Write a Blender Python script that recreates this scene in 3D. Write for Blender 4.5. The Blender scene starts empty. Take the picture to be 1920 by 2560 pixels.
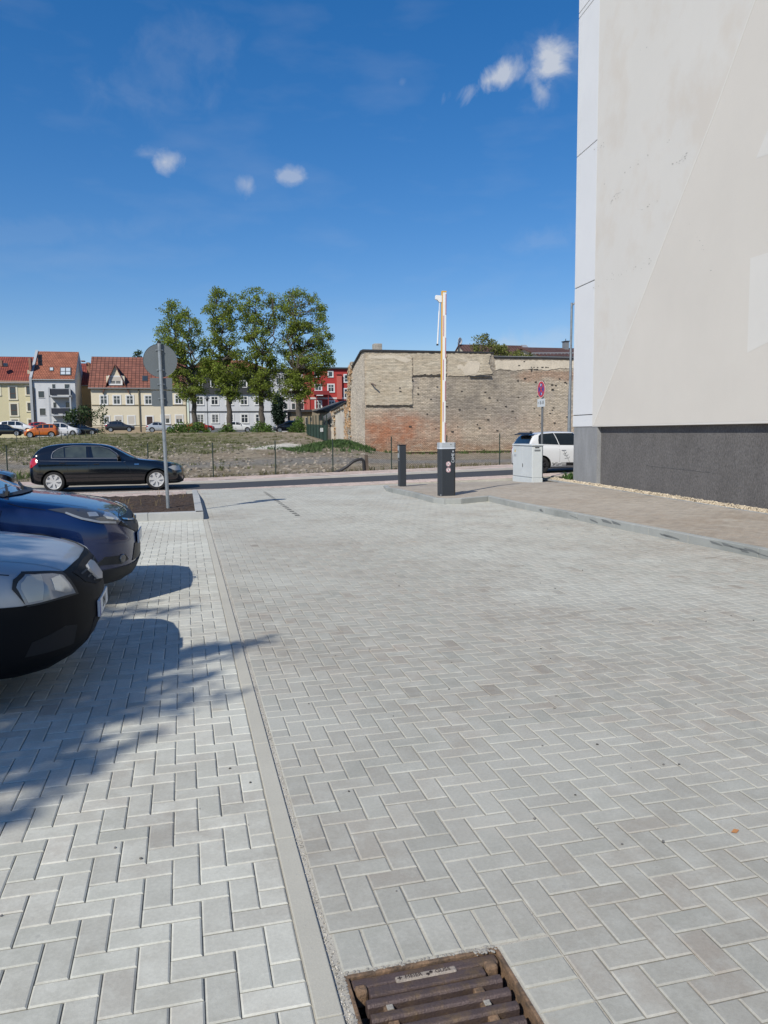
import bpy, bmesh, math, random
import numpy as np
from mathutils import Vector, Matrix
from mathutils.bvhtree import BVHTree
R_ = math.radians
sc = bpy.context.scene
COL = sc.collection

# ------------------------------------------------------------------ camera
W0, H0, FPX = 1920, 2560, 1923.0
EYE = 1.65
PITCH = math.atan(200/FPX); YAW = R_(14.445); ROLL = 0.010
def _axes():
    F0 = np.array([math.sin(YAW), math.cos(YAW), 0.]); R0 = np.array([math.cos(YAW), -math.sin(YAW), 0.]); U0 = np.array([0, 0, 1.])
    F = F0*math.cos(PITCH)-U0*math.sin(PITCH); U = U0*math.cos(PITCH)+F0*math.sin(PITCH)
    return R0*math.cos(ROLL)-U*math.sin(ROLL), U*math.cos(ROLL)+R0*math.sin(ROLL), F
CR, CU, CF = _axes(); CC = np.array([0, 0, EYE])
def ray(x, y): return CF+CR*(x-960)/FPX-CU*(y-1280)/FPX
def gp(x, y, z=0.0):                       # point of the photograph on the level z
    d = ray(x, y); return Vector(CC+d*((z-EYE)/d[2]))
def at(x, y, Y):                           # point of the photograph on the wall plane Y
    d = ray(x, y); return Vector(CC+d*(Y/d[1]))
cam_d = bpy.data.cameras.new("camera"); cam = bpy.data.objects.new("camera", cam_d); COL.objects.link(cam)
m = Matrix(((CR[0], CU[0], -CF[0], 0), (CR[1], CU[1], -CF[1], 0), (CR[2], CU[2], -CF[2], EYE), (0, 0, 0, 1)))
cam.matrix_world = m
cam_d.sensor_fit = 'HORIZONTAL'; cam_d.sensor_width = 36; cam_d.lens = 36*FPX/W0
cam_d.clip_end = 2000; cam_d.clip_start = 0.05
sc.camera = cam

# ------------------------------------------------------------------ light
SUN_EL = R_(42); SDIR = Vector((-0.695, -0.72, 0)).normalized()     # horizontal direction towards the sun
sd = Vector((SDIR.x*math.cos(SUN_EL), SDIR.y*math.cos(SUN_EL), math.sin(SUN_EL)))
sun_d = bpy.data.lights.new("sun", 'SUN'); sun = bpy.data.objects.new("sun", sun_d); COL.objects.link(sun)
sun_d.energy = 4.8; sun_d.angle = R_(0.55); sun_d.color = (1, .95, .85)
sun.rotation_euler = sd.to_track_quat('Z', 'Y').to_euler()
sun.location = sd*60
world = bpy.data.worlds.new("World"); sc.world = world; world.use_nodes = True
sc.view_settings.view_transform = 'Standard'; sc.view_settings.look = 'None'
sc.view_settings.exposure = 0; sc.view_settings.gamma = 1

def build_world():
    nt = world.node_tree; N = nt.nodes; L = nt.links; N.clear()
    out = N.new('ShaderNodeOutputWorld'); bg = N.new('ShaderNodeBackground'); bg.inputs[1].default_value = 0.105
    sky = N.new('ShaderNodeTexSky'); sky.sky_type = 'NISHITA'; sky.sun_disc = False
    sky.sun_elevation = SUN_EL; sky.sun_rotation = math.atan2(SDIR.x, SDIR.y)
    sky.altitude = 100; sky.air_density = 1.0; sky.dust_density = 0.25; sky.ozone_density = 2.0
    hs = N.new('ShaderNodeHueSaturation'); hs.inputs['Saturation'].default_value = 1.58; hs.inputs['Value'].default_value = 1.34
    gmn = N.new('ShaderNodeGamma'); gmn.inputs[1].default_value = .80; L.new(sky.outputs[0], gmn.inputs[0]); L.new(gmn.outputs[0], hs.inputs['Color'])
    tint = N.new('ShaderNodeVectorMath'); tint.operation = 'MULTIPLY'; tint.inputs[1].default_value = (.92, .945, 1.13); L.new(hs.outputs[0], tint.inputs[0])
    geo = N.new('ShaderNodeTexCoord')
    def math_(op, a, b=None, c=None):
        n = N.new('ShaderNodeMath'); n.operation = op
        for i, v in enumerate((a, b, c)):
            if v is None: continue
            if isinstance(v, (int, float)): n.inputs[i].default_value = v
            else: L.new(v, n.inputs[i])
        return n.outputs[0]
    def vm(op, a, b):
        n = N.new('ShaderNodeVectorMath'); n.operation = op
        for i, v in enumerate((a, b)):
            if isinstance(v, (tuple, list, Vector)): n.inputs[i].default_value = tuple(v)
            else: L.new(v, n.inputs[i])
        return n
    D = geo.outputs['Generated']
    nz = N.new('ShaderNodeTexNoise'); nz.inputs['Scale'].default_value = 20; nz.inputs['Detail'].default_value = 8; nz.inputs['Roughness'].default_value = .58; nz.inputs['Distortion'].default_value = .5
    L.new(D, nz.inputs['Vector'])
    nf = N.new('ShaderNodeTexNoise'); nf.inputs['Scale'].default_value = 7; nf.inputs['Detail'].default_value = 6
    mp = N.new('ShaderNodeMapping'); mp.inputs['Scale'].default_value = (1, 1, 3.2); L.new(D, mp.inputs[0]); L.new(mp.outputs[0], nf.inputs['Vector'])
    # small fair-weather clouds: centre direction, half width, half height (radians), tilt, density
    clouds = [(1232, 197, .056, .015, .32, .80), (1372, 158, .028, .030, -.35, .9), (1345, 222, .014, .024, .5, .5), (412, 405, .024, .017, .25, .72), (370, 385, .024, .010, .1, .2),
              (618, 466, .020, .018, -.6, .40), (735, 440, .020, .011, .05, .50), (1360, 605, .05, .02, .1, .10), (1375, 172, .05, .05, 0, .12),
              (430, 160, .11, .05, .5, .07), (1005, 205, .008, .012, .2, .10), (100, 580, .22, .02, .15, .05), (1290, 868, .09, .013, 0, .30), (1390, 850, .07, .016, 0, .22)]
    total = None
    for (px, py, a, b, rot, dens) in clouds:
        d = Vector(ray(px, py)).normalized()
        right = Vector((d.y, -d.x, 0)).normalized(); up = right.cross(d).normalized()
        r2 = right*math.cos(rot)+up*math.sin(rot); u2 = up*math.cos(rot)-right*math.sin(rot)
        dd = vm('SUBTRACT', D, d).outputs[0]
        u = math_('DIVIDE', vm('DOT_PRODUCT', dd, r2).outputs['Value'], a)
        v = math_('DIVIDE', vm('DOT_PRODUCT', dd, u2).outputs['Value'], b)
        q = math_('SQRT', math_('ADD', math_('MULTIPLY', u, u), math_('MULTIPLY', v, v)))
        f = math_('SUBTRACT', 1.0, q)
        f = math_('ADD', f, math_('MULTIPLY', math_('SUBTRACT', nz.outputs['Fac'], .5), 3.0))
        f = math_('MULTIPLY', f, 1.25); n = N.new('ShaderNodeClamp'); L.new(f, n.inputs[0])
        g = math_('POWER', n.outputs[0], 1.3)
        g = math_('MULTIPLY', g, math_('GREATER_THAN', math_('SUBTRACT', 1.9, q), 0))
        g = math_('MULTIPLY', g, dens)
        total = g if total is None else math_('MAXIMUM', total, g)
    # thin veil
    veil = N.new('ShaderNodeMapRange'); veil.inputs[1].default_value = .52; veil.inputs[2].default_value = .82; veil.inputs[3].default_value = 0; veil.inputs[4].default_value = .10
    L.new(nf.outputs['Fac'], veil.inputs[0])
    total = math_('MAXIMUM', total, veil.outputs[0])
    mix = N.new('ShaderNodeMix'); mix.data_type = 'RGBA'
    L.new(total, mix.inputs[0]); L.new(tint.outputs[0], mix.inputs[6]); mix.inputs[7].default_value = (5.6, 5.95, 6.6, 1)
    L.new(mix.outputs[2], bg.inputs[0]); L.new(bg.outputs[0], out.inputs[0])
build_world()

# ------------------------------------------------------------------ materials
MATS = {}
def mat(name, col, rough=.7, metal=0, var=.0, vs=4, fine=0, fs=60, bump=0, bs=40, col2=None, mask=None, coat=0, spec=.5, attr=False, trans=0, coord='Object', stretch=None):
    """col: base; var: large tonal variation; fine: small speckle; col2+mask=(scale,lo,hi): second colour in noise patches"""
    if name in MATS: return MATS[name]
    col = tuple(q*.86 for q in col); col2 = tuple(q*.86 for q in col2) if col2 else None     # white paint and pale render come out near .7
    m = bpy.data.materials.new(name); m.use_nodes = True; nt = m.node_tree; N = nt.nodes; L = nt.links
    b = N['Principled BSDF']; b.inputs['Roughness'].default_value = rough; b.inputs['Metallic'].default_value = metal
    b.inputs['Specular IOR Level'].default_value = spec
    if coat: b.inputs['Coat Weight'].default_value = coat; b.inputs['Coat Roughness'].default_value = .04
    tc = N.new('ShaderNodeTexCoord'); V = tc.outputs[coord]
    if coord == 'World': pass
    if stretch:
        mp = N.new('ShaderNodeMapping'); mp.inputs['Scale'].default_value = stretch; L.new(V, mp.inputs[0]); V = mp.outputs[0]
    def noise(s, det=5, r=.6):
        n = N.new('ShaderNodeTexNoise'); n.inputs['Scale'].default_value = s; n.inputs['Detail'].default_value = det; n.inputs['Roughness'].default_value = r
        L.new(V, n.inputs['Vector']); return n.outputs['Fac']
    def mr(f, a, c, d, e):
        n = N.new('ShaderNodeMapRange'); n.inputs[1].default_value = a; n.inputs[2].default_value = c; n.inputs[3].default_value = d; n.inputs[4].default_value = e
        L.new(f, n.inputs[0]); return n.outputs[0]
    rgb = N.new('ShaderNodeRGB'); rgb.outputs[0].default_value = (*col, 1); cur = rgb.outputs[0]
    if col2 is not None:
        ms, lo, hi = mask or (3, .45, .6)
        mx = N.new('ShaderNodeMix'); mx.data_type = 'RGBA'; L.new(mr(noise(ms, 6, .65), lo, hi, 0, 1), mx.inputs[0]); L.new(cur, mx.inputs[6]); mx.inputs[7].default_value = (*col2, 1); cur = mx.outputs[2]
    def mul(f, cur):
        vm = N.new('ShaderNodeVectorMath'); vm.operation = 'SCALE'; L.new(cur, vm.inputs[0]); L.new(f, vm.inputs['Scale']); return vm.outputs[0]
    if var: cur = mul(mr(noise(vs), .3, .7, 1-var, 1+var), cur)
    if fine: cur = mul(mr(noise(fs, 3), .3, .7, 1-fine, 1+fine), cur)
    if attr:
        at_ = N.new('ShaderNodeAttribute'); at_.attribute_name = 'tone'; cur = mul(at_.outputs['Fac'], cur)
    L.new(cur, b.inputs['Base Color'])
    if bump:
        bp = N.new('ShaderNodeBump'); bp.inputs['Strength'].default_value = bump; bp.inputs['Distance'].default_value = .01
        L.new(noise(bs, 6), bp.inputs['Height']); L.new(bp.outputs[0], b.inputs['Normal'])
    if trans:
        tr = N.new('ShaderNodeBsdfTranslucent'); ms_ = N.new('ShaderNodeMixShader'); ms_.inputs[0].default_value = trans
        L.new(cur, tr.inputs[0]); L.new(b.outputs[0], ms_.inputs[1]); L.new(tr.outputs[0], ms_.inputs[2]); L.new(ms_.outputs[0], N['Material Output'].inputs[0])
    MATS[name] = m; return m

# ------------------------------------------------------------------ objects
def tag(o, label=None, cat=None, group=None, kind=None):
    if label: o['label'] = label
    if cat: o['category'] = cat
    if group: o['group'] = group
    if kind: o['kind'] = kind
    return o
def thing(name, label, cat, loc=(0, 0, 0), rz=0, group=None):
    o = bpy.data.objects.new(name, None); COL.objects.link(o); o.location = loc; o.rotation_euler = (0, 0, rz)
    o.empty_display_size = .2
    return tag(o, label, cat, group)
class MB:
    def __init__(s): s.v = []; s.f = []; s.t = []; s.tone = 1.0
    def add(s, vs, fs):
        n = len(s.v); s.v += [tuple(v) for v in vs]; s.f += [tuple(i+n for i in f) for f in fs]; s.t += [s.tone]*len(fs); return s
    def box(s, x0, x1, y0, y1, z0, z1):
        return s.add([(x0, y0, z0), (x1, y0, z0), (x1, y1, z0), (x0, y1, z0), (x0, y0, z1), (x1, y0, z1), (x1, y1, z1), (x0, y1, z1)],
                     [(3, 2, 1, 0), (4, 5, 6, 7), (0, 1, 5, 4), (1, 2, 6, 5), (2, 3, 7, 6), (3, 0, 4, 7)])
    def obox(s, c, sx, sy, sz, M):          # oriented box; c centre, M rotation
        vs = [Vector(c)+M@Vector((a*sx/2, b*sy/2, d*sz/2)) for d in (-1, 1) for a, b in ((-1, -1), (1, -1), (1, 1), (-1, 1))]
        return s.add(vs, [(3, 2, 1, 0), (4, 5, 6, 7), (0, 1, 5, 4), (1, 2, 6, 5), (2, 3, 7, 6), (3, 0, 4, 7)])
    def bar(s, p0, p1, w, h=None, up=(0, 0, 1)):
        p0, p1 = Vector(p0), Vector(p1); d = p1-p0; L = d.length
        if L < 1e-6: return s
        x = d/L; y = Vector(up).cross(x)
        if y.length < 1e-4: y = Vector((1, 0, 0)).cross(x)
        y.normalize(); z = x.cross(y)
        return s.obox((p0+p1)/2, L, w, h or w, Matrix((x, y, z)).transposed())
    def tube(s, pts, rad, n=8, cap=True):
        pts = [Vector(p) for p in pts]
        if not isinstance(rad, (list, tuple)): rad = [rad]*len(pts)
        vs = []; u = None
        for i, p in enumerate(pts):
            d = (pts[min(i+1, len(pts)-1)]-pts[max(i-1, 0)]).normalized()
            if u is None: u = d.orthogonal().normalized()
            else: u = (u-d*u.dot(d)); u = u.normalized() if u.length > 1e-5 else d.orthogonal().normalized()
            w = d.cross(u)
            vs += [p+(u*math.cos(a)+w*math.sin(a))*rad[i] for a in [2*math.pi*k/n for k in range(n)]]
        fs = [(i*n+k, i*n+(k+1) % n, (i+1)*n+(k+1) % n, (i+1)*n+k) for i in range(len(pts)-1) for k in range(n)]
        if cap: fs += [tuple(range(n-1, -1, -1)), tuple((len(pts)-1)*n+k for k in range(n))]
        return s.add(vs, fs)
    def prism(s, poly, z0, z1):             # vertical prism over an xy polygon (counter-clockwise)
        n = len(poly); vs = [(p[0], p[1], z0) for p in poly]+[(p[0], p[1], z1) for p in poly]
        return s.add(vs, [tuple(range(n-1, -1, -1)), tuple(range(n, 2*n))]+[(i, (i+1) % n, (i+1) % n+n, i+n) for i in range(n)])
    def yprism(s, poly, y0, y1):            # prism over an xz polygon
        n = len(poly); vs = [(p[0], y0, p[1]) for p in poly]+[(p[0], y1, p[1]) for p in poly]
        return s.add(vs, [tuple(range(n)), tuple(range(2*n-1, n-1, -1))]+[((i+1) % n, i, i+n, (i+1) % n+n) for i in range(n)])
    def lathe(s, prof, n=32, M=None):       # prof [(r, axial)] round local y axis, M transform
        M = M or Matrix(); vs = []
        for r, a in prof:
            for k in range(n):
                t = 2*math.pi*k/n; vs.append(M@Vector((r*math.cos(t), a, r*math.sin(t))))
        fs = [(i*n+k, (i+1)*n+k, (i+1)*n+(k+1) % n, i*n+(k+1) % n) for i in range(len(prof)-1) for k in range(n)]
        return s.add(vs, fs)
    def blob(s, c, rx, ry, rz, n=10):
        vs = []; c = Vector(c)
        for i in range(n+1):
            a = math.pi*i/n
            for k in range(n*2):
                b = math.pi*k/n; vs.append(c+Vector((rx*math.sin(a)*math.cos(b), ry*math.sin(a)*math.sin(b), rz*math.cos(a))))
        m_ = n*2
        return s.add(vs, [(i*m_+k, (i+1)*m_+k, (i+1)*m_+(k+1) % m_, i*m_+(k+1) % m_) for i in range(n) for k in range(m_)])
    def build(s, name, material, parent=None, smooth=False, bevel=0, tones=False, recalc=False, seg=2):
        me = bpy.data.meshes.new(name); me.from_pydata(s.v, [], s.f); me.update()
        if recalc or bevel:
            bm = bmesh.new(); bm.from_mesh(me)
            if recalc: bmesh.ops.recalc_face_normals(bm, faces=bm.faces)
            bm.to_mesh(me); bm.free()
        if tones:
            a = me.attributes.new('tone', 'FLOAT', 'FACE'); a.data.foreach_set('value', np.array(s.t, dtype=np.float32))
        me.materials.append(material)
        if smooth: me.polygons.foreach_set('use_smooth', [True]*len(me.polygons)); me.set_sharp_from_angle(angle=R_(40))
        o = bpy.data.objects.new(name, me); COL.objects.link(o)
        if parent: o.parent = parent
        if bevel:
            b = o.modifiers.new('bevel', 'BEVEL'); b.width = bevel; b.segments = seg; b.limit_method = 'ANGLE'; b.angle_limit = R_(40)
        return o
def struct(name, mb, material, **k): return tag(mb.build(name, material, **k), kind='structure')
def text(s, name, size, material, M, parent=None, depth=.002, align='CENTER', sx=1.0):
    c = bpy.data.curves.new(name, 'FONT'); c.body = s; c.size = size; c.extrude = depth; c.align_x = align; c.align_y = 'CENTER'
    o = bpy.data.objects.new(name, c); COL.objects.link(o)
    dg = bpy.context.evaluated_depsgraph_get(); me = bpy.data.meshes.new_from_object(o.evaluated_get(dg)); me.name = name
    bpy.data.objects.remove(o); bpy.data.curves.remove(c)
    me.transform(Matrix.Diagonal((sx, 1, 1, 1))); me.materials.clear(); me.materials.append(material)
    o = bpy.data.objects.new(name, me); COL.objects.link(o); o.matrix_local = M
    if parent: o.parent = parent
    return o
def frame(x, y, z, loc):                    # matrix from axes + location
    return Matrix(((x[0], y[0], z[0], loc[0]), (x[1], y[1], z[1], loc[1]), (x[2], y[2], z[2], loc[2]), (0, 0, 0, 1)))
def street_z(X): return .02*(X-6) if X > 1 else -.10
# ================================================================== GROUND AND PAVING
def mat_block(name, base, warm, dusty=.0):
    m = bpy.data.materials.new(name); m.use_nodes = True; nt = m.node_tree; N = nt.nodes; L = nt.links; b = N['Principled BSDF']
    tc = N.new('ShaderNodeTexCoord'); V = tc.outputs['Object']
    def noise(s, det=5, r=.6, dim=None):
        n = N.new('ShaderNodeTexNoise'); n.inputs['Scale'].default_value = s; n.inputs['Detail'].default_value = det; n.inputs['Roughness'].default_value = r; L.new(V, n.inputs['Vector']); return n.outputs['Fac']
    def mr(f, a, c, d, e):
        n = N.new('ShaderNodeMapRange'); n.inputs[1].default_value = a; n.inputs[2].default_value = c; n.inputs[3].default_value = d; n.inputs[4].default_value = e; L.new(f, n.inputs[0]); return n.outputs[0]
    def mix(f, a, c):
        n = N.new('ShaderNodeMix'); n.data_type = 'RGBA'
        if isinstance(f, float): n.inputs[0].default_value = f
        else: L.new(f, n.inputs[0])
        for i, v in ((6, a), (7, c)):
            if isinstance(v, tuple): n.inputs[i].default_value = (*v, 1)
            else: L.new(v, n.inputs[i])
        return n.outputs[2]
    def scale(c, f):
        n = N.new('ShaderNodeVectorMath'); n.operation = 'SCALE'; L.new(c, n.inputs[0]); L.new(f, n.inputs['Scale']); return n.outputs[0]
    a = N.new('ShaderNodeAttribute'); a.attribute_name = 'tone'; a2 = N.new('ShaderNodeAttribute'); a2.attribute_name = 'warm'
    c = mix(a2.outputs['Fac'], base, warm)
    # pale dust swept over the far part of the lane, where the new kerb was laid
    spz = N.new('ShaderNodeSeparateXYZ'); L.new(V, spz.inputs[0]); dm = N.new('ShaderNodeMath'); dm.operation = 'MULTIPLY'; L.new(mr(spz.outputs[1], 9.5, 15.5, 0, 1), dm.inputs[0]); L.new(mr(noise(.45, 5, .65), .36, .62, .15, .9), dm.inputs[1])
    c = mix(dm.outputs[0], c, (base[0]*1.28, base[1]*1.30, base[2]*1.34))
    # lime bloom in cloudy patches inside the blocks and over whole areas
    bloom = mr(noise(.33, 4, .6), .47, .62, 0, .9)
    c = mix(bloom, c, (base[0]*1.22, base[1]*1.23, base[2]*1.25))
    grime = mr(noise(.5, 5, .65), .50, .68, 0, .7)
    c = mix(grime, c, (warm[0]*.80, warm[1]*.79, warm[2]*.78))
    c = mix(mr(noise(8, 5, .65), .42, .68, 0, .75), c, (base[0]*1.25, base[1]*1.25, base[2]*1.27))
    c = scale(c, a.outputs['Fac'])
    c = scale(c, mr(noise(70, 3, .7), .3, .7, .92, 1.08)); c = scale(c, mr(noise(350, 2, .7), .3, .7, .93, 1.07))
    spots = mr(noise(16, 3, .55), .70, .74, 0, .30)
    rust = mr(noise(1.7, 4, .6), .66, .74, 0, .5); c = mix(rust, c, (.30, .235, .165))
    sandy = mr(noise(1.1, 6, .7), .58, .66, 0, .35); c = mix(sandy, c, (.43, .405, .35))
    c = mix(spots, c, (.2, .19, .18))
    L.new(c, b.inputs['Base Color']); b.inputs['Roughness'].default_value = .86; b.inputs['Specular IOR Level'].default_value = .35
    bp = N.new('ShaderNodeBump'); bp.inputs['Strength'].default_value = .35; bp.inputs['Distance'].default_value = .002
    L.new(noise(260, 4, .7), bp.inputs['Height']); L.new(bp.outputs[0], b.inputs['Normal'])
    return m
def paving(name, x0, y0, nx, ny, z, material, mirror=False, skip=None, dark=None, seed=1, cell=.1, gap=.0035, ch=.0055, zfun=None, rough_tone=.042):
    rnd = np.random.RandomState(seed); V = []; F = []; T = []; Wm = []
    def ok(i, j): return 0 <= i < nx and 0 <= j < ny and not (skip and skip(x0+(i+.5)*cell, y0+(j+.5)*cell))
    done = set()
    for i in range(-1, nx+1):
        for j in range(-1, ny+1):
            k = (i+j) % 4 if mirror else (i-j) % 4
            if k == 0: cells = [(i, j), (i+1, j)]
            elif (k == 2 if mirror else k == 3): cells = [(i, j), (i, j+1)]
            else: continue
            cells = [c for c in cells if ok(*c)]
            if not cells: continue
            ax = x0+min(c[0] for c in cells)*cell+gap/2; bx = x0+(max(c[0] for c in cells)+1)*cell-gap/2
            ay = y0+min(c[1] for c in cells)*cell+gap/2; by = y0+(max(c[1] for c in cells)+1)*cell-gap/2
            dx, dy = rnd.uniform(-.0008, .0008, 2); ax += dx; bx += dx; ay += dy; by += dy
            zz = z+rnd.uniform(-.0009, .0009); tx, ty = rnd.uniform(-.006, .006, 2)
            if zfun: zz += zfun((ax+bx)/2, (ay+by)/2)
            cx, cy = (ax+bx)/2, (ay+by)/2; n = len(V)
            for (px, py, pz) in ((ax+ch, ay+ch, 0), (bx-ch, ay+ch, 0), (bx-ch, by-ch, 0), (ax+ch, by-ch, 0), (ax, ay, -ch*.75), (bx, ay, -ch*.75), (bx, by, -ch*.75), (ax, by, -ch*.75),
                                 (ax, ay, -.02), (bx, ay, -.02), (bx, by, -.02), (ax, by, -.02)):
                V.append((px, py, zz+pz+(px-cx)*tx+(py-cy)*ty))
            fs = [(n, n+1, n+2, n+3)]+[(n+4+q, n+4+(q+1) % 4, n+(q+1) % 4, n+q) for q in range(4)]+[(n+8+q, n+8+(q+1) % 4, n+4+(q+1) % 4, n+4+q) for q in range(4)]
            t = 1+rnd.normal(0, rough_tone); w = min(1, max(0, rnd.normal(.28, .20)))
            if rnd.rand() < .025: t *= .90; w = .8
            if dark and dark(cx, cy, k): t = .22; w = .3
            F += fs; T += [t]+[t*1.07]*4+[t*.7]*4; Wm += [w]*9
    me = bpy.data.meshes.new(name); me.from_pydata(V, [], F); me.update()
    for nm, d in (('tone', T), ('warm', Wm)):
        a = me.attributes.new(nm, 'FLOAT', 'FACE'); a.data.foreach_set('value', np.array(d, dtype=np.float32))
    me.materials.append(material); o = bpy.data.objects.new(name, me); COL.objects.link(o); return tag(o, kind='structure')

M_lot = mat_block('lot_blocks', (.322, .318, .278), (.33, .292, .245))
M_park = mat_block('parking_blocks', (.412, .410, .358), (.40, .375, .325))
M_walk = mat_block('walk_blocks', (.262, .232, .192), (.28, .225, .17))
M_pink = mat_block('pink_blocks', (.38, .30, .255), (.42, .37, .31))
M_joint = mat('joint_sand', (.47, .445, .385), .95, var=.16, vs=3, fine=.2, fs=240, col2=(.16, .155, .15), mask=(150, .60, .64))
M_conc = mat('cast_concrete', (.43, .435, .42), .85, var=.10, vs=2.5, fine=.06, fs=180, bump=.15, bs=150, col2=(.33, .34, .33), mask=(2.2, .5, .7))
M_strip = mat('gutter_concrete', (.485, .465, .395), .85, var=.08, vs=1.6, fine=.07, fs=200, bump=.12, bs=150, col2=(.27, .26, .25), mask=(120, .66, .70))
M_asph = mat('asphalt', (.055, .056, .060), .85, var=.10, vs=.6, fine=.25, fs=120, bump=.3, bs=150)
M_soil = mat('bed_soil', (.050, .032, .022), .95, var=.35, vs=6, fine=.4, fs=60, bump=1, bs=30)

# base sheet under everything on the near side of the street
mb = MB(); mb.box(-45, .2995, -30, 23.4, -.30, -.0105); mb.box(.2995, .4155, -30, 23.4, -.30, -.0075); mb.box(.9195, 45, -30, 23.4, -.30, -.0075); mb.box(.4155, .9195, -30, 1.661, -.30, -.0075); mb.box(.4155, .9195, 2.1645, 23.4, -.30, -.0075); struct('ground', mb, M_joint)
# sand swept along the strip and into the near joints
paving('lot_paving', .405, -.435, 70, 238, 0, M_lot, mirror=True, seed=3,
       skip=lambda x, y: (.405 < x < 1.105 and y < 2.365) or (x > 1.0 and x < 1.0),
       dark=lambda x, y, k: k == 2 and 2.095 < x < 2.215 and 15.2 < y < 21.9)
paving('parking_paving', -3.60, -.035, 39, 153, 0, M_park, mirror=False, seed=5, rough_tone=.05)
# courses of blocks laid round the drain
mb = MB(); rnd = random.Random(4)
def block(mb, ax, bx, ay, by, z=0, ch=.0055, t=1):
    n = len(mb.v); zz = z+rnd.uniform(-.001, .001)
    mb.v += [(px, py, zz+pz) for (px, py, pz) in ((ax+ch, ay+ch, 0), (bx-ch, ay+ch, 0), (bx-ch, by-ch, 0), (ax+ch, by-ch, 0), (ax, ay, -ch), (bx, ay, -ch), (bx, by, -ch), (ax, by, -ch), (ax, ay, -.03), (bx, ay, -.03), (bx, by, -.03), (ax, by, -.03))]
    mb.f += [(n, n+1, n+2, n+3)]+[(n+4+q, n+4+(q+1) % 4, n+(q+1) % 4, n+q) for q in range(4)]+[(n+8+q, n+8+(q+1) % 4, n+4+(q+1) % 4, n+4+q) for q in range(4)]
    mb.t += [t]*9
for k in range(7):
    x = .415+k*.0985; block(mb, x, x+.094, 2.175, 2.363, t=rnd.uniform(1.0, 1.1))
for k in range(28):
    y = 2.165-(k+1)*.1; block(mb, .925, 1.10, y, y+.096, t=rnd.uniform(1.0, 1.1))
o = mb.build('drain_surround', M_lot, tones=True); tag(o, kind='structure')

# concrete strip between bays and lane, in 1 m lengths
mb = MB(); y = -1.0
while y < 15.2:
    mb.box(.303, .380, y+.0015, min(y+.9985, 15.2), -.06, .0035); y += 1.0
struct('gutter_strip', mb, M_strip, bevel=.004)

# ------------------------------------------------ raised walk on the right with kerb
kp = [(1985, 1411, 0), (1920, 1393), (1745, 1357), (1563, 1319), (1400, 1283), (1320, 1264), (1264, 1252)]
kerb_line = [gp(x, y) for x, y, *_ in kp]
k0 = kerb_line[0]; kerb_line.insert(0, Vector((7.25, -6, 0))); kerb_line[1] = gp(1985, 1409)
kerb_line += [gp(1154, 1260), gp(1112, 1261), gp(1083, 1258), gp(1030, 1243), gp(985, 1233), gp(966, 1228), gp(958, 1217)]
kerb_line = [Vector((p.x, p.y, 0)) for p in kerb_line]
for i in range(1, 7): kerb_line[i].x = 7.25+(kerb_line[i].y-2)*(-.030)
kerb_line[7].x = 6.87
def offset_line(pts, d):
    out = []
    for i, p in enumerate(pts):
        a = pts[max(i-1, 0)]; b = pts[min(i+1, len(pts)-1)]
        if 0 < i < len(pts)-1:
            n1 = (p-a).normalized(); n2 = (b-p).normalized(); n1 = Vector((n1.y, -n1.x, 0)); n2 = Vector((n2.y, -n2.x, 0)); n = n1+n2; n.normalize(); k = 1/max(.5, n.dot(n1))
        else:
            t = (b-a).normalized(); n = Vector((t.y, -t.x, 0)); k = 1
        out.append(p+n*d*k)
    return out
KZ = .125
def kerb_stones(name, line, w, zt, zb, length, gap=.006, material=None, zfun=None):
    """kerb stones along a line, each a bevelled block with a narrow joint"""
    inner = offset_line(line, w); mb = MB(); acc = 0
    segs = []
    for i in range(len(line)-1):
        a, b, a2, b2 = line[i], line[i+1], inner[i], inner[i+1]; L = (b-a).length; n = max(1, round(L/length))
        for k in range(n):
            t0, t1 = k/n, (k+1)/n; g = gap/L/2
            t0 += g if k > 0 or i > 0 else 0; t1 -= g if k < n-1 or i < len(line)-2 else 0
            q = [a.lerp(b, t0), a.lerp(b, t1), a2.lerp(b2, t1), a2.lerp(b2, t0)]
            z1 = zt((q[0]+q[1])/2) if callable(zt) else zt
            n0 = len(mb.v)
            zz = [(zt(p) if callable(zt) else zt) for p in q]
            mb.v += [(p.x, p.y, zb) for p in q]+[(p.x, p.y, zz[ii]) for ii, p in enumerate(q)]
            mb.f += [(n0+3, n0+2, n0+1, n0), (n0+4, n0+5, n0+6, n0+7)]+[(n0+c, n0+(c+1) % 4, n0+(c+1) % 4+4, n0+c+4) for c in range(4)]; mb.t += [1]*6
    return mb
def kz(p):
    return KZ if p.y < 20 else max(.02, KZ-(p.y-20)*.035)
mb = kerb_stones('walk_kerb', kerb_line, .13, kz, -.1, 1.0)
M_kerb = mat('kerb_concrete', (.355, .365, .345), .85, var=.10, vs=1.4, fine=.06, fs=150, bump=.15, bs=120, col2=(.285, .297, .28), mask=(.8, .50, .62))
struct('walk_kerb', mb, M_kerb, bevel=.010, recalc=True)
inner = offset_line(kerb_line, .133)
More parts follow.
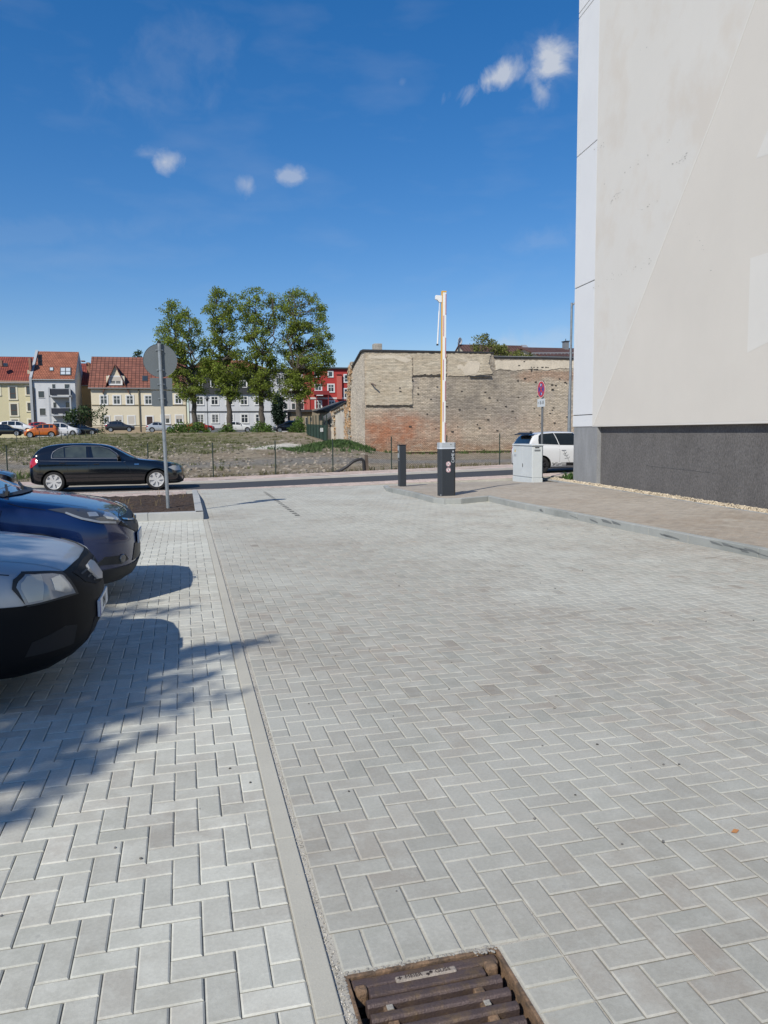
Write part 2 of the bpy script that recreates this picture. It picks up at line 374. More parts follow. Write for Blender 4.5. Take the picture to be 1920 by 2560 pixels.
# building line
B1 = gp(1494, 1211, .12); B2 = gp(1920, 1275, .12); bd = (B2-B1).normalized()       # towards the camera
bn = Vector((bd.y, -bd.x, 0)); bn = bn if bn.x < 0 else -bn                        # outward (towards the lane)
def bp(t, o, z=0): q = B1+bd*t+bn*o; return Vector((q.x, q.y, z))                  # t along the wall, o outwards
walk_poly = [(p.x, p.y) for p in inner]+[(8.0, 23.3), (30, 23.3), (30, -6)]
def inpoly(x, y, poly):
    c = False; n = len(poly)
    for i in range(n):
        x1, y1 = poly[i]; x2, y2 = poly[i-1]
        if (y1 > y) != (y2 > y) and x < (x2-x1)*(y-y1)/(y2-y1)+x1: c = not c
    return c
GR = .42                                      # gravel strip width
def on_walk(x, y):
    if not inpoly(x, y, walk_poly): return False
    q = Vector((x, y, 0))-B1; o = q.dot(bn); t = q.dot(bd)
    if o < GR+.06 and t > -3.2: return False
    if x > 11.0 and y > 21.6: return False
    return True
mb = MB(); wz = KZ-.012
base = [(p.x+.002, p.y) for p in inner]+[(8.0, 23.39), (14, 23.39), (14, -6)]
def wzz(x, y): return 0 if y < 20 else -min(.105, (y-20)*.035)
n = len(base); bmx = bmesh.new(); vs = [bmx.verts.new((x, y, wz+wzz(x, y)-.004)) for x, y in base]; bmx.faces.new(vs); bmesh.ops.triangulate(bmx, faces=bmx.faces)
me = bpy.data.meshes.new('walk_bedding'); bmx.to_mesh(me); bmx.free(); me.materials.append(M_joint); o = bpy.data.objects.new('walk_bedding', me); COL.objects.link(o); tag(o, kind='structure')
paving('walk_paving', 5.5, -.9, 80, 243, KZ-.004, M_walk, mirror=False, seed=11, skip=lambda x, y: not on_walk(x, y), zfun=wzz, rough_tone=.05)
# steel-grey edging and gravel against the wall
mb = MB(); a = bp(-3.0, GR+.03); b = bp(14, GR+.03); mb.bar((a.x, a.y, KZ-.02), (b.x, b.y, KZ-.02), .045, .05); struct('gravel_edging', mb, M_conc)
mb = MB(); a, b, c, d = bp(-3.2, GR), bp(14, GR), bp(14, -.3), bp(-3.2, -.3); mb.prism([(q.x, q.y) for q in (a, d, c, b)], 0, KZ-.03)
gb = mb.build('gravel_strip', mat('gravel_bed', (.42, .36, .27), .95, fine=.5, fs=70, bump=1, bs=60), recalc=True); tag(gb, kind='structure')
rr = random.Random(8); mb = MB()
ico = bmesh.new(); bmesh.ops.create_icosphere(ico, subdivisions=1, radius=1); iv = [v.co.copy() for v in ico.verts]; ifc = [[v.index for v in f.verts] for f in ico.faces]; ico.free()
for k in range(5200):
    t = rr.uniform(-3.1, 11.5); o_ = rr.uniform(.0, GR-.02); s = rr.uniform(.012, .027)*(1.15 if t < 2 else 1)
    q = bp(t, o_, KZ-.03+rr.uniform(0, .028)+max(0, .05*(1-abs(o_-.2)/.2))*rr.random())
    M = Matrix.Rotation(rr.uniform(0, 6.3), 3, 'Z')@Matrix.Rotation(rr.uniform(0, 3), 3, 'X')@Matrix.Diagonal((s*rr.uniform(.8, 1.5), s*rr.uniform(.7, 1.1), s*rr.uniform(.55, .9)))
    mb.tone = rr.uniform(.7, 1.25); j = [rr.uniform(.8, 1.15) for _ in iv]
    mb.add([q+M@(v*j[i]) for i, v in enumerate(iv)], ifc)
mb.tone = 1
tag(mb.build('gravel', mat('gravel_stone', (.58, .49, .36), .9, attr=True, fine=.2, fs=60), tones=True), 'pale yellow crushed stone gravel lying along the foot of the dark plinth', 'gravel', kind='stuff')

mb = MB(); rs = random.Random(31)
for k in range(14):
    i = rs.choice((1, 2, 3, 4, 5)); u = rs.random(); a_, b_ = kerb_line[i].lerp(kerb_line[i+1], u), kerb_line[i+1]; d_ = (kerb_line[i+1]-kerb_line[i]).normalized(); n_ = Vector((d_.y, -d_.x, 0)); n_ = n_ if n_.x < 0 else -n_; L = rs.uniform(.08, .35); z0 = rs.uniform(.02, .07); h = rs.uniform(.015, .04); P = [a_+n_*.003+Vector((0, 0, z0)), a_+d_*L+n_*.003+Vector((0, 0, z0+rs.uniform(0, .03))), a_+d_*(L+.05)+n_*.003+Vector((0, 0, z0+h+.02)), a_+d_*L*.6+n_*.003+Vector((0, 0, z0+h+rs.uniform(0, .02))), a_+d_*.02+n_*.003+Vector((0, 0, z0+h*.6))]
    mb.add(P, [(0, 1, 2, 3, 4)])
tag(mb.build('kerb_scuffs', mat('tyre_scuff', (.17, .18, .18), .9)), 'dark tyre scuffs rubbed along the face of the walk kerb', 'scuff marks', kind='stuff')
mb = MB()
for k in range(1500):
    Y = 1.9+rs.random()**1.6*9; X = .391+rs.gauss(0, .010); s = rs.uniform(.0012, .0035); mb.tone = rs.uniform(.4, 1.4); M = Matrix.Rotation(rs.uniform(0, 6), 3, 'Z')@Matrix.Diagonal((s*1.3, s, s*.8)); mb.add([Vector((X, Y, -.006))+M@v for v in iv], ifc)
mb.tone = 1
tag(mb.build('joint_grit', mat('joint_grit_m', (.48, .45, .39), .95, attr=True), tones=True), 'coarse sand lying in the joint beside the concrete strip', 'sand', kind='stuff')
# ------------------------------------------------ soil beds
def lumpy(name, x0, x1, y0, y1, z, amp, material, step=.06, seed=2, poly=None, kind='structure'):
    r = np.random.RandomState(seed); nx = int((x1-x0)/step)+1; ny = int((y1-y0)/step)+1
    A = r.rand(ny//6+3, nx//6+3); V = []
    def sm(u, v):
        i, j = int(v), int(u); fu, fv = u-j, v-i; return (A[i, j]*(1-fu)+A[i, j+1]*fu)*(1-fv)+(A[i+1, j]*(1-fu)+A[i+1, j+1]*fu)*fv
    for j in range(ny):
        for i in range(nx): V.append((x0+(x1-x0)*i/(nx-1), y0+(y1-y0)*j/(ny-1), z+amp*(sm(i/6, j/6)-.5)+amp*.6*(r.rand()-.5)))
    F = [(j*nx+i, j*nx+i+1, (j+1)*nx+i+1, (j+1)*nx+i) for j in range(ny-1) for i in range(nx-1)]
    me = bpy.data.meshes.new(name); me.from_pydata(V, [], F); me.materials.append(material); o = bpy.data.objects.new(name, me); COL.objects.link(o)
    return tag(o, kind=kind)
lumpy('planting_bed_soil', -9, .158, 15.44, 20.3, .115, .05, M_soil)
def kz2(p): return .15 if p.y < 19.5 else max(.01, .15-(p.y-19.5)*.045)
mb = kerb_stones('bed_kerb', [Vector((-10, 15.24, 0)), Vector((.31, 15.24, 0))][::1], -.20, .15, -.1, 1.0)
mb2 = kerb_stones('bed_kerb', [Vector((.31, 15.245, 0)), Vector((.31, 23.3, 0))], -.15, kz2, -.1, 1.0)
n = len(mb.v); mb.v += mb2.v; mb.f += [tuple(i+n for i in f) for f in mb2.f]; mb.t += mb2.t
struct('bed_kerb', mb, M_conc, bevel=.008, recalc=True)
lumpy('verge_soil', 11.05, 16, 21.65, 23.35, .10, .06, M_soil, seed=9)
# grass tufts on the verge by the building
def tufts(name, spots, label, cat, hmin, hmax, material, nblade=14, spread=.12, seed=1, wide=.012, kind='stuff', zf=None):
    r = random.Random(seed); mb = MB()
    for (x, y, z, s) in spots:
        for k in range(nblade):
            a = r.uniform(0, 6.28); d = abs(r.gauss(0, spread))*s; bx, by = x+math.cos(a)*d, y+math.sin(a)*d; h = r.uniform(hmin, hmax)*s; w = wide*s*r.uniform(.6, 1.3)
            b = r.uniform(0, 6.28); lx, ly = math.cos(b), math.sin(b); c = r.uniform(0, 6.28); t = h*r.uniform(.2, .9); zz = z if zf is None else zf(bx, by)
            p0 = Vector((bx-lx*w/2, by-ly*w/2, zz)); p1 = Vector((bx+lx*w/2, by+ly*w/2, zz)); m1 = Vector((bx+math.cos(c)*t*.35, by+math.sin(c)*t*.35, zz+h*.6)); p2 = Vector((bx+math.cos(c)*t, by+math.sin(c)*t, zz+h))
            mb.tone = r.uniform(.65, 1.4)
            mb.add([p0, p1, m1+Vector((lx, ly, 0))*w*.45, p2, m1-Vector((lx, ly, 0))*w*.45], [(0, 1, 2, 4), (4, 2, 3)])
    mb.tone = 1
    return tag(mb.build(name, material, tones=True), label, cat, kind=kind)
M_grass = mat('grass_blade', (.085, .13, .030), .75, attr=True, trans=.25)
M_weed = mat('weed_leaf', (.060, .125, .022), .7, attr=True, trans=.3)
tufts('weeds', [(rnd.uniform(11.6, 13.6), rnd.uniform(21.7, 22.5), .11, rnd.uniform(.7, 1.3)) for _ in range(70)], 'low green weeds sprouting in the dark verge soil beside the grey pier', 'weeds', .08, .22, M_weed, 16, .1, 3, .03)
tufts('dry_sprigs', [(rnd.uniform(-1.6, .0), rnd.uniform(15.6, 20), .12, rnd.uniform(.5, 1)) for _ in range(16)], 'few dry sprigs sticking out of the brown planting bed', 'sprigs', .05, .22, mat('dry_sprig', (.25, .19, .10), .9, attr=True), 5, .05, 4, .008)
mb = MB()
for k in range(420):
    s = rr.uniform(.006, .028); x = rr.uniform(-8, .1); y = 15.5+rr.random()**1.3*4.7; mb.tone = rr.uniform(.6, 1.7)
    M = Matrix.Rotation(rr.uniform(0, 6.3), 3, 'Z')@Matrix.Diagonal((s, s*.8, s*.6)); mb.add([Vector((x, y, .125))+M@v for v in iv], ifc)
mb.tone = 1
tag(mb.build('soil_clods', mat('clod', (.075, .048, .034), .95, attr=True), tones=True), 'brown crumbs of earth scattered over the planting bed', 'soil clods', kind='stuff')

# ------------------------------------------------ street: pink verge, asphalt, far kerb and far pavement
def strip(name, y0, y1, zoff, material, x0=-90, x1=90, thick=.2):
    xs = [x0, -30, -5, 1, 6, 12, 20, 40, x1]; mb = MB()
    for a, b in zip(xs[:-1], xs[1:]):
        za, zb = street_z(a)+zoff, street_z(b)+zoff
        if a < 1: za = street_z(a)+zoff; zb = street_z(min(b, 1))+zoff
        mb.add([(a, y0, za-thick), (b, y0, zb-thick), (b, y1, zb-thick), (a, y1, za-thick), (a, y0, za), (b, y0, zb), (b, y1, zb), (a, y1, za)], [(4, 5, 6, 7), (0, 1, 5, 4), (2, 3, 7, 6)])
    return struct(name, mb, material)
strip('street', 24.75, 27.95, 0, M_asph)
def zst(x, y): return street_z(x)
strip('near_verge_bedding', 23.42, 24.74, .012, M_joint)
paving('near_verge_paving', -14.0, 23.43, 420, 13, .024, M_pink, seed=21, zfun=zst, rough_tone=.10)
strip('far_kerb', 27.96, 28.18, .075, mat('pale_kerb', (.52, .50, .46), .85, var=.08, vs=2, fine=.08, fs=90))
strip('far_pavement_bedding', 28.19, 30.45, .060, M_joint)
paving('far_pavement', -22.0, 28.2, 270, 11, .075, M_pink, seed=22, zfun=zst, cell=.2, rough_tone=.13)
paving('bed_verge_paving', -12.0, 20.32, 60, 15, .085, M_pink, seed=23, cell=.2, zfun=lambda x, y: -max(0, (y-20.3)*.035), rough_tone=.10)
lumpy('roadside_ground', -45, -8, 21, 23.4, -.05, .08, M_soil, step=.5, seed=4)

# ------------------------------------------------ open ground rising to the far houses
def ss(t): t = max(0, min(1, t)); return t*t*(3-2*t)
def field_z(X, Y):
    if Y < 30.4: return street_z(X)
    left = 1-ss((X-(6+(Y-34)*.22))/6.0)                       # the left part rises, the part before the brick wall stays level
    far = ss((Y-60)/30)
    rise = (1.45-.35*ss((-X-6)/14))*max(0, min(1, (Y-33)/60))**.95+(.05*math.sin(X*.35+Y*.13))*min(1, (Y-31)/6)
    plateau = 1.30+.45*ss((X+20)/14)
    z = rise*left
    z = max(z, rise*far*.8) if X > 20 else z
    if Y > 84: z = z*(1-ss((Y-84)/8))+plateau*ss((Y-84)/8)
    base = .03+street_z(min(X, 10))*(1-ss((Y-32)/8))
    # heap of earth against the flank of the brick building
    h = .55*math.exp(-(((X-9.9)/2.2)**2+((Y-50.0)/2.6)**2))+.30*math.exp(-(((X-4.4)/2.3)**2+((Y-46.0)/3.2)**2))
    return base+z+h
xs = np.concatenate([np.linspace(-120, -30, 30), np.linspace(-29.5, 32, 250), np.linspace(33, 150, 30)])
ys = np.concatenate([np.linspace(30.4, 62, 180), np.linspace(62.4, 115, 130), np.linspace(117, 420, 24)])
r = np.random.RandomState(3); V = []; 
for y in ys:
    am = .035 if y < 62 else .05
    for x in xs: V.append((x, y, field_z(x, y)+(r.rand()-.5)*am*min(1, max(0, (y-30.5)/1.0))))
nx = len(xs); F = [(j*nx+i, j*nx+i+1, (j+1)*nx+i+1, (j+1)*nx+i) for j in range(len(ys)-1) for i in range(nx-1)]
me = bpy.data.meshes.new('open_ground'); me.from_pydata(V, [], F)
def field_mat():
    m = bpy.data.materials.new('field'); m.use_nodes = True; nt = m.node_tree; N = nt.nodes; L = nt.links; b = N['Principled BSDF']; b.inputs['Roughness'].default_value = .95; b.inputs['Specular IOR Level'].default_value = .15
    g = N.new('ShaderNodeNewGeometry'); V = g.outputs['Position']
    sp = N.new('ShaderNodeSeparateXYZ'); L.new(V, sp.inputs[0])
    def noise(s, det=6, r=.62):
        n = N.new('ShaderNodeTexNoise'); n.inputs['Scale'].default_value = s; n.inputs['Detail'].default_value = det; n.inputs['Roughness'].default_value = r; L.new(V, n.inputs['Vector']); return n.outputs['Fac']
    def mr(f, a, c, d, e):
        n = N.new('ShaderNodeMapRange'); n.inputs[1].default_value = a; n.inputs[2].default_value = c; n.inputs[3].default_value = d; n.inputs[4].default_value = e; L.new(f, n.inputs[0]); return n.outputs[0]
    def ma(op, a, c):
        n = N.new('ShaderNodeMath'); n.operation = op
        for i, v in enumerate((a, c)):
            if isinstance(v, (int, float)): n.inputs[i].default_value = v
            else: L.new(v, n.inputs[i])
        return n.outputs[0]
    def mix(f, a, c):
        n = N.new('ShaderNodeMix'); n.data_type = 'RGBA'; L.new(f, n.inputs[0])
        for i, v in ((6, a), (7, c)):
            if isinstance(v, tuple): n.inputs[i].default_value = (*v, 1)
            else: L.new(v, n.inputs[i])
        return n.outputs[2]
    yw = ma('ADD', sp.outputs[1], ma('MULTIPLY', ma('SUBTRACT', noise(.12), .5), 7))
    c = mix(mr(noise(.9), .35, .65, 0, 1), (.215, .165, .115), (.33, .28, .21))
    gravel = ma('MULTIPLY', mr(yw, 36, 37.5, 0, 1), mr(yw, 42, 40, 0, 1))
    c = mix(gravel, c, (.235, .212, .185))
    grass_band = ma('MULTIPLY', mr(yw, 45, 56, .1, .95), mr(sp.outputs[0], 12, 3, 0, 1))
    near_left = ma('MULTIPLY', mr(sp.outputs[0], -2, -9, 0, .55), mr(yw, 31, 40, .6, .2))
    gm = ma('MULTIPLY', ma('MAXIMUM', grass_band, near_left), mr(noise(.8), .40, .58, .25, 1))
    c = mix(gm, c, (.115, .125, .045))
    c = mix(mr(noise(2.2), .60, .70, 0, .7), c, (.10, .115, .04))
    far = mr(sp.outputs[1], 92.5, 93.5, 0, 1); c = mix(far, c, (.15, .145, .135))
    n = N.new('ShaderNodeVectorMath'); n.operation = 'SCALE'; L.new(c, n.inputs[0]); L.new(mr(noise(5, 4, .75), .3, .7, .5, 1.4), n.inputs['Scale'])
    L.new(n.outputs[0], b.inputs['Base Color'])
    bpn = N.new('ShaderNodeBump'); bpn.inputs['Strength'].default_value = 1; bpn.inputs['Distance'].default_value = .12; L.new(noise(3.5, 6, .7), bpn.inputs['Height']); L.new(bpn.outputs[0], b.inputs['Normal'])
    return m
me.materials.append(field_mat()); o = bpy.data.objects.new('open_ground', me); COL.objects.link(o); tag(o, kind='structure')
# very far ground to the horizon
mb = MB(); mb.box(-900, 900, 400, 1400, -3, 1.0); struct('far_ground', mb, mat('far_land', (.12, .14, .07), .95))
mb = MB(); mb.box(-300, -45, -60, 420, -3, -.4); mb.box(45, 300, -60, 30, -3, -.4); mb.box(150, 300, 30, 420, -3, -.4); struct('side_ground', mb, mat('far_land', (.12, .14, .07), .95))
# pale sandy slope left of the earth heap, built up as a thin uneven sheet
def sheet(name, pts_fn, nu, nv, material):
    V = []; 
    for j in range(nv+1):
        for i in range(nu+1): V.append(pts_fn(i/nu, j/nv))
    F = [(j*(nu+1)+i, j*(nu+1)+i+1, (j+1)*(nu+1)+i+1, (j+1)*(nu+1)+i) for j in range(nv) for i in range(nu)]
    me = bpy.data.meshes.new(name); me.from_pydata(V, [], F); me.materials.append(material); o = bpy.data.objects.new(name, me); COL.objects.link(o); return o
r2 = random.Random(5)
def sand(u, v):
    Y = 45.5+v*16; xc = 4.3+v*4.6+math.sin(v*7)*.35; w = (.9+1.5*math.sin(math.pi*min(1, v*1.05))); X = xc+(u-.5)*2*w
    e = max(0, 1-abs(u-.5)*2.0); return (X, Y, field_z(X, Y)+.30*e*min(1, 4*v, 4*(1-v))-.02+r2.uniform(-.03, .03))
tag(sheet('sand_heap', sand, 24, 60, mat('pale_sand', (.66, .61, .52), .95, var=.2, vs=1.2, fine=.2, fs=9, bump=.8, bs=6)), kind='structure')
# vegetation of the open ground
zf = field_z; g1 = []; rg = random.Random(12)
for k in range(2600):
    Y = rg.uniform(32, 92)
    X = rg.uniform(-4-(Y-30)*.36, 6+(Y-30)*.28) if rg.random() < .6 else rg.uniform(-4-(Y-30)*.36, 2)
    clump = math.sin(X*.9+1.3*math.sin(Y*.5))*math.sin(Y*.55+X*.2)
    if Y < 47 and rg.random() > (.30 if clump > .3 else .04)*(2.0 if X < -1 else .8): continue
    if Y >= 47 and (X > 9 and Y < 62): continue
    if 46 < Y < 60 and 2 < X < 9 and rg.random() < .8: continue
    if clump < -.1 and rg.random() < .5: continue
    g1.append((X, Y, 0, rg.uniform(.5, 1.3)*(1 if Y < 50 else 1.0)))
tufts('grass', g1, 'patchy grass and weeds growing over the open ground behind the wire fence', 'grass', .06, .20, mat('dull_grass', (.125, .135, .045), .8, attr=True, trans=.25), 14, .20, 6, .035, zf=zf)
g2 = [(9.8+rg.gauss(0, 1.4), 49.9+rg.gauss(0, 1.3), 0, rg.uniform(.7, 1.5)) for _ in range(300)]+[(6.6+rg.gauss(0, .8), 47.5+rg.gauss(0, 1.0), 0, rg.uniform(.6, 1.2)) for _ in range(90)]
g2 = [g for g in g2 if g[0] < 12.0]
tufts('weed_heap', g2, 'bright green nettles and weeds covering the earth heap beside the brick flank', 'weeds', .07, .22, mat('bright_weed', (.085, .150, .035), .7, attr=True, trans=.3), 22, .22, 7, .05, zf=zf)
g3 = [(rg.uniform(13.5, 31), 53.0+rg.uniform(-.9, .6), 0, rg.uniform(.5, 1.1)) for _ in range(60)]+[(rg.uniform(-14, -4.2), rg.uniform(31.5, 33.5), 0, rg.uniform(.7, 1.5)) for _ in range(60)]
tufts('wall_weeds', g3, 'tufts of weeds at the foot of the brick wall', 'weeds', .08, .30, mat('weed2', (.10, .14, .035), .75, attr=True, trans=.25), 18, .22, 8, .05, zf=zf)
mb = MB()
for k in range(1500):
    Y = 31+rg.random()**1.5*40; X = rg.uniform(-4-(Y-30)*.36, 6+(Y-30)*.30)
    if X > 12.5 and Y > 52.5: continue
    s = rg.uniform(.02, .07)*(1+Y*.012); mb.tone = rg.uniform(.5, 1.9); M = Matrix.Rotation(rg.uniform(0, 6), 3, 'Z')@Matrix.Diagonal((s*1.4, s, s*.7)); mb.add([Vector((X, Y, field_z(X, Y)+.01))+M@v for v in iv], ifc)
mb.tone = 1
tag(mb.build('rubble', mat('rubble_stone', (.25, .215, .175), .95, attr=True), tones=True), 'scattered clods and broken stones on the bare open ground', 'rubble', kind='stuff')
g4 = [(rg.uniform(-9, 14), 30.75+abs(rg.gauss(0, .35)), 0, rg.uniform(.4, 1.2)) for _ in range(170)]
tufts('fence_growth', g4, 'ragged dry grass growing along the foot of the wire fence', 'grass', .06, .24, mat('dry_grass', (.21, .185, .085), .85, attr=True, trans=.2), 16, .14, 16, .022, zf=zf)
# loose crumbs on the paving: small stones and a leaf
mb = MB()
for k in range(150):
    X = rr.uniform(.45, 6.5) if k % 5 else rr.uniform(-2.6, .25); Y = 2.5+rr.random()**1.7*12; s = rr.uniform(.002, .0075)
    M = Matrix.Rotation(rr.uniform(0, 6.3), 3, 'Z')@Matrix.Diagonal((s*1.3, s, s*.7)); mb.tone = rr.uniform(.5, 2.2); mb.add([Vector((X, Y, .003))+M@v for v in iv], ifc)
mb.tone = 1
tag(mb.build('grit', mat('grit', (.10, .095, .09), .9, attr=True), tones=True), 'tiny dark grit scattered over the grey paving blocks', 'grit', kind='stuff')
q = gp(1838, 2082); mb = MB(); mb.add([(q.x-.02, q.y, .006), (q.x, q.y-.008, .004), (q.x+.022, q.y+.004, .008), (q.x+.002, q.y+.011, .012)], [(0, 1, 2, 3)])
o = mb.build('dry_leaf', mat('dry_leaf', (.42, .19, .07), .8)); so = o.modifiers.new('t', 'SOLIDIFY'); so.thickness = .0012; tag(o, 'small orange brown dry leaf lying on the paving near the right edge', 'leaf')
# ================================================================== OFFICE BLOCK ON THE RIGHT
def onwall(x, y, o):
    d = ray(x, y); q = B1+bn*o
    # solve CC + d*s = q + bd*t
    A = np.array([[d[0], -bd.x], [d[1], -bd.y]]); s, t = np.linalg.solve(A, np.array([q.x-CC[0], q.y-CC[1]])); return t, CC[2]+d[2]*s
M_cream = mat('cream_render', (.755, .728, .675), .9, var=.02, vs=.45, fine=.03, fs=120, bump=.25, bs=140, col2=(.72, .67, .60), mask=(.5, .5, .65))
M_white = mat('white_render', (.80, .81, .82), .85, var=.03, vs=.5, fine=.02, fs=140, bump=.15, bs=140)
M_plinth = mat('dark_plinth', (.150, .142, .138), .95, var=.18, vs=1.3, fine=.34, fs=34, bump=.9, bs=55, stretch=(1, 1, .6))
M_pier = mat('grey_pier', (.30, .305, .31), .9, var=.14, vs=3, fine=.14, fs=75, bump=.5, bs=60, stretch=(1, 1, .35))
bld = thing('office_building', 'tall pale office block with cream render over a dark grey plinth at right edge', 'building', (B1.x, B1.y, 0))
def wq(mb, t0, t1, z0, z1, o0, o1):
    a, b, c, d = bp(t0, o0), bp(t1, o0), bp(t1, o1), bp(t0, o1); P = [(q.x-B1.x, q.y-B1.y) for q in (a, b, c, d)]
    ar = sum(P[i][0]*P[(i+1) % 4][1]-P[(i+1) % 4][0]*P[i][1] for i in range(4)); P = P if ar > 0 else P[::-1]
    mb.prism(P, z0, z1)
tE, _ = onwall(1432, 1040, .12); tC, zC = onwall(1480.5, 1067, .12); tP, _ = onwall(1493, 1100, .11)
ZB = 1.735; ZT = 15.5; print('building', tE, tC, tP, zC)
mb = MB(); wq(mb, tE+.02, 14, -.1, ZT-.02, -9, -.02); mb.build('core', M_cream, bld, recalc=True)
mb = MB(); wq(mb, tP+.01, 14, -.1, ZB, -.019, .0); mb.build('plinth', M_plinth, bld, recalc=True)
mb = MB(); wq(mb, tC, 14, ZB, ZT, -.018, .125); mb.build('render_slab', M_cream, bld, bevel=.01, recalc=True)
# white corner band, cut by open joints that rise in steps
joints = []
for (x0, y0) in ((1433, 1039), (1438, 722), (1444, 392), (1451, 43), (1451.5, 30)):
    joints.append(onwall(x0, y0, .115)[1])
print('joints', joints); zs = [ZB]+joints+[ZT]
mb = MB()
for a, b in zip(zs[:-1], zs[1:]): wq(mb, tE, tC-.004, a+.012, b-.012, -.017, .12)
mb.build('corner_panels', M_white, bld, bevel=.006, recalc=True)
mb = MB(); wq(mb, tE+.015, tC-.006, ZB, ZT-.01, -.016, .095); mb.build('joint_backing', mat('dark_joint', (.12, .12, .12), .9), bld, recalc=True)
# pier with a rounded outer edge
P = [bp(tP, -.3), bp(tP, .112)]+[bp(tE+.10-.10*math.sin(a), .012+.10*math.cos(a)) for a in [i*math.pi/16 for i in range(9)]]+[bp(tE, -.3)]
P = [(q.x-B1.x, q.y-B1.y) for q in P]; ar = sum(P[i][0]*P[(i+1) % len(P)][1]-P[(i+1) % len(P)][0]*P[i][1] for i in range(len(P))); P = P if ar > 0 else P[::-1]
mb = MB(); mb.prism(P, -.1, ZB-.004); mb.build('corner_pier', M_pier, bld, smooth=True, recalc=True)
# narrow ridge line running up the wall and two paler repainted fields
def wallpoly(name, pts, o0, o1, material):
    q = [onwall(x, y, o1) for x, y in pts]; V = []; n = len(q)
    for o_ in (o0, o1): V += [bp(t, o_, z)-Vector((B1.x, B1.y, 0)) for t, z in q]
    mb = MB(); mb.add(V, [tuple(range(n)), tuple(range(2*n-1, n-1, -1))]+[(i, (i+1) % n, (i+1) % n+n, i+n) for i in range(n)]); return mb.build(name, material, bld, recalc=True)
ln = [(1481.5, 1064), (1530, 938), (1660, 600), (1780, 296), (1890, -10), (1930, -120)]
wallpoly('render_seam', [(x-1.0, y) for x, y in ln]+[(x+2.2, y) for x, y in ln[::-1]], .1275, .131, mat('seam_cream', (.80, .77, .71), .9))
wallpoly('render_field', [(x+1, y) for x, y in ln]+[(2300, -120), (2300, 1040), (1490, 1064)], .1252, .1268, mat('cream_render_warm', (.735, .692, .625), .9, var=.03, vs=.5, fine=.03, fs=120, bump=.25, bs=140))
wallpoly('repaired_field', [(1876, 645), (1960, 620), (1960, 835), (1868, 882)], .1270, .129, mat('pale_field', (.765, .74, .69), .9, var=.03, vs=1))
wallpoly('repaired_field', [(1890, 396), (1922, 318), (1960, 300), (1960, 372)], .1270, .129, MATS['pale_field'])
r5 = random.Random(3); mb = MB()
for (ax, ay, bx, by, n_) in ((1505, 700, 1640, 650, 26), (1520, 515, 1560, 470, 14), (1575, 540, 1650, 500, 12), (1680, 410, 1720, 390, 14), (1500, 372, 1520, 360, 6), (1440, 398, 1492, 368, 22), (1450, 735, 1490, 718, 10), (1500, 470, 1700, 330, 12), (1700, 520, 1800, 700, 8), (1612, 118, 1606, 124, 3)):
    for k in range(n_):
        u = r5.random(); px, py = ax+(bx-ax)*u+r5.gauss(0, 4), ay+(by-ay)*u+r5.gauss(0, 4); t, z = onwall(px, py, .128); s = r5.uniform(.006, .028)
        if px < 1483: continue
        a_, b_, c_, d_ = [bp(t+dt*s*r5.uniform(.6, 1.5), .1285, z+dz*s*r5.uniform(.2, .7))-Vector((B1.x, B1.y, 0)) for dt, dz in ((-1, -.5), (1, -1), (1.2, .6), (-.7, 1))]
        mb.add([a_, b_, c_, d_], [(0, 1, 2, 3)])
tag(mb.build('flaking_spots', mat('flake', (.50, .48, .44), .9), bld), kind='stuff')
# long hairline crack in the plinth
mb = MB(); pr_ = None
for i in range(24):
    x = 1615+i*7; y = 1164+i*.75+r5.uniform(-1.2, 1.2); t, z = onwall(x, y, .002); q = bp(t, .002, z)-Vector((B1.x, B1.y, 0))
    if pr_ is not None: mb.bar(pr_, q, .006, .006)
    pr_ = q
mb.build('crack', mat('dark_joint', (.12, .12, .12), .9), bld)

# ================================================================== DRAIN GRATE
M_iron = mat('cast_iron', (.115, .082, .075), .55, metal=.35, var=.22, vs=9, fine=.16, fs=160, bump=.45, bs=170, col2=(.17, .115, .07), mask=(14, .50, .66))
M_rust = mat('rusty_iron', (.23, .145, .085), .85, var=.25, vs=14, fine=.2, fs=150, bump=.6, bs=130, col2=(.11, .075, .05), mask=(18, .45, .6))
M_mortar = mat('mortar', (.36, .34, .30), .95, fine=.2, fs=150, bump=.7, bs=120)
gx, gy = .415, 2.165; gr = thing('drain_grate', 'rusty brown cast iron street drain grate set in the paving at the bottom edge', 'drain grate', (gx, gy, 0))
GW, GL = .505, .505
mb = MB(); mb.box(0, GW, -.014, 0, -.12, -.006); mb.box(GW-.012, GW, -GL, -.0145, -.12, -.004); mb.box(0, .013, -GL, -.0145, -.12, -.006); mb.box(.0135, GW-.0125, -GL, -GL+.012, -.12, -.006)
mb.build('frame', M_rust, gr, bevel=.003)
mb = MB(); mb.box(.014, GW-.013, -GL+.013, -.0148, -.30, -.145); mb.build('sump', mat('sump_dirt', (.045, .036, .028), .95, var=.4, vs=20, fine=.4, fs=60, bump=1, bs=40), gr)
for q_ in ((.0135, .055, -.075), (GW-.05, GW-.0125, -.085)): mb = MB(); mb.box(q_[0], q_[1], -GL+.013, -.10, -.118, q_[2]); mb.build('seat_ledge', M_rust, gr, bevel=.006)
plate = MB()
plate.box(.018, GW-.018, -.060, -.018, -.055, -.012)
plate.box(.060, GW-.075, -.100, -.0605, -.055, -.013); plate.build('header_plate', M_iron, gr, bevel=.006)
for sx, w in ((.022, .036), (GW-.070, .040)):
    mb = MB(); mb.box(sx, sx+w, -.085, -.050, -.06, -.006); mb.build('lug', M_rust, gr, bevel=.008)
mb = MB(); mb.box(.150, .345, -.068, -.044, -.020, -.0075); np_ = mb.build('name_plate', mat('worn_plate', (.34, .29, .24), .7, var=.2, vs=20, fine=.2, fs=200, bump=.4, bs=150), gr, bevel=.005)
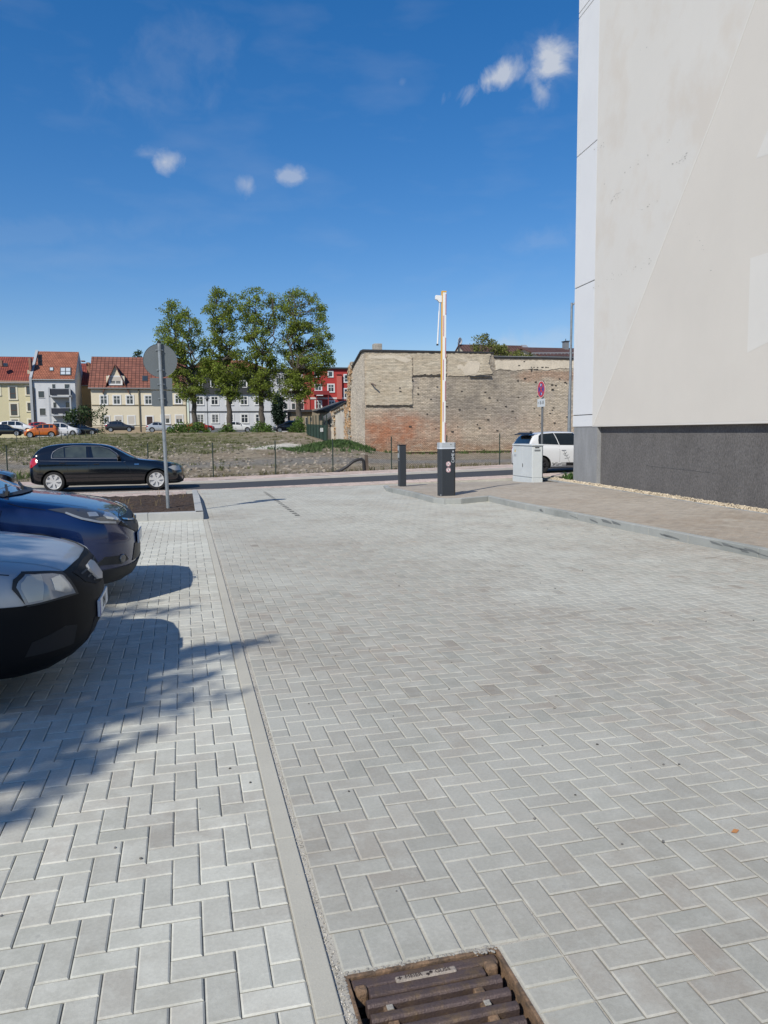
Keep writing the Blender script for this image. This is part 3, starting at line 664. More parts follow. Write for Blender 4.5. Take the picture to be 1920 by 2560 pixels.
M_let = mat('worn_letter', (.055, .04, .035), .6)
text('MEIER', 'lettering', .020, M_let, frame((1, 0, 0), (0, 1, 0), (0, 0, 1), (.207, -.0565, -.0072)), np_, .0008, sx=1.05)
text('GUSS', 'lettering', .020, M_let, frame((1, 0, 0), (0, 1, 0), (0, 0, 1), (.301, -.0565, -.0072)), np_, .0008, sx=1.05)
mb = MB()
for (cx_, cy_) in ((.252, -.061), (.263, -.055)):
    mb = MB()
    for k in range(3):
        a = k*math.pi/3+.3; mb.bar((cx_-math.cos(a)*.006, cy_-math.sin(a)*.006, -.0070), (cx_+math.cos(a)*.006, cy_+math.sin(a)*.006, -.0070),   .0028, .0016)
    mb.build('emblem', M_let, np_)
mb = MB(); mb.bar((.163, -.063, -.007), (.163, -.050, -.007), .003, .0016); mb.bar((.156, -.056, -.007), (.170, -.056, -.007), .003, .0016)
mb.build('emblem', M_let, np_)
for i in range(7):
    y = -.125-i*.0575; mb = MB(); x0, x1 = .042, GW-.038+.004*math.sin(i)
    n = 7; pts = [(-.0165, -.052), (.0165, -.052), (.0165, -.018), (.011, -.010), (-.011, -.010), (-.0165, -.018)]
    vs = [(x, y+p[0], p[1]) for x in (x0, x1) for p in pts]
    mb.add(vs, [(0, 1, 2, 3, 4, 5), (11, 10, 9, 8, 7, 6)]+[((k+1) % 6, k, k+6, (k+1) % 6+6) for k in range(6)]); mb.build('bar', M_iron, gr, bevel=.0045, recalc=True)
    for cx_ in (.105, .385):
        if i < 6:
            mb = MB(); mb.box(cx_-.016, cx_+.016, y-.0445, y-.013, -.062, -.019-.003*(i % 2)); mb.build('cross_rib', M_rust, gr, bevel=.004)
            if (i+int(cx_ > .2)) % 2 == 0:
                mb = MB(); mb.box(cx_-.008, cx_+.012, y-.037, y-.016, -.020, -.015); mb.build('mortar_splash', M_mortar, gr, bevel=.003)
mb = MB(); rm = random.Random(6)
for k in range(150):
    u = rm.random(); s = rm.uniform(.002, .006)
    if k % 2: c_ = Vector((.005+u*(GW-.01), .004+rm.gauss(0, .003), -.006))
    else: c_ = Vector((-.006+rm.gauss(0, .003), -u*GL, -.006))
    if k > 120: c_ = Vector((GW-.05+rm.gauss(0, .02), -.01+rm.gauss(0, .008), -.006))
    M = Matrix.Rotation(rm.uniform(0, 6), 3, 'Z')@Matrix.Diagonal((s*1.6, s, s*.6)); mb.add([c_+M@v for v in iv], ifc)
tag(mb.build('mortar_crumbs', M_mortar, gr), kind='stuff')

# ================================================================== BARRIER
M_anth = mat('anthracite_coat', (.030, .036, .045), .42, var=.04, vs=3, fine=.03, fs=300)
M_alu = mat('grey_cap', (.42, .45, .48), .5, var=.04, vs=4)
M_wh = mat('white_paint', (.80, .80, .80), .4, var=.02, vs=3)
def chamf(x0, x1, y0, y1, c):
    return [(x0+c, y0), (x1-c, y0), (x1, y0+c), (x1, y1-c), (x1-c, y1), (x0+c, y1), (x0, y1-c), (x0, y0+c)]
pb = gp(1117.5, 1239.5, .125); bx0 = at(1096.5, 1180, pb.y).x; bx1 = at(1138, 1180, pb.y).x; bw = bx1-bx0-.02; bcx = (bx0+bx1)/2+.03
bar_ = thing('barrier_gate', 'raised car park barrier with anthracite cabinet and upright white and yellow boom', 'barrier', (bcx, pb.y, KZ-.014))
TZ = at(1117, 1121, pb.y).z-KZ; CZ = at(1117, 1105, pb.y).z-KZ
mb = MB(); mb.prism(chamf(-bw/2, bw/2, 0, .26, .045), 0, TZ); cab = mb.build('cabinet', M_anth, bar_, bevel=.004)
mb = MB(); mb.prism(chamf(-bw/2-.006, bw/2+.006, -.006, .266, .045), TZ, TZ+.035); mb.build('cap_rim', mat('cap_light', (.62, .66, .72), .4), bar_, bevel=.003)
mb = MB(); mb.prism(chamf(-bw/2-.004, bw/2+.004, -.004, .264, .045), TZ+.036, CZ); mb.build('cap', M_alu, bar_, bevel=.008)
mb = MB(); mb.lathe([(0, -.002), (.012, -.002), (.012, .004)], 12, Matrix.Translation((.07, -.005, CZ-.045))); mb.build('lock', mat('black_plastic', (.012, .012, .013), .5), bar_)
mb = MB(); mb.box(-bw/2+.010, -bw/2+.022, .020-.03, .045-.03, .02, .05); mb.build('hinge', M_alu, bar_)
mb = MB(); mb.bar((-bw/2+.047, -.0035, .02), (-bw/2+.047, -.0035, TZ-.01), .006, .004); mb.build('edge_profile', mat('edge_grey', (.10, .11, .125), .35), bar_)
M_sign_w = mat('sign_white', (.80, .80, .80), .45); M_red = mat('sign_red', (.55, .05, .06), .45); M_blk = MATS['black_plastic']
FX = frame((1, 0, 0), (0, 0, 1), (0, -1, 0), (0, 0, 0))       # text plane facing -y
def FXat(x, z, y=-.003, rot=0):
    return Matrix.Translation((x, y, z))@frame((1, 0, 0), (0, 0, 1), (0, -1, 0), (0, 0, 0))@Matrix.Rotation(rot, 4, 'Z')
lx = bw/2-.075
text('CAME', 'lettering', .095, mat('logo_grey', (.62, .66, .70), .45), FXat(lx, TZ-.215, -.004, math.pi/2), cab, .0015, sx=.9)
mb = MB()
for dx, dz, w_, h_ in ((0, 0, .034, .012), (0, 0, .012, .036), (-.014, .012, .012, .012), (.014, .012, .012, .012)):
    mb.box(lx+dx-w_/2+.002, lx+dx+w_/2+.002, -.004-dx*.01, -.0005, TZ-.062+dz-h_/2, TZ-.062+dz+h_/2)
mb.build('emblem', MATS['logo_grey'], cab)
def disc(mb, c, r, y0, y1, n=24): mb.lathe([(0, y0), (r, y0), (r, y1)], n, Matrix.Translation(c))
for zc_, kind_ in ((at(1120, 1158.5, pb.y).z-KZ, 'bike'), (at(1120, 1173.5, pb.y).z-KZ, 'walk')):
    xc = at(1121, 1160, pb.y).x-bcx; mb = MB(); disc(mb, (xc, 0, zc_), .058, -.0035, 0); st = mb.build('prohibition_sticker', M_sign_w, bar_)
    mb = MB(); mb.lathe([(.042, -.0045), (.054, -.0045), (.054, -.003)], 24, Matrix.Translation((xc, 0, zc_)))
    mb.bar((xc-.034, -.0048, zc_+.034), (xc+.034, -.0048, zc_-.034), .009, .002, up=(0, 1, 0)); mb.build('red_ring', mat('sticker_red', (.50, .16, .20), .5), st)
    mb = MB()
    if kind_ == 'walk':
        disc(mb, (xc+.002, 0, zc_+.028), .007, -.0044, -.003, 10); mb.bar((xc, -.0042, zc_+.018), (xc-.002, -.0042, zc_-.006), .010, .002, up=(0, 1, 0))
        for a, b in (((-.002, -.005), (-.014, -.032)), ((-.002, -.005), (.012, -.03)), ((0, .015), (-.016, .0)), ((0, .015), (.014, .002))): mb.bar((xc+a[0], -.0042, zc_+a[1]), (xc+b[0], -.0042, zc_+b[1]), .005, .002, up=(0, 1, 0))
    else:
        for sx in (-1, 1): mb.lathe([(.009, -.0044), (.012, -.0044), (.012, -.003)], 14, Matrix.Translation((xc+sx*.018, 0, zc_-.008)))
        for a, b in (((-.018, -.008), (-.006, .012)), ((-.006, .012), (.012, .012)), ((.018, -.008), (.010, .018)), ((0, -.008), (.012, .012)), ((-.018, -.008), (0, -.008))): mb.bar((xc+a[0], -.0042, zc_+a[1]), (xc+b[0], -.0042, zc_+b[1]), .004, .002, up=(0, 1, 0))
    mb.build('pictogram', M_blk, st)
# boom
ax0 = at(1102.2, 1095, pb.y+.1).x-bcx; ax1 = at(1113.2, 1095, pb.y+.1).x-bcx; zt = at(1108, 727, pb.y+.1).z-KZ
lean = (at(1110, 730, pb.y+.1).x-at(1107.5, 1095, pb.y+.1).x)/(zt-CZ)
boom = thing('boom_dummy', None, None); bpy.data.objects.remove(boom)
def lb(mb, x0, x1, y0, y1, z0, z1):
    o0, o1 = lean*(z0-CZ), lean*(z1-CZ)
    mb.add([(x0+o0, y0, z0), (x1+o0, y0, z0), (x1+o0, y1, z0), (x0+o0, y1, z0), (x0+o1, y0, z1), (x1+o1, y0, z1), (x1+o1, y1, z1), (x0+o1, y1, z1)], [(3, 2, 1, 0), (4, 5, 6, 7), (0, 1, 5, 4), (1, 2, 6, 5), (2, 3, 7, 6), (3, 0, 4, 7)])
aw = ax1-ax0
mb = MB(); lb(mb, ax0+.022, ax1, .09, .135, CZ-.1, zt-.02); boom = mb.build('boom', M_wh, bar_, bevel=.006)
mb = MB(); lb(mb, ax0-.006, ax0+.0215, .088, .137, CZ-.1, zt); mb.build('yellow_edge', mat('boom_yellow', (.72, .40, .05), .5), boom, bevel=.006)
mb = MB(); lb(mb, ax0-.004, ax1+.004, .086, .139, zt-.018, zt+.012); mb.build('end_cap', MATS['boom_yellow'], boom, bevel=.004)
mb = MB()
M_refl = mat('reflective_red', (.42, .07, .10), .4)
zz = lambda py: CZ+(zt-CZ)*(1095-py)/(1095-727)
for a, b in ((733, 783), (838, 888), (944, 992), (1045, 1092)): lb(mb, ax1-.020, ax1-.008, .0865, .0895, zz(b), zz(a)); lb(mb, ax1+.0005, ax1+.003, .095, .13, zz(b), zz(a))
for a, b in ((785, 835), (891, 941), (995, 1043)): lb(mb, ax0+.040, ax0+.054, .0865, .0895, zz(b), zz(a))
mb.build('reflective_strip', M_refl, boom)
# tip bracket and hanging support leg
bz = at(1100, 745, pb.y+.1).z-KZ; bxl = at(1088.5, 745, pb.y+.1).x-bcx; bo = lean*(bz-CZ)
mb = MB(); mb.yprism([(bxl, bz-.02), (bxl+.05, bz-.035), (bxl+.09, bz-.085), (ax0+bo+.0, bz-.085), (ax0+bo+.0, bz+.07), (bxl+.01, bz+.075), (bxl, bz+.03)], .085, .140); br = mb.build('tip_bracket', M_wh, bar_, bevel=.006, recalc=True)
rz0 = bz-.085; rx0 = bxl+.105; rx1 = at(1094, 860, pb.y+.1).x-bcx; rz1 = at(1094, 862, pb.y+.1).z-KZ
mb = MB(); mb.tube([(rx0, .112, rz0), (rx0-.01, .112, rz0-.2)], .009, 8); mb.tube([(rx0-.01, .112, rz0-.2), (rx1, .112, rz1+.03)], .016, 10); leg = mb.build('support_leg', M_wh, bar_, smooth=True)
mb = MB(); mb.tube([(rx1, .112, rz1+.035), (rx1, .112, rz1)], .026, 10); mb.build('rubber_foot', M_blk, leg)

# ================================================================== TICKET COLUMN
pc = gp(1005, 1214, .10); x0 = at(994.5, 1190, pc.y).x; x1 = at(1016, 1190, pc.y).x; zt_ = at(1003, 1112, pc.y).z-.10; x1 -= 0; x0 += .055
col = thing('card_reader_column', 'slim anthracite card reader column with a pale panel on its side', 'reader column', ((x0+x1)/2, pc.y, .085)); w = x1-x0
mb = MB(); mb.prism(chamf(-w/2, w/2, 0, .20, .018), 0, zt_); mb.build('post', M_anth, col, bevel=.003)
mb = MB(); mb.box(-w/2-.012, w/2+.008, -.010, .212, zt_, zt_+.022); mb.build('lid', M_blk, col, bevel=.004)
mb = MB(); mb.box(-w/2-.004, -w/2+.001, .022, .178, zt_-.36, zt_-.012); pn = mb.build('reader_panel', mat('panel_grey', (.34, .37, .38), .5), col)
mb = MB(); mb.box(-w/2-.012, -w/2-.0045, .06, .15, zt_-.22, zt_-.15); mb.build('card_slot', M_blk, pn)
mb = MB(); mb.tube([(-w/2-.004, .06, zt_-.43), (-w/2+.002, .06, zt_-.43)], .012, 12); mb.build('lock', M_wh, col)

# ================================================================== SIGN SEEN FROM BEHIND
M_galv = mat('galvanised', (.34, .37, .39), .48, metal=.55, var=.10, vs=8, fine=.05, fs=120, col2=(.26, .29, .31), mask=(11, .5, .65))
M_back = mat('sign_back', (.135, .155, .165), .55, metal=.1, var=.04, vs=4)
ps = gp(420.5, 1269, .13); Ys = ps.y; top = at(397.5, 857, Ys)
sg = thing('traffic_sign', 'galvanised sign post in the planting bed with round disc and two plates seen from behind', 'road sign', (ps.x, Ys, .09))
L_ = lambda p: Vector((p.x-ps.x, 0, p.z-.09))
tp = L_(top); ln_ = tp.x/tp.z
mb = MB(); mb.tube([(0, 0, -.1), tp], .0365, 20); post = mb.build('post', M_galv, sg, smooth=True)
mb = MB(); mb.tube([tp-Vector((0, 0, .01)), tp+Vector((0, 0, .025))], .040, 16); mb.build('post_cap', M_blk, sg)
dc = L_(at(400.3, 901, Ys)); rd = .335
mb = MB(); mb.lathe([(0, .046), (rd-.006, .046), (rd, .040), (rd+.003, .046), (rd+.003, .052), (0, .052)], 56, Matrix.Translation((dc.x, 0, dc.z))); mb.build('sign_disc', M_back, sg, smooth=True)
for (xa, ya, xb, yb, c) in ((374.5, 944.5, 431, 973.5, .008), (378, 977, 432, 1016, .045)):
    a, b = L_(at(xa, ya, Ys)), L_(at(xb, yb, Ys)); pts = []
    for cx_, cz_, a0 in ((b.x-c, a.z-c, 0), (a.x+c, a.z-c, 90), (a.x+c, b.z+c, 180), (b.x-c, b.z+c, 270)):
        pts += [(cx_+c*math.cos(R_(a0+k*18)), cz_+c*math.sin(R_(a0+k*18))) for k in range(6)]
    mb = MB(); mb.yprism(pts, .046, .052); mb.build('additional_plate', M_back, sg, recalc=True)
for py in (875, 925, 960.5, 996.5):
    z = L_(at(400, py, Ys)).z; xo = z*ln_
    mb = MB(); mb.tube([(xo, 0, z-.012), (xo, 0, z+.012)], .041, 16); mb.box(xo-.075, xo+.075, .030, .0455, z-.012, z+.012)
    for sx in (-1, 1): mb.tube([(xo+sx*.052, -.012, z), (xo+sx*.052, .03, z)], .009, 8)
    mb.build('clamp', M_galv, sg)

# ================================================================== SWITCH CABINET
M_poly = mat('cabinet_grey', (.60, .635, .64), .55, var=.04, vs=2.5, fine=.02, fs=80, col2=(.52, .55, .55), mask=(4, .6, .75))
cbx, cby = 10.27, 21.66; Lc, Dc = 1.45, .36; cb = thing('switch_cabinet', 'pale grey double door electrical cabinet standing at the back of the paved walk', 'electrical cabinet', (cbx, cby, .065))
hz = at(1332, 1111, cby).z-.065
mb = MB(); mb.box(-.0, Dc, 0, Lc, -.05, .13); mb.build('plinth', M_poly, cb, bevel=.012)
mb = MB(); mb.box(.012, Dc-.012, .012, Lc-.012, .135, hz-.05); mb.build('housing', M_poly, cb, bevel=.012)
mb = MB(); mb.box(-.02, Dc+.02, -.02, Lc+.02, hz-.048, hz); mb.build('lid', M_poly, cb, bevel=.016)
for y0_, y1_ in ((.03, Lc/2-.004), (Lc/2+.004, Lc-.03)):
    mb = MB(); mb.box(.002, .0115, y0_, y1_, .155, hz-.07); dr = mb.build('door', M_poly, cb, bevel=.004)
    if y0_ < .1:
        mb = MB(); mb.box(-.012, .0015, Lc/2-.07, Lc/2-.03, .45, .56); mb.build('handle', mat('handle_grey', (.10, .11, .12), .5), dr, bevel=.006)
mb = MB(); zs_ = hz-.20
mb.add([(-.0015, Lc-.14, zs_-.05), (-.0015, Lc-.24, zs_-.05), (-.0015, Lc-.19, zs_+.05)], [(0, 1, 2)]); o = mb.build('warning_label', mat('warn_yellow', (.75, .50, .05), .5), cb); so = o.modifiers.new('t', 'SOLIDIFY'); so.thickness = .002
mb = MB(); mb.bar((-.0035, Lc-.19, zs_-.03), (-.0035, Lc-.19, zs_+.025), .012, .002, up=(1, 0, 0)); mb.build('bolt_symbol', M_blk, o)
mb = MB(); mb.box(-.0005, .0015, Lc-.28, Lc-.10, zs_-.20, zs_-.12); mb.build('type_label', mat('label_grey', (.42, .45, .47), .5), cb)
mb = MB(); mb.box(.10, .24, .004, .0115, hz-.115, hz-.085); mb.build('vent', M_blk, cb)
mb = MB()
for k in range(5): mb.box(.08, Dc-.08, .008, .0118, hz-.16-k*.012, hz-.165-k*.012)
mb.build('vent_slots', MATS['handle_grey'], cb)

# ================================================================== NO-STOPPING SIGN
Yn = 22.6; pn_ = at(1355, 1100, Yn); zg = .05
ns = thing('no_stopping_sign', 'blue and red no stopping sign over a white plate, on a pole behind the cabinet', 'road sign', (pn_.x, Yn, zg))
ztop = at(1356, 952.5, Yn).z-zg; mb = MB(); mb.tube([(0, 0, 0), (0, 0, ztop-.03)], .036, 16); mb.build('pole', mat('dark_galv', (.20, .21, .22), .5, metal=.5), ns, smooth=True)
mb = MB(); mb.tube([(0, 0, ztop-.03), (0, 0, ztop)], .040, 14); mb.build('pole_cap', M_blk, ns)
zc_ = at(1352, 973.5, Yn).z-zg; rr_ = .27; ang = R_(180-5)  # facing direction
vd = Vector((pn_.x, Yn, 0)).normalized(); ca = math.acos(.44)
nrm = Vector((-vd.x*math.cos(ca)-vd.y*math.sin(ca), -vd.y*math.cos(ca)+vd.x*math.sin(ca), 0)); xr = Vector((0, 0, 1)).cross(nrm)
Ms = frame(xr, (0, 0, 1), nrm, Vector((0, 0, zc_))+nrm*.045)
def fdisc(name, r, d0, d1, material, parent, r0=0):
    mb = MB(); n = 40
    if r0: vs = [Ms@Vector((q*math.cos(2*math.pi*k/n), q*math.sin(2*math.pi*k/n), d)) for d in (d0, d1) for q in (r0, r) for k in range(n)]; f = [(2*n+k, 2*n+(k+1) % n, 3*n+(k+1) % n, 3*n+k)[::-1] for k in range(n)]+[(n+k, n+(k+1) % n, 3*n+(k+1) % n, 3*n+k) for k in range(n)]
    else: vs = [Ms@Vector((r*math.cos(2*math.pi*k/n), r*math.sin(2*math.pi*k/n), d)) for d in (d0, d1) for k in range(n)]; f = [tuple(range(n, 2*n)), tuple(range(n-1, -1, -1))]+[(k, (k+1) % n, (k+1) % n+n, k+n) for k in range(n)]
    mb.add(vs, f); return mb.build(name, material, parent, recalc=True)
sf = fdisc('sign_disc', rr_, 0, .004, mat('sign_edge', (.75, .62, .60), .45), ns)
fdisc('blue_field', rr_*.92, .004, .0055, mat('sign_blue', (.05, .06, .30), .45), sf); fdisc('red_ring', rr_*.93, .0055, .007, M_red, sf, rr_*.70)
mb = MB()
for a in (45, 135): c_, s_ = math.cos(R_(a))*rr_*.78, math.sin(R_(a))*rr_*.78; mb.bar(Ms@Vector((-c_, -s_, .0065)), Ms@Vector((c_, s_, .0065)), .055, .002, up=nrm)
mb.build('red_cross', M_red, sf)
for sgn in (1, -1):
    mb = MB(); y = sgn*rr_*.52; mb.bar(Ms@Vector((-.035*sgn-.01, y, .009)), Ms@Vector((.05, y, .009)), .018, .002, up=nrm)
    mb.add([Ms@Vector((-.075*sgn, y, .010)), Ms@Vector((-.02*sgn, y+.045, .010)), Ms@Vector((-.02*sgn, y-.045, .010))], [(0, 1, 2)]); mb.build('white_arrow', M_sign_w, sf)
zp0 = at(1352, 1017, Yn).z-zg; zp1 = at(1352, 997, Yn).z-zg
mb = MB(); hw = .265
mb.add([Vector((0, 0, 0))+xr*a+nrm*d+Vector((0, 0, z)) for d in (.041, .046) for a, z in ((-hw, zp0), (hw, zp0), (hw, zp1), (-hw, zp1))], [(0, 3, 2, 1), (4, 5, 6, 7), (0, 1, 5, 4), (1, 2, 6, 5), (2, 3, 7, 6), (3, 0, 4, 7)]); pl = mb.build('time_plate', mat('plate_pale', (.62, .66, .68), .45), ns)
text('8-18', 'lettering', .16, M_blk, frame(xr, (0, 0, 1), nrm, Vector((0, 0, (zp0+zp1)/2))+nrm*.0475+xr*.05), pl, .0008, sx=.95)
mb = MB(); mb.add([Vector((0, 0, (zp0+zp1)/2))+nrm*.048+xr*a+Vector((0, 0, z)) for a, z in ((-.24, 0), (-.19, .04), (-.19, -.04))], [(0, 1, 2)]); mb.build('small_arrow', M_blk, pl)

# ================================================================== LAMP POST BEYOND THE STREET
Yl = 29.6; pl_ = at(1422.5, 1100, Yl); zg = street_z(pl_.x)+.07; tl = at(1429.5, 757, Yl)
lp = thing('street_lamp', 'tall grey tapered lamp post beside the corner of the office block', 'street lamp', (pl_.x, Yl, zg)); tz = tl.z-zg; txx = tl.x-pl_.x
mb = MB(); mb.tube([(0, 0, 0), (0, 0, tz*.33), (txx*.6, 0, tz*.6), (txx, 0, tz)], [.075, .068, .052, .042], 16); mb.build('post', M_galv, lp, smooth=True)
ea = at(1458, 738, Yl); mb = MB(); mb.tube([(txx, 0, tz-.12), (ea.x-pl_.x, 0, ea.z-zg)], .032, 10); ar_ = mb.build('arm', M_galv, lp, smooth=True)
mb = MB(); hx, hz_ = ea.x-pl_.x, ea.z-zg; mb.blob((hx+.35, 0, hz_+.02), .42, .14, .06, 8); mb.build('lamp_head', M_galv, ar_, smooth=True)

# ================================================================== WIRE FENCE
M_green = mat('fence_green', (.018, .035, .026), .5)
Yf = 30.52; fpx = [(18.5, 1173), (197, 1190), (372, 1190), (533.5, 1188), (689.5, 1183), (832.5, 1178), (979, 1173), (1117, 1168), (1249, 1163), (1385, 1158)]
fx = [at(x, y, Yf).x for x, y in fpx]; fx = [fx[0]-2.9*k for k in (4, 3, 2, 1)]+fx+[fx[-1]+2.6*k for k in range(1, 5)]
fen = thing('wire_fence', 'low dark green chain link fence along the far side of the street', 'fence', (fx[4], Yf, 0)); HF = 1.36
for x in fx:
    z = street_z(x)+.05; mb = MB(); mb.tube([(x-fx[4], 0, z-.1), (x-fx[4], 0, z+HF)], .024, 8); p_ = mb.build('fence_post', M_green, fen, smooth=True)
for dz in (.10, .70, 1.30):
    mb = MB(); mb.tube([(x-fx[4], 0, street_z(x)+.05+dz) for x in fx], .0022, 4); mb.build('tension_wire', M_green, fen)
mb = MB(); xa, xb = fx[0], fx[-1]; x = xa
while x < xb:
    for sgn in (1, -1):
        z0_, z1_ = street_z(x)+.10, street_z(x)+.10+1.24; mb.bar((x-fx[4], .004*sgn, z0_ if sgn > 0 else z1_), (x+1.24-fx[4], .004*sgn, z1_ if sgn > 0 else z0_), .0032, .0032)
    x += .085
mb.build('wire_mesh', M_green, fen)
pp = [at(x, y, Yf-.15) for x, y in ((836, 1182), (852, 1176), (868, 1166), (884, 1153), (896, 1148.5), (904, 1148), (908.5, 1152), (909.5, 1160), (910, 1178))]
mb = MB(); mb.tube([(p.x-pp[-1].x, 0, p.z) for p in pp], .062, 14); pi = thing('bent_pipe', 'thick black plastic pipe bent over and ending beside a wooden stake', 'pipe', (pp[-1].x, Yf-.15, 0)); mb.build('pipe', mat('black_pipe', (.022, .022, .024), .45), pi, smooth=True)
mb = MB()
for k in range(24):
    u = k/24*(len(pp)-1.001); i = int(u); p = pp[i].lerp(pp[i+1], u-i); mb.tube([(p.x-pp[-1].x-.004, 0, p.z), (p.x-pp[-1].x+.004, 0, p.z+.003)], .066, 12)
mb.build('ribs', MATS['black_pipe'], pi)
a = at(918, 1177, Yf-.1); b = at(915.5, 1137, Yf-.1); mb = MB(); mb.bar((0, 0, -.1), (b.x-a.x, 0, b.z-a.z), .12, .12); st = thing('wooden_stake', 'weathered dark wooden stake standing beside the bent black pipe', 'stake', (a.x, Yf-.1, a.z)); mb.build('stake', mat('old_wood', (.11, .085, .065), .9, var=.3, vs=8, stretch=(1, 1, .2), bump=.4, bs=30), st, bevel=.008)
# ================================================================== OLD BRICK BUILDING
def atx(x, y, X):
    d = ray(x, y); return Vector(CC+d*(X/d[0]))
def brick_mat(name, flank=False, thin=False):
    m = bpy.data.materials.new(name); m.use_nodes = True; nt = m.node_tree; N = nt.nodes; L = nt.links; b = N['Principled BSDF']; b.inputs['Roughness'].default_value = .95; b.inputs['Specular IOR Level'].default_value = .1
    g = N.new('ShaderNodeNewGeometry'); sp = N.new('ShaderNodeSeparateXYZ'); L.new(g.outputs['Position'], sp.inputs[0])
    def ma(op, a, c=0.0):
        n = N.new('ShaderNodeMath'); n.operation = op
        for i, v in enumerate((a, c)):
            if isinstance(v, (int, float)): n.inputs[i].default_value = v
            else: L.new(v, n.inputs[i])
        return n.outputs[0]
    def mr(f, a, c, d, e):
        n = N.new('ShaderNodeMapRange'); n.inputs[1].default_value = a; n.inputs[2].default_value = c; n.inputs[3].default_value = d; n.inputs[4].default_value = e; L.new(f, n.inputs[0]); return n.outputs[0]
    def mix(f, a, c):
        n = N.new('ShaderNodeMix'); n.data_type = 'RGBA'; L.new(f, n.inputs[0])
        for i, v in ((6, a), (7, c)):
            if isinstance(v, tuple): n.inputs[i].default_value = (*v, 1)
            else: L.new(v, n.inputs[i])
        return n.outputs[2]
    X, Y, Z = sp.outputs; u = Y if flank else X
    cv = N.new('ShaderNodeCombineXYZ'); L.new(u, cv.inputs[0]); L.new(Z, cv.inputs[1]); V = cv.outputs[0]
    def noise(s, det=6, r=.65, st=None):
        n = N.new('ShaderNodeTexNoise'); n.inputs['Scale'].default_value = s; n.inputs['Detail'].default_value = det; n.inputs['Roughness'].default_value = r
        if st:
            mp = N.new('ShaderNodeMapping'); mp.inputs['Scale'].default_value = st; L.new(V, mp.inputs[0]); L.new(mp.outputs[0], n.inputs['Vector'])
        else: L.new(V, n.inputs['Vector'])
        return n.outputs['Fac']
    # wavy brick courses
    wob = N.new('ShaderNodeVectorMath'); wob.operation = 'ADD'; wn = N.new('ShaderNodeCombineXYZ'); L.new(ma('MULTIPLY', ma('SUBTRACT', noise(.6, 3), .5), .10), wn.inputs[1]); L.new(V, wob.inputs[0]); L.new(wn.outputs[0], wob.inputs[1])
    bt = N.new('ShaderNodeTexBrick'); bt.inputs['Scale'].default_value = 1; bt.inputs['Brick Width'].default_value = .27; bt.inputs['Row Height'].default_value = .10; bt.inputs['Mortar Size'].default_value = .013; bt.inputs['Mortar Smooth'].default_value = .4; bt.inputs['Bias'].default_value = 0
    bt.inputs['Color1'].default_value = (1, 1, 1, 1); bt.inputs['Color2'].default_value = (.76, .76, .76, 1); bt.inputs['Mortar'].default_value = (.50, .50, .50, 1); L.new(wob.outputs[0], bt.inputs['Vector'])
    c = mix(mr(noise(.55), .35, .65, 0, 1), (.66, .565, .435), (.565, .485, .385))
    c = mix(mr(noise(.22, 3), .5, .62, 0, .45), c, (.40, .355, .32))
    if not flank:
        xx = ma('ADD', X, ma('MULTIPLY', ma('SUBTRACT', noise(.5), .5), 7)); zz = ma('ADD', Z, ma('MULTIPLY', ma('SUBTRACT', noise(.8), .5), 1.2))
        red = ma('MULTIPLY', mr(zz, 3.3, 2.4, 0, 1), mr(xx, 20.5, 15.5, .15, 1))
        c = mix(ma('MULTIPLY', red, mr(noise(.9), .34, .6, .35, .95)), c, (.52, .235, .135))
        red2 = ma('MULTIPLY', ma('MULTIPLY', mr(xx, 23.6, 24.6, 0, 1), mr(zz, 5.3, 5.55, 0, 1)), mr(zz, 6.2, 5.95, 0, 1)); c = mix(ma('MULTIPLY', red2, .5), c, (.42, .22, .14))
        low = ma('MULTIPLY', mr(zz, 1.0, .5, 0, .65), mr(noise(1.5), .35, .6, .2, 1)); c = mix(low, c, (.42, .235, .135))
        soot = ma('MULTIPLY', mr(zz, 1.6, 3.0, 0, 1), mr(xx, 16.5, 18.5, 0, 1)); soot = ma('MULTIPLY', soot, mr(xx, 25.5, 23, 0, 1)); c = mix(ma('MULTIPLY', soot, mr(noise(.7), .33, .62, .15, .80)), c, (.30, .265, .225))
    else:
        c = mix(mr(Z, 3.2, 4.2, 0, .75), c, (.64, .57, .47)); c = mix(mr(noise(.8), .4, .6, 0, .7), c, (.68, .61, .51))
    if thin: c = mix(mr(noise(.9, 5, .6, (.5, 1.4, 1)), .40, .62, 0, 1), (.56, .475, .355), (.64, .565, .44))
    # remains of lime wash
    c = mix(mr(noise(1.4, 7, .7, (.55, 1.6, 1)), .55, .68, 0, .6), c, (.66, .58, .47))
    n = N.new('ShaderNodeMix'); n.data_type = 'RGBA'; n.blend_type = 'MULTIPLY'; n.inputs[0].default_value = .38 if thin else .85; L.new(c, n.inputs[6]); L.new(bt.outputs['Color'], n.inputs[7]); c = n.outputs[2]
    c = mix(mr(noise(7, 3, .8, (.6, 1.5, 1)), .66 if thin else .60, .72 if thin else .66, 0, .8), c, (.075, .062, .052))
    sc_ = N.new('ShaderNodeVectorMath'); sc_.operation = 'SCALE'; L.new(c, sc_.inputs[0]); L.new(mr(noise(4.5, 4, .8, (.45, 1.8, 1)), .3, .7, .60, 1.38), sc_.inputs['Scale']); L.new(sc_.outputs[0], b.inputs['Base Color'])
    bp_ = N.new('ShaderNodeBump'); bp_.inputs['Strength'].default_value = 1; bp_.inputs['Distance'].default_value = .05; L.new(ma('ADD', ma('MULTIPLY', bt.outputs['Fac'], -.5), noise(5, 5, .8, (.5, 1.5, 1))), bp_.inputs['Height']); L.new(bp_.outputs[0], b.inputs['Normal'])
    return m
YB = 54.0; c0 = at(913.6, 1126, YB); XB = c0.x; XS = at(1234, 900, YB).x; XE = at(1500, 900, YB).x
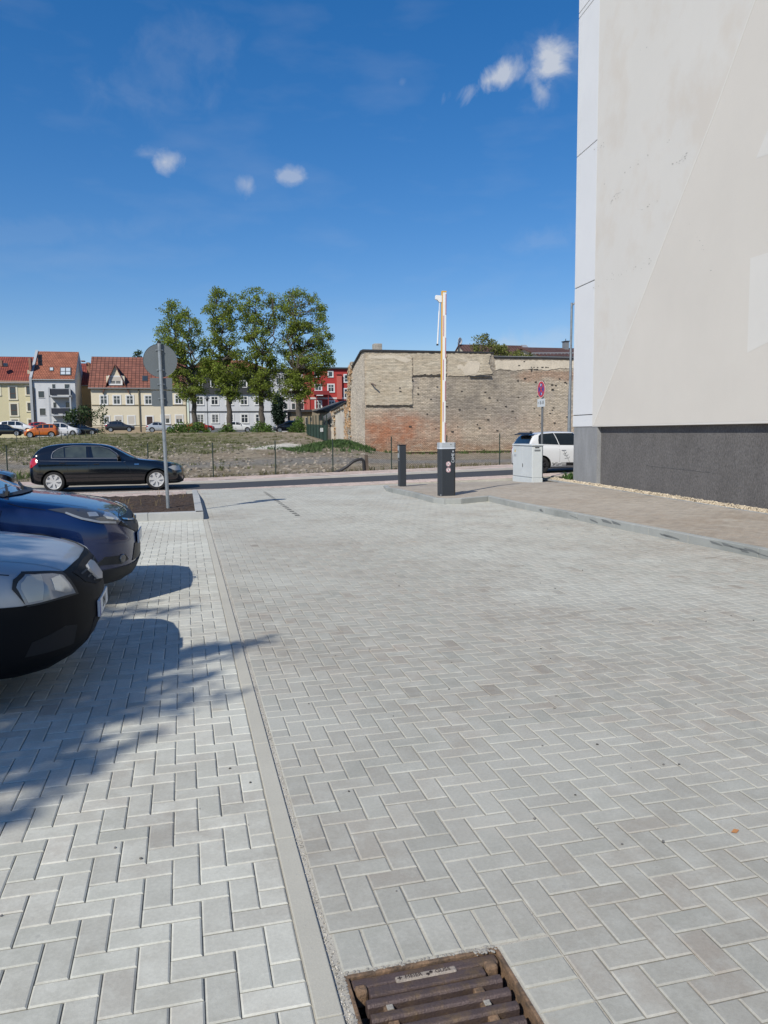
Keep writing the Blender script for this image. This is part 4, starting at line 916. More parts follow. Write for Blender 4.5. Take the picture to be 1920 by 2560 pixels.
ztL = at(913, 878.5, YB).z; ztR = at(1300, 895.5, YB).z
far = atx(869.5, 943, XB); YBF = far.y; zF = far.z
M_brick = brick_mat('old_brick'); M_flank = brick_mat('old_brick_flank', True)
M_plas = brick_mat('plaster_over_brick', thin=True); M_plasx = mat('old_plaster', (.50, .425, .32), .95, var=.16, vs=.8, fine=.14, fs=9, bump=.8, bs=8, col2=(.58, .51, .405), mask=(.7, .48, .62))
M_plas2 = mat('pale_plaster', (.66, .58, .46), .95, var=.10, vs=1.5, fine=.10, fs=12, bump=.5, bs=10)
M_tar = mat('tar_edge', (.035, .035, .038), .7, var=.2, vs=3)
bb = thing('brick_building', 'windowless old brick building with patched plaster and a slanted left flank behind the open ground', 'building', (XB, YB, 0))
mb = MB(); mb.add([(0, 0, -1), (XS-XB, 0, -1), (XS-XB, 0, ztL-.02), (0, 0, ztL-.02)], [(0, 1, 2, 3)]); mb.add([(XS-XB, 0, -1), (XE-XB, 0, -1), (XE-XB, 0, ztR-.02), (XS-XB, 0, ztR-.02)], [(0, 1, 2, 3)])
D_ = YBF-YB
mb.add([(XE-XB, 0, -1), (XE-XB, D_, -1), (XE-XB, D_, ztR-.02), (XE-XB, 0, ztR-.02), (0, D_, -1), (0, D_, zF-.05), (XS-XB, D_, zF-.05)], [(0, 1, 2, 3)])
mb.add([(XS-XB, 0, ztR-.1), (XS-XB, D_, ztR-.1), (XS-XB, D_, zF-.05), (XS-XB, 0, ztL-.02)], [(0, 1, 2, 3)])
mb.add([(0, D_, -1), (XE-XB, D_, -1), (XE-XB, D_, zF-.1), (0, D_, zF-.1)], [(3, 2, 1, 0)])
mb.build('front_wall', M_brick, bb)
mb = MB(); mb.add([(-.01, 0, -1), (-.01, D_, -1), (-.01, D_, zF-.02), (-.01, .9, ztL-.02), (-.01, 0, ztL-.02)], [(4, 3, 2, 1, 0)]); mb.build('flank_wall', M_flank, bb)
mb = MB(); mb.add([(-.12, D_+.1, zF-.02), (-.12, .8, ztL), (-.12, -.08, ztL), (XS-XB, -.08, ztL), (XS-XB, .8, ztL), (XS-XB, D_+.1, zF-.02)]+[(-.12, D_+.1, zF+.10), (-.12, .8, ztL+.14), (-.12, -.08, ztL+.14), (XS-XB, -.08, ztL+.11), (XS-XB, .8, ztL+.14), (XS-XB, D_+.1, zF+.10)],
    [(0, 1, 4, 5), (1, 2, 3, 4), (6, 11, 10, 7), (7, 10, 9, 8), (2, 8, 9, 3), (0, 6, 7, 1), (1, 7, 8, 2), (3, 9, 10, 4), (4, 10, 11, 5)]); mb.build('roof', M_tar, bb, recalc=True)
mb = MB(); mb.box(XS-XB+.01, XE-XB, -.07, .5, ztR-.015, ztR+.10); mb.box(XS-XB+.01, XE-XB, .55, D_, ztR-.3, ztR-.1); mb.build('lower_roof', M_tar, bb)
mb = MB(); mb.box(XS-XB+.01, XE-XB, -.06, -.0705+.0, ztR+.10, ztR+.104); mb.bar((XS-XB, -.08, ztR+.115), (XE-XB, -.08, ztR+.115), .05, .035); mb.build('coping', mat('zinc', (.40, .41, .42), .5, metal=.3), bb)
def wpoly(name, pts, d0, d1, material, parent=bb, Y=YB, rnd_=0, sub=0):
    P = []; rp = random.Random(int(pts[0][0]))
    for i, (x, y) in enumerate(pts):
        P.append((x, y))
        if rnd_:
            x2, y2 = pts[(i+1) % len(pts)]; n = max(1, int(math.hypot(x2-x, y2-y)/4))
            for k in range(1, n): P.append((x+(x2-x)*k/n+rp.uniform(-rnd_, rnd_), y+(y2-y)*k/n+rp.uniform(-rnd_, rnd_)))
    q = [at(x, y, Y) for x, y in P]; mb = MB(); poly = [(p.x-XB, p.z) for p in q]; ar = sum(poly[i][0]*poly[(i+1) % len(poly)][1]-poly[(i+1) % len(poly)][0]*poly[i][1] for i in range(len(poly)))
    if ar < 0: poly = poly[::-1]
    mb.yprism(poly, -d1, -d0); return mb.build(name, material, parent, recalc=True)
wpoly('plaster_field', [(915, 884), (1030, 884), (1030, 1012), (915, 1013)], .005, .07, M_plas, rnd_=1.3)
wpoly('plaster_field', [(1031.5, 884), (1115, 884), (1115, 936), (1031.5, 937)], .005, .065, M_plas, rnd_=1.9)
wpoly('plaster_field', [(1118, 884), (1226, 884), (1222, 912), (1231, 934), (1180, 940), (1118, 939)], .005, .06, M_plas, rnd_=1.9)
wpoly('pale_plaster_patch', [(1141, 915), (1150, 911), (1158, 916), (1170, 905), (1190, 902), (1199, 908), (1196, 928), (1186, 936), (1160, 938), (1152, 922), (1144, 924)], .061, .075, M_plas2, rnd_=1)
wpoly('pale_plaster_patch', [(985, 896), (1010, 893), (1028, 900), (1016, 907), (1000, 903)], .071, .080, M_plas2, rnd_=1)
wpoly('pale_plaster_patch', [(920, 890), (968, 888), (1010, 892), (1024, 887), (1026, 893), (960, 897), (926, 897)], .071, .078, M_plas2, rnd_=1)
wpoly('pale_band', [(1237, 901), (1435, 902), (1435, 922), (1400, 920), (1360, 926), (1330, 921), (1290, 927), (1250, 922), (1238, 926)], .005, .035, M_plas2, rnd_=1.4)
wpoly('beam', [(1173, 940), (1228, 940.5), (1228, 943), (1173, 943)], .07, .14, M_tar)
mb = MB(); rp = random.Random(4)
for (x0, x1, y) in ((914, 1031, 1014.5), (1031, 1116, 938.5)):
    x = x0
    while x < x1:
        w = rp.uniform(2, 9); q0 = at(x, y+rp.uniform(-.5, .5), YB); q1 = at(min(x+w, x1), y, YB); mb.box(q0.x-XB, q1.x-XB, -.075, -.002, q0.z-rp.uniform(.03, .07), q0.z+.02); x += w*rp.uniform(1, 1.1)
mb.build('broken_ledge', mat('ledge_dark', (.07, .06, .05), .9), bb)
wpoly('footing', [(914, 1130), (1235, 1124.5), (1440, 1121), (1440, 1123), (1235, 1126.5), (914, 1132)], .01, .10, mat('footing', (.50, .40, .25), .95, var=.2, vs=2), rnd_=.4)
# putlog holes
mb = MB()
for (x, y) in [(1328, 918), (1334, 918.5), (1343, 918.5), (1355, 918.5), (1364, 918.5), (1369, 919), (1328, 923.5), (1336, 923.5), (1342, 923.5), (1328, 927), (1297, 914), (1310, 904), (950, 953), (999, 970), (1000, 979), (1045, 985), (1154, 978), (1212, 980)]+[(rp.uniform(1020, 1430), rp.uniform(945, 1090)) for _ in range(46)]:
    p = at(x, y, YB); s = rp.uniform(.035, .075); mb.box(p.x-XB-s, p.x-XB+s*rp.uniform(1, 1.8), -.086 if x < 1031 and y < 1012 else -.045, -.002, p.z-s*.6, p.z+s*.6)
mb.build('holes', MATS['ledge_dark'], bb)
# bent bracket pipe that throws the long slanting shadow
p = at(936, 961, YB); mb = MB(); mb.tube([(p.x-XB-.25, -.02, p.z+.05), (p.x-XB-.22, -.32, p.z+.03), (p.x-XB+.02, -.42, p.z-.12)], .055, 10); mb.build('bracket', mat('rust_bracket', (.16, .12, .10), .8), bb, smooth=True)
a, b = at(934.5, 877, YB+1.2), at(953.5, 859.5, YB+1.2); mb = MB(); mb.box(a.x-XB, b.x-XB, 1.0, 1.7, a.z-.6, b.z); mb.build('chimney', mat('chimney_render', (.40, .37, .32), .95, var=.25, vs=3, fine=.2, fs=14, bump=.8, bs=10), bb, bevel=.02)
# rubble toothing where a neighbour was torn away
def rubble(name, pts, n, xw, seed, s0=.10, s1=.2):
    rp = random.Random(seed); mb = MB()
    for k in range(n):
        i = rp.randrange(len(pts)-1); u = rp.random(); (ya, za), (yb, zb) = pts[i], pts[i+1]; y, z = ya+(yb-ya)*u, za+(zb-za)*u
        y += rp.gauss(0, xw); z += rp.uniform(-.1, .1); a, b_, c = rp.uniform(.06, .16), rp.uniform(s0, s1), rp.uniform(.04, .08); mb.tone = rp.uniform(.55, 1.35)
        M = Matrix.Rotation(rp.uniform(-.25, .25), 3, 'Z')@Matrix.Rotation(rp.uniform(-.15, .15), 3, 'X'); mb.obox((-.03-rp.random()*.06, y, z), a, b_*2, c*2, M)
    mb.tone = 1; return mb.build(name, mat('rubble_brick', (.46, .30, .17), .95, attr=True, fine=.2, fs=10, col2=(.40, .37, .31), mask=(1.5, .48, .56)), bb, tones=True)
rubble('broken_brick_edge', [(D_-.3, .5), (D_-.5, 2), (D_-.2, 3.5), (D_-.5, 4.6), (D_-1.1, zF+.3), (D_-1.8, zF+.9)], 520, .28, 3)
# low annex behind, its wall also torn open
a1 = atx(870, 1008, XB); a2 = atx(838.5, 1028, XB); e2 = atx(834, 1050, XB); Y2 = e2.y
mb = MB(); y0_ = D_+.02; Yb = Y2-YB
mb.add([(0, y0_, -1), (0, Yb, -1), (0, Yb, a2.z), (0, y0_, a1.z)]+[(4.5, y0_, -1), (4.5, Yb, -1), (4.5, Yb, a2.z), (4.5, y0_, a1.z)], [(3, 2, 1, 0), (0, 4, 7, 3), (1, 2, 6, 5), (4, 5, 6, 7), (3, 7, 6, 2)]); mb.build('annex_wall', mat('annex_plaster', (.60, .555, .475), .95, var=.12, vs=.7, fine=.08, fs=8, bump=.4, bs=8, col2=(.50, .45, .40), mask=(.5, .5, .62)), bb, recalc=True)
rubble('broken_brick_edge', [(Yb-.2, 1), (Yb-.2, a2.z-.3), (Yb-.3, a2.z), (y0_+.3, a1.z-.15), (y0_+.5, a1.z-1), (y0_+.6, .8)], 520, .22, 7, .14, .34)
mb = MB(); mb.add([(-.25, y0_, a1.z+.02), (-.25, Yb+.2, a2.z+.02), (4.6, Yb+.2, a2.z+.02), (4.6, y0_, a1.z+.02), (-.25, y0_, a1.z+.12), (-.25, Yb+.2, a2.z+.12), (4.6, Yb+.2, a2.z+.12), (4.6, y0_, a1.z+.12)], [(0, 1, 2, 3), (7, 6, 5, 4), (0, 4, 5, 1), (1, 5, 6, 2), (0, 3, 7, 4), (2, 6, 7, 3)]); mb.build('annex_roof', M_tar, bb, recalc=True)

# ================================================================== HOUSES (generic facade tools)
M_glass = mat('window_glass', (.035, .045, .055), .06, spec=.9, var=.3, vs=.3)
M_frame = mat('window_white', (.78, .78, .76), .5)
M_blind = mat('roller_blind', (.56, .51, .44), .7)
M_dark = mat('dark_metal', (.06, .065, .07), .5)
class House:
    def __init__(s, name, label, Y, D, x0, ybot, x1, yeave, wall, cat='house', group=None, zb=.6):
        a, b = at(x0, (ybot+yeave)/2, Y), at(x1, (ybot+yeave)/2, Y); s.Y = Y; s.D = D; s.X0, s.X1 = a.x, b.x; s.zE = at((x0+x1)/2, yeave, Y).z; s.zb = zb
        s.root = thing(name, label, cat, (s.X0, Y, zb), 0, group); s.W = s.X1-s.X0
        mb = MB(); mb.box(0, s.W, 0, D, -1.5, s.zE-zb); s.wall = mb.build('wall', wall, s.root)
    def q(s, x, y, dy=0): p = at(x, y, s.Y+dy); return p.x-s.X0, p.z-s.zb
    def rect(s, x0, y0, x1, y1):
        (a, b), (c, d) = s.q(x0, y1), s.q(x1, y0); return a, b, c, d
    def box(s, name, x0, y0, x1, y1, d0, d1, material, parent=None, bevel=0):
        a, b, c, d = s.rect(x0, y0, x1, y1); mb = MB(); mb.box(a, c, -d1, -d0, b, d); return mb.build(name, material, parent or s.root, bevel=bevel)
    def win(s, x0, y0, x1, y1, sty='cross', trim=.14, blind=0, mat_t=None, proud=.05, sash=None, glass=None):
        a, b, c, d = s.rect(x0, y0, x1, y1); t = trim; mt = mat_t or M_frame; mb = MB()
        mb.box(a-t, c+t, -proud, -.002, d, d+t); mb.box(a-t, c+t, -proud-.06, -.002, b-t*.8, b); mb.box(a-t, a, -proud, -.002, b, d); mb.box(c, c+t, -proud, -.002, b, d)
        w = mb.build('window', mt, s.root)
        mb = MB(); mb.box(a, c, -.012, -.002, b, d); mb.build('pane', glass or M_glass, w)
        f = .06; mb = MB(); sa = sash or M_frame
        mb.box(a, a+f, -.035, -.0125, b, d); mb.box(c-f, c, -.035, -.0125, b, d); mb.box(a+f, c-f, -.035, -.0125, b, b+f); mb.box(a+f, c-f, -.035, -.0125, d-f, d)
        if sty in ('cross', 'two', 'bars'): mb.box((a+c)/2-.04, (a+c)/2+.04, -.034, -.0125, b+f, d-f)
        if sty in ('cross', 'top'): z = b+(d-b)*.62; mb.box(a+f, c-f, -.036, -.0355+.01, z-.035, z+.035)
        if sty == 'mid': z = b+(d-b)*.45; mb.box(a+f, c-f, -.036, -.0255, z-.04, z+.04)
        if sty == 'bars':
            for k in range(1, 5): z = b+(d-b)*k/5; mb.box(a+f, c-f, -.033, -.0125, z-.02, z+.02)
        mb.build('sash', sa, w)
        if blind: mb = MB(); mb.box(a+f*.3, c-f*.3, -.045, -.0365, d-(d-b)*blind, d); mb.build('blind', M_blind, w)
        return w
    def gable(s, yridge, material, over=.35, side=.25, back=True, xl=None, xr=None, name='roof'):
        zr = at(200, yridge, s.Y+s.D/2).z; p = at((960), yridge, s.Y+s.D/2); a = -side if xl is None else xl; b = s.W+side if xr is None else xr
        dc = ray(300 if s.X0 < 0 else 900, yridge); zr = CC[2]+dc[2]*(s.Y+s.D/2)/dc[1]; s.zR = zr
        ze = s.zE-s.zb; zr -= s.zb; sl = (zr-ze)/(s.D/2); y0_ = -over; z0_ = ze-over*sl; th = .16; mb = MB()
        pr = [(y0_, z0_), (s.D/2, zr), (s.D+over, z0_), (s.D+over, z0_+th), (s.D/2, zr+th), (y0_, z0_+th)]
        n = 6; vs = [(x, p[0], p[1]) for x in (a, b) for p in pr]; mb.add(vs, [(0, 1, 4, 5), (1, 2, 3, 4), (11, 10, 7, 6), (10, 9, 8, 7), (5, 4, 10, 11), (4, 3, 9, 10), (0, 6, 7, 1), (1, 7, 8, 2), (0, 5, 11, 6), (2, 8, 9, 3)])
        r = mb.build(name, material, s.root, recalc=True)
        mb = MB()
        for x0_, x1_ in ((0.0, .25), (s.W-.25, s.W)): mb.add([(x0_, 0, ze), (x1_, 0, ze), (x0_, s.D, ze), (x1_, s.D, ze), (x0_, s.D/2, zr-.02), (x1_, s.D/2, zr-.02)], [(0, 4, 2), (1, 3, 5), (0, 1, 5, 4), (2, 4, 5, 3)])
        mb.build('gable_wall', s.wall.data.materials[0], s.root, recalc=True); s.slope = sl; s.ze = ze
        mb = MB(); mb.tube([(a, y0_-.06, z0_+.02), (b, y0_-.06, z0_+.02)], .075, 8); mb.build('gutter', M_dark if s.X0 > -5 else mat('zinc2', (.30, .31, .31), .5, metal=.4), s.root)
        return r
    def onroof(s, x, y):                     # point of the photograph on the front roof plane (local)
        d = ray(x, y); # plane: z = zE + slope*(Yp-Y)+th
        t = (s.zE+.16-s.slope*s.Y-CC[2])/(d[2]-s.slope*d[1]); P_ = CC+d*t; return Vector((P_[0]-s.X0, P_[1]-s.Y, P_[2]-s.zb))
    def roofwin(s, x0, y0, x1, y1, two=False, bright=False):
        a, b, c, d = s.onroof(x0, y1), s.onroof(x1, y1), s.onroof(x1, y0), s.onroof(x0, y0); nrm = Vector((0, -s.slope, 1)).normalized(); mb = MB(); h = nrm*.10
        mb.add([a, b, c, d, a+h, b+h, c+h, d+h], [(4, 5, 6, 7), (0, 1, 5, 4), (1, 2, 6, 5), (2, 3, 7, 6), (3, 0, 4, 7)]); w = mb.build('roof_window', M_dark, s.root)
        def L2(u, v): return a.lerp(b, u).lerp(d.lerp(c, u), v)+h*1.15
        mb = MB(); cells = [(.08, .46, .08, .42), (.54, .92, .08, .42), (.08, .46, .5, .92), (.54, .92, .5, .92)] if two else [(.12, .88, .12, .88)]
        for u0, u1, v0, v1 in cells: mb.add([L2(u0, v0), L2(u1, v0), L2(u1, v1), L2(u0, v1)], [(0, 1, 2, 3)])
        mb.build('pane', mat('sky_glass', (.55, .60, .62), .25, spec=.8) if bright else M_glass, w)
def tile_mat(name, c1, c2, w=.30, h=.34, wave=True):
    m = bpy.data.materials.new(name); m.use_nodes = True; nt = m.node_tree; N = nt.nodes; L = nt.links; b = N['Principled BSDF']; b.inputs['Roughness'].default_value = .75; b.inputs['Specular IOR Level'].default_value = .3
    tc = N.new('ShaderNodeTexCoord'); mp = N.new('ShaderNodeMapping'); L.new(tc.outputs['Object'], mp.inputs[0])
    sp = N.new('ShaderNodeSeparateXYZ'); L.new(tc.outputs['Object'], sp.inputs[0]); cv = N.new('ShaderNodeCombineXYZ'); L.new(sp.outputs[0], cv.inputs[0]); L.new(sp.outputs[1], cv.inputs[1])
    bt = N.new('ShaderNodeTexBrick'); bt.offset = 0 if wave else .5; bt.inputs['Scale'].default_value = 1; bt.inputs['Brick Width'].default_value = w; bt.inputs['Row Height'].default_value = h; bt.inputs['Mortar Size'].default_value = .045 if wave else .03; bt.inputs['Mortar Smooth'].default_value = .6
    bt.inputs['Color1'].default_value = (*c1, 1); bt.inputs['Color2'].default_value = (*c2, 1); bt.inputs['Mortar'].default_value = (c2[0]*.38, c2[1]*.38, c2[2]*.38, 1); L.new(cv.outputs[0], bt.inputs['Vector'])
    n = N.new('ShaderNodeTexNoise'); n.inputs['Scale'].default_value = .8; n.inputs['Detail'].default_value = 5; L.new(tc.outputs['Object'], n.inputs['Vector'])
    mr = N.new('ShaderNodeMapRange'); mr.inputs[1].default_value = .3; mr.inputs[2].default_value = .7; mr.inputs[3].default_value = .8; mr.inputs[4].default_value = 1.2; L.new(n.outputs['Fac'], mr.inputs[0])
    s = N.new('ShaderNodeVectorMath'); s.operation = 'SCALE'; L.new(bt.outputs['Color'], s.inputs[0]); L.new(mr.outputs[0], s.inputs['Scale']); L.new(s.outputs[0], b.inputs['Base Color'])
    bp_ = N.new('ShaderNodeBump'); bp_.inputs['Strength'].default_value = .8; bp_.inputs['Distance'].default_value = .06; bp_.invert = True; L.new(bt.outputs['Fac'], bp_.inputs['Height']); L.new(bp_.outputs[0], b.inputs['Normal'])
    return m
M_tile_red = tile_mat('tiles_red', (.30, .075, .05), (.24, .06, .045)); M_tile_or = tile_mat('tiles_orange', (.34, .13, .075), (.27, .10, .06), .34, .36, False); M_tile_br = tile_mat('tiles_brown', (.235, .095, .065), (.18, .075, .055), .55, .5)
M_tile_dk = tile_mat('tiles_dark', (.14, .075, .06), (.11, .06, .05), .35, .35)
M_brk = mat('chimney_brick', (.30, .15, .10), .9, var=.2, vs=3)
wy = mat('yellow_wall', (.62, .56, .36), .9, var=.03, vs=.4); wg = mat('white_wall', (.64, .655, .67), .9, var=.03, vs=.4, col2=(.52, .54, .56), mask=(.4, .5, .7)); wc = mat('cream_wall', (.74, .66, .50), .9, var=.03, vs=.4); wo = mat('ochre_wall', (.58, .42, .22), .9, var=.04, vs=.5)
M_trimy = mat('cream_trim', (.70, .66, .52), .8)

# --- A yellow house
A = House('yellow_house', 'yellow three storey house with a red tiled roof at the left edge', 119, 11, -90, 1075, 82, 953.5, wy)
A.gable(898, M_tile_red, side=0)
for r_ in ((25.5, 968, 39, 997), (28, 1010, 42.5, 1038.5), (30, 1049, 45, 1072)): A.win(*r_, sty='mid', mat_t=M_trimy, trim=.22, sash=mat('brown_sash', (.10, .045, .03), .6))
for r_ in ((66.5, 966, 75, 986.5), (69.5, 1007, 78, 1027), (72, 1049, 80, 1068)): A.win(*r_, sty='one', mat_t=M_trimy, trim=.2, sash=MATS['brown_sash'])
for r_ in ((-40, 968, -27, 997), (-38, 1010, -25, 1038.5), (-10, 966, -2, 986.5)): A.win(*r_, sty='mid', mat_t=M_trimy, trim=.22, sash=MATS['brown_sash'])
A.roofwin(4, 909, 19, 917); A.box('eaves_board', -80, 953, 82, 957, .002, .25, M_trimy)
a, b, c, d = A.rect(-4, 915, 3, 890); mb = MB(); mb.box(a, c, .6, 1.5, b-.5, d); mb.build('chimney', M_brk, A.root)
# --- B white house
B = House('white_house', 'white narrow house with orange tiled roof and two dark balconies', 117, 12, 84, 1075, 190, 947.5, wg)
B.gable(884, M_tile_or, side=.0, over=.2)
for x0, y0, x1, y1 in ((53, 920, 67, 877),): a, b, c, d = B.rect(x0, y0, x1, y1); mb = MB(); mb.box(a, c, 3.5, 7, b-3, d); mb.build('parapet', mat('beige_wall', (.50, .44, .34), .9), B.root)
for x0, y0, x1, y1, dd in ((66, 925, 74.5, 874, 1.0), (189.5, 893, 200, 877, 5.0), (203, 925, 213, 879, 5.5)): a, b, c, d = B.rect(x0, y0, x1, y1); mb = MB(); mb.box(a, c, dd, dd+1.2, b-1, d); mb.build('chimney', M_brk, B.root)
mb = MB(); mb.box(-.35, -.02, -.3, 12, 0, B.zE-B.zb+.2); mb.add([(-.35, -.3, B.ze+.1), (0, -.3, B.ze+.1), (0, 6, B.zR-B.zb+.35), (-.35, 6, B.zR-B.zb+.35), (-.35, 6, B.ze), (0, 6, B.ze)], [(0, 1, 2, 3), (0, 3, 4), (1, 5, 2)]); mb.build('fire_wall', mat('fire_wall', (.40, .42, .44), .9), B.root)
for r_ in ((96.5, 978, 110, 994), (100, 1021, 113.5, 1038)): B.win(*r_, sty='one', trim=.06, sash=M_dark, proud=.02)
for r_ in ((131, 960.5, 138, 975), (162, 960.5, 173.5, 975), (134, 1006, 140.5, 1022), (165, 1006, 176, 1022), (135, 1053, 144, 1070)): B.win(*r_, sty='one', trim=.05, sash=M_dark, proud=.02)
B.roofwin(124, 919.5, 134, 928.5, bright=True); B.roofwin(150, 920, 178, 939, two=True, bright=True)
mb = MB(); rq = random.Random(2)
for k in range(16):
    p = B.onroof(97.5+(k % 2)*3.6+(k//2)*.18+rq.uniform(-.3, .3), 889+(k//2)*3.3); mb.obox(p, .38, .5, .06, Matrix.Rotation(math.atan(B.slope), 3, 'X'))
mb.build('missing_tiles', M_blk, B.root)
for (x0, y0, x1, y1) in ((130, 974, 178.5, 988.5), (133.5, 1021.5, 182, 1035)):
    a, b, c, d = B.rect(x0, y0, x1, y1); mb = MB(); mb.box(a, c, -1.6, -1.52, b, d); mb.box(a, a+.06, -1.52, -.01, b, d); mb.box(c-.06, c, -1.52, -.01, b, d); bal = mb.build('balcony', mat('balcony_panel', (.022, .026, .038), .5), B.root)
    mb = MB(); mb.box(a-.1, c+.15, -1.7, -.01, b-.32, b-.12); mb.build('slab', mat('balcony_slab', (.42, .44, .46), .8), bal)
    mb = MB(); mb.bar((a, -1.56, d+.05), (c, -1.56, d+.05), .06, .06); mb.build('handrail', MATS['balcony_slab'], bal)
for xx in (130, 181): a, b, c, d = B.rect(xx-1, 1075, xx+.6, 970); mb = MB(); mb.box(a, c, -1.7, -1.55, b, d); mb.build('balcony_post', MATS['balcony_slab'], B.root)
a, b, c, d = B.rect(85, 1062, 88, 950); mb = MB(); mb.tube([((a+c)/2, -.12, b-1), ((a+c)/2, -.12, d)], .08, 8); mb.build('downpipe', M_dark, B.root)
# --- ochre wing between
O = House('ochre_house', 'ochre walled low house with dark red roof squeezed between the white and cream houses', 124, 9, 186, 1075, 236, 962, wo)
O.gable(912, M_tile_red, side=0, over=.2)
# --- C cream house
Cc = House('cream_house', 'cream two storey house with a ribbed brown roof and gabled dormer', 117, 12, 229, 1075, 466, 967, wc)
Cc.gable(895, M_tile_br, side=.3)
for x0 in (251, 283.5, 316): Cc.win(x0+.7, 989.5, x0+16.5, 1010.5)
Cc.win(363, 989.5, 379, 1010.5); Cc.win(400.5, 989.5, 416.5, 1010.5); Cc.win(438.5, 988, 453, 1009)
Cc.win(262.5, 1041, 272.5, 1061, sty='two', blind=.25); Cc.win(289, 1040.5, 304.5, 1060, sty='two', blind=.48); Cc.win(321, 1040.5, 336, 1061, sty='two', blind=1)
Cc.win(404, 1038.5, 424, 1058.5, sty='two', blind=.4); Cc.win(440, 1038.5, 456, 1058.5, sty='two', blind=.45)
w = Cc.win(368, 1041.5, 381, 1076, sty='one', trim=.18, glass=mat('door_brown', (.05, .028, .025), .6), sash=MATS['brown_sash']); w.name = 'door'
Cc.box('string_course', 229, 1011.5, 466, 1013.5, .002, .10, mat('string_brown', (.26, .21, .12), .8)); Cc.box('string_course', 229, 1062, 466, 1063.5, .002, .08, MATS['string_brown'])
Cc.box('base_course', 229, 1066, 466, 1090, .002, .05, mat('base_beige', (.42, .33, .22), .9))
for xx, xt in ((351, 345), (468, 464)):
    a, b, c, d = Cc.rect(xx-1, 1078, xx+1, 1077); e, f, g_, h = Cc.rect(xt-1, 969, xt+1, 968); mb = MB(); mb.tube([((a+c)/2, -.14, b), ((a+c)/2, -.14, h)], .085, 8); mb.build('downpipe', mat('downpipe_brown', (.20, .17, .11), .6), Cc.root)
# dormer
a, b, c, d = Cc.rect(265, 963, 312, 936); mb = MB(); ap = Cc.q(288, 914); mb.yprism([(a, b-.2), (c, b-.2), (c, d), ((a+c)/2, ap[1]), (a, d)], -.015, 4.5); dm = mb.build('dormer', wc, Cc.root, recalc=True)
mb = MB(); e = .55
for sg_ in (-1, 1):
    xm = (a+c)/2; xe = xm+sg_*((c-a)/2+e); ze_ = d-(ap[1]-d)*e/((c-a)/2)
    mb.add([(xm, -.35, ap[1]+.02), (xe, -.35, ze_), (xe, 5, ze_), (xm, 5, ap[1]+.02), (xm, -.35, ap[1]+.24), (xe, -.35, ze_+.2), (xe, 5, ze_+.2), (xm, 5, ap[1]+.24)], [(0, 1, 2, 3), (4, 7, 6, 5), (0, 4, 5, 1), (1, 5, 6, 2), (2, 6, 7, 3)])
mb.build('roof', M_tile_br, dm, recalc=True); dw = Cc.win(275.5, 942.5, 302, 960, sty='bars', trim=.2, blind=.55)
Cc.roofwin(355.5, 940.5, 369, 953.5)
# --- D white house with dark mansard
Dd = House('mansard_house', 'white two storey house with dark slate mansard behind the row of trees', 117, 12, 474, 1075, 676, 984, wg)
zt_ = Dd.q(600, 921)[1]; ze_ = Dd.zE-Dd.zb; mb = MB(); o = .35
mb.add([(-.2, -o, ze_), (Dd.W+.2, -o, ze_), (Dd.W+.2, 12+o, ze_), (-.2, 12+o, ze_), (.3, .7, zt_), (Dd.W-.3, .7, zt_), (Dd.W-.3, 11.3, zt_), (.3, 11.3, zt_)], [(3, 2, 1, 0), (0, 1, 5, 4), (1, 2, 6, 5), (2, 3, 7, 6), (3, 0, 4, 7)]); mb.build('mansard', mat('slate', (.014, .016, .018), .65, var=.25, vs=2, stretch=(6, 1, .3)), Dd.root, recalc=True)
mb = MB(); zr_ = Dd.q(600, 903)[1]+.7; mb.add([(.1, .4, zt_), (Dd.W-.1, .4, zt_), (Dd.W-.1, 11.6, zt_), (.1, 11.6, zt_), (3, 6, zr_), (Dd.W-3, 6, zr_)], [(0, 1, 5, 4), (1, 2, 5), (2, 3, 4, 5), (3, 0, 4)]); mb.build('upper_roof', M_tile_or, Dd.root, recalc=True)
for cx_ in (498, 535.5, 572.5, 608.5, 645): w = Dd.win(cx_-7.6, 953, cx_+7.6, 967.5, sty='two', trim=.12, proud=.12)
mb = MB()
for cx_ in (498, 535.5, 572.5, 608.5, 645): a, b, c, d = Dd.rect(cx_-9, 969.5, cx_+9, 951); mb.box(a, c, -.001, 1.3, b, d)
mb.build('dormer_box', MATS['slate'], Dd.root)
for k, cx_ in enumerate((499.5, 536.5, 573.5, 610, 646)): Dd.win(cx_-8, 991.5, cx_+8, 1011.5, sty='cross', trim=.13); Dd.win(cx_+1.5-8, 1036, cx_+1.5+8, 1057, sty='bars' if k < 3 else 'cross', trim=.13)
Dd.box('string_course', 473, 1027.5, 677, 1030, .002, .12, M_dark)
mb = MB(); z = Dd.q(600, 1028.7)[1]; mb.box(Dd.W+.002, Dd.W+.12, -.12, 12, z-.12, z+.1); 
for z0_, z1_ in ((1010, 990), (1062, 1034)):
    zz0, zz1 = Dd.q(676, z0_)[1], Dd.q(676, z1_)[1]; mb.box(Dd.W+.002, Dd.W+.03, 3.5, 4.7, zz0, zz1); mb.box(Dd.W+.002, Dd.W+.03, 7.5, 8.7, zz0, zz1)
mb.build('side_window', M_dark, Dd.root); Dd.box('base_course', 474, 1069, 676, 1090, .002, .05, mat('base_grey', (.16, .17, .18), .9))
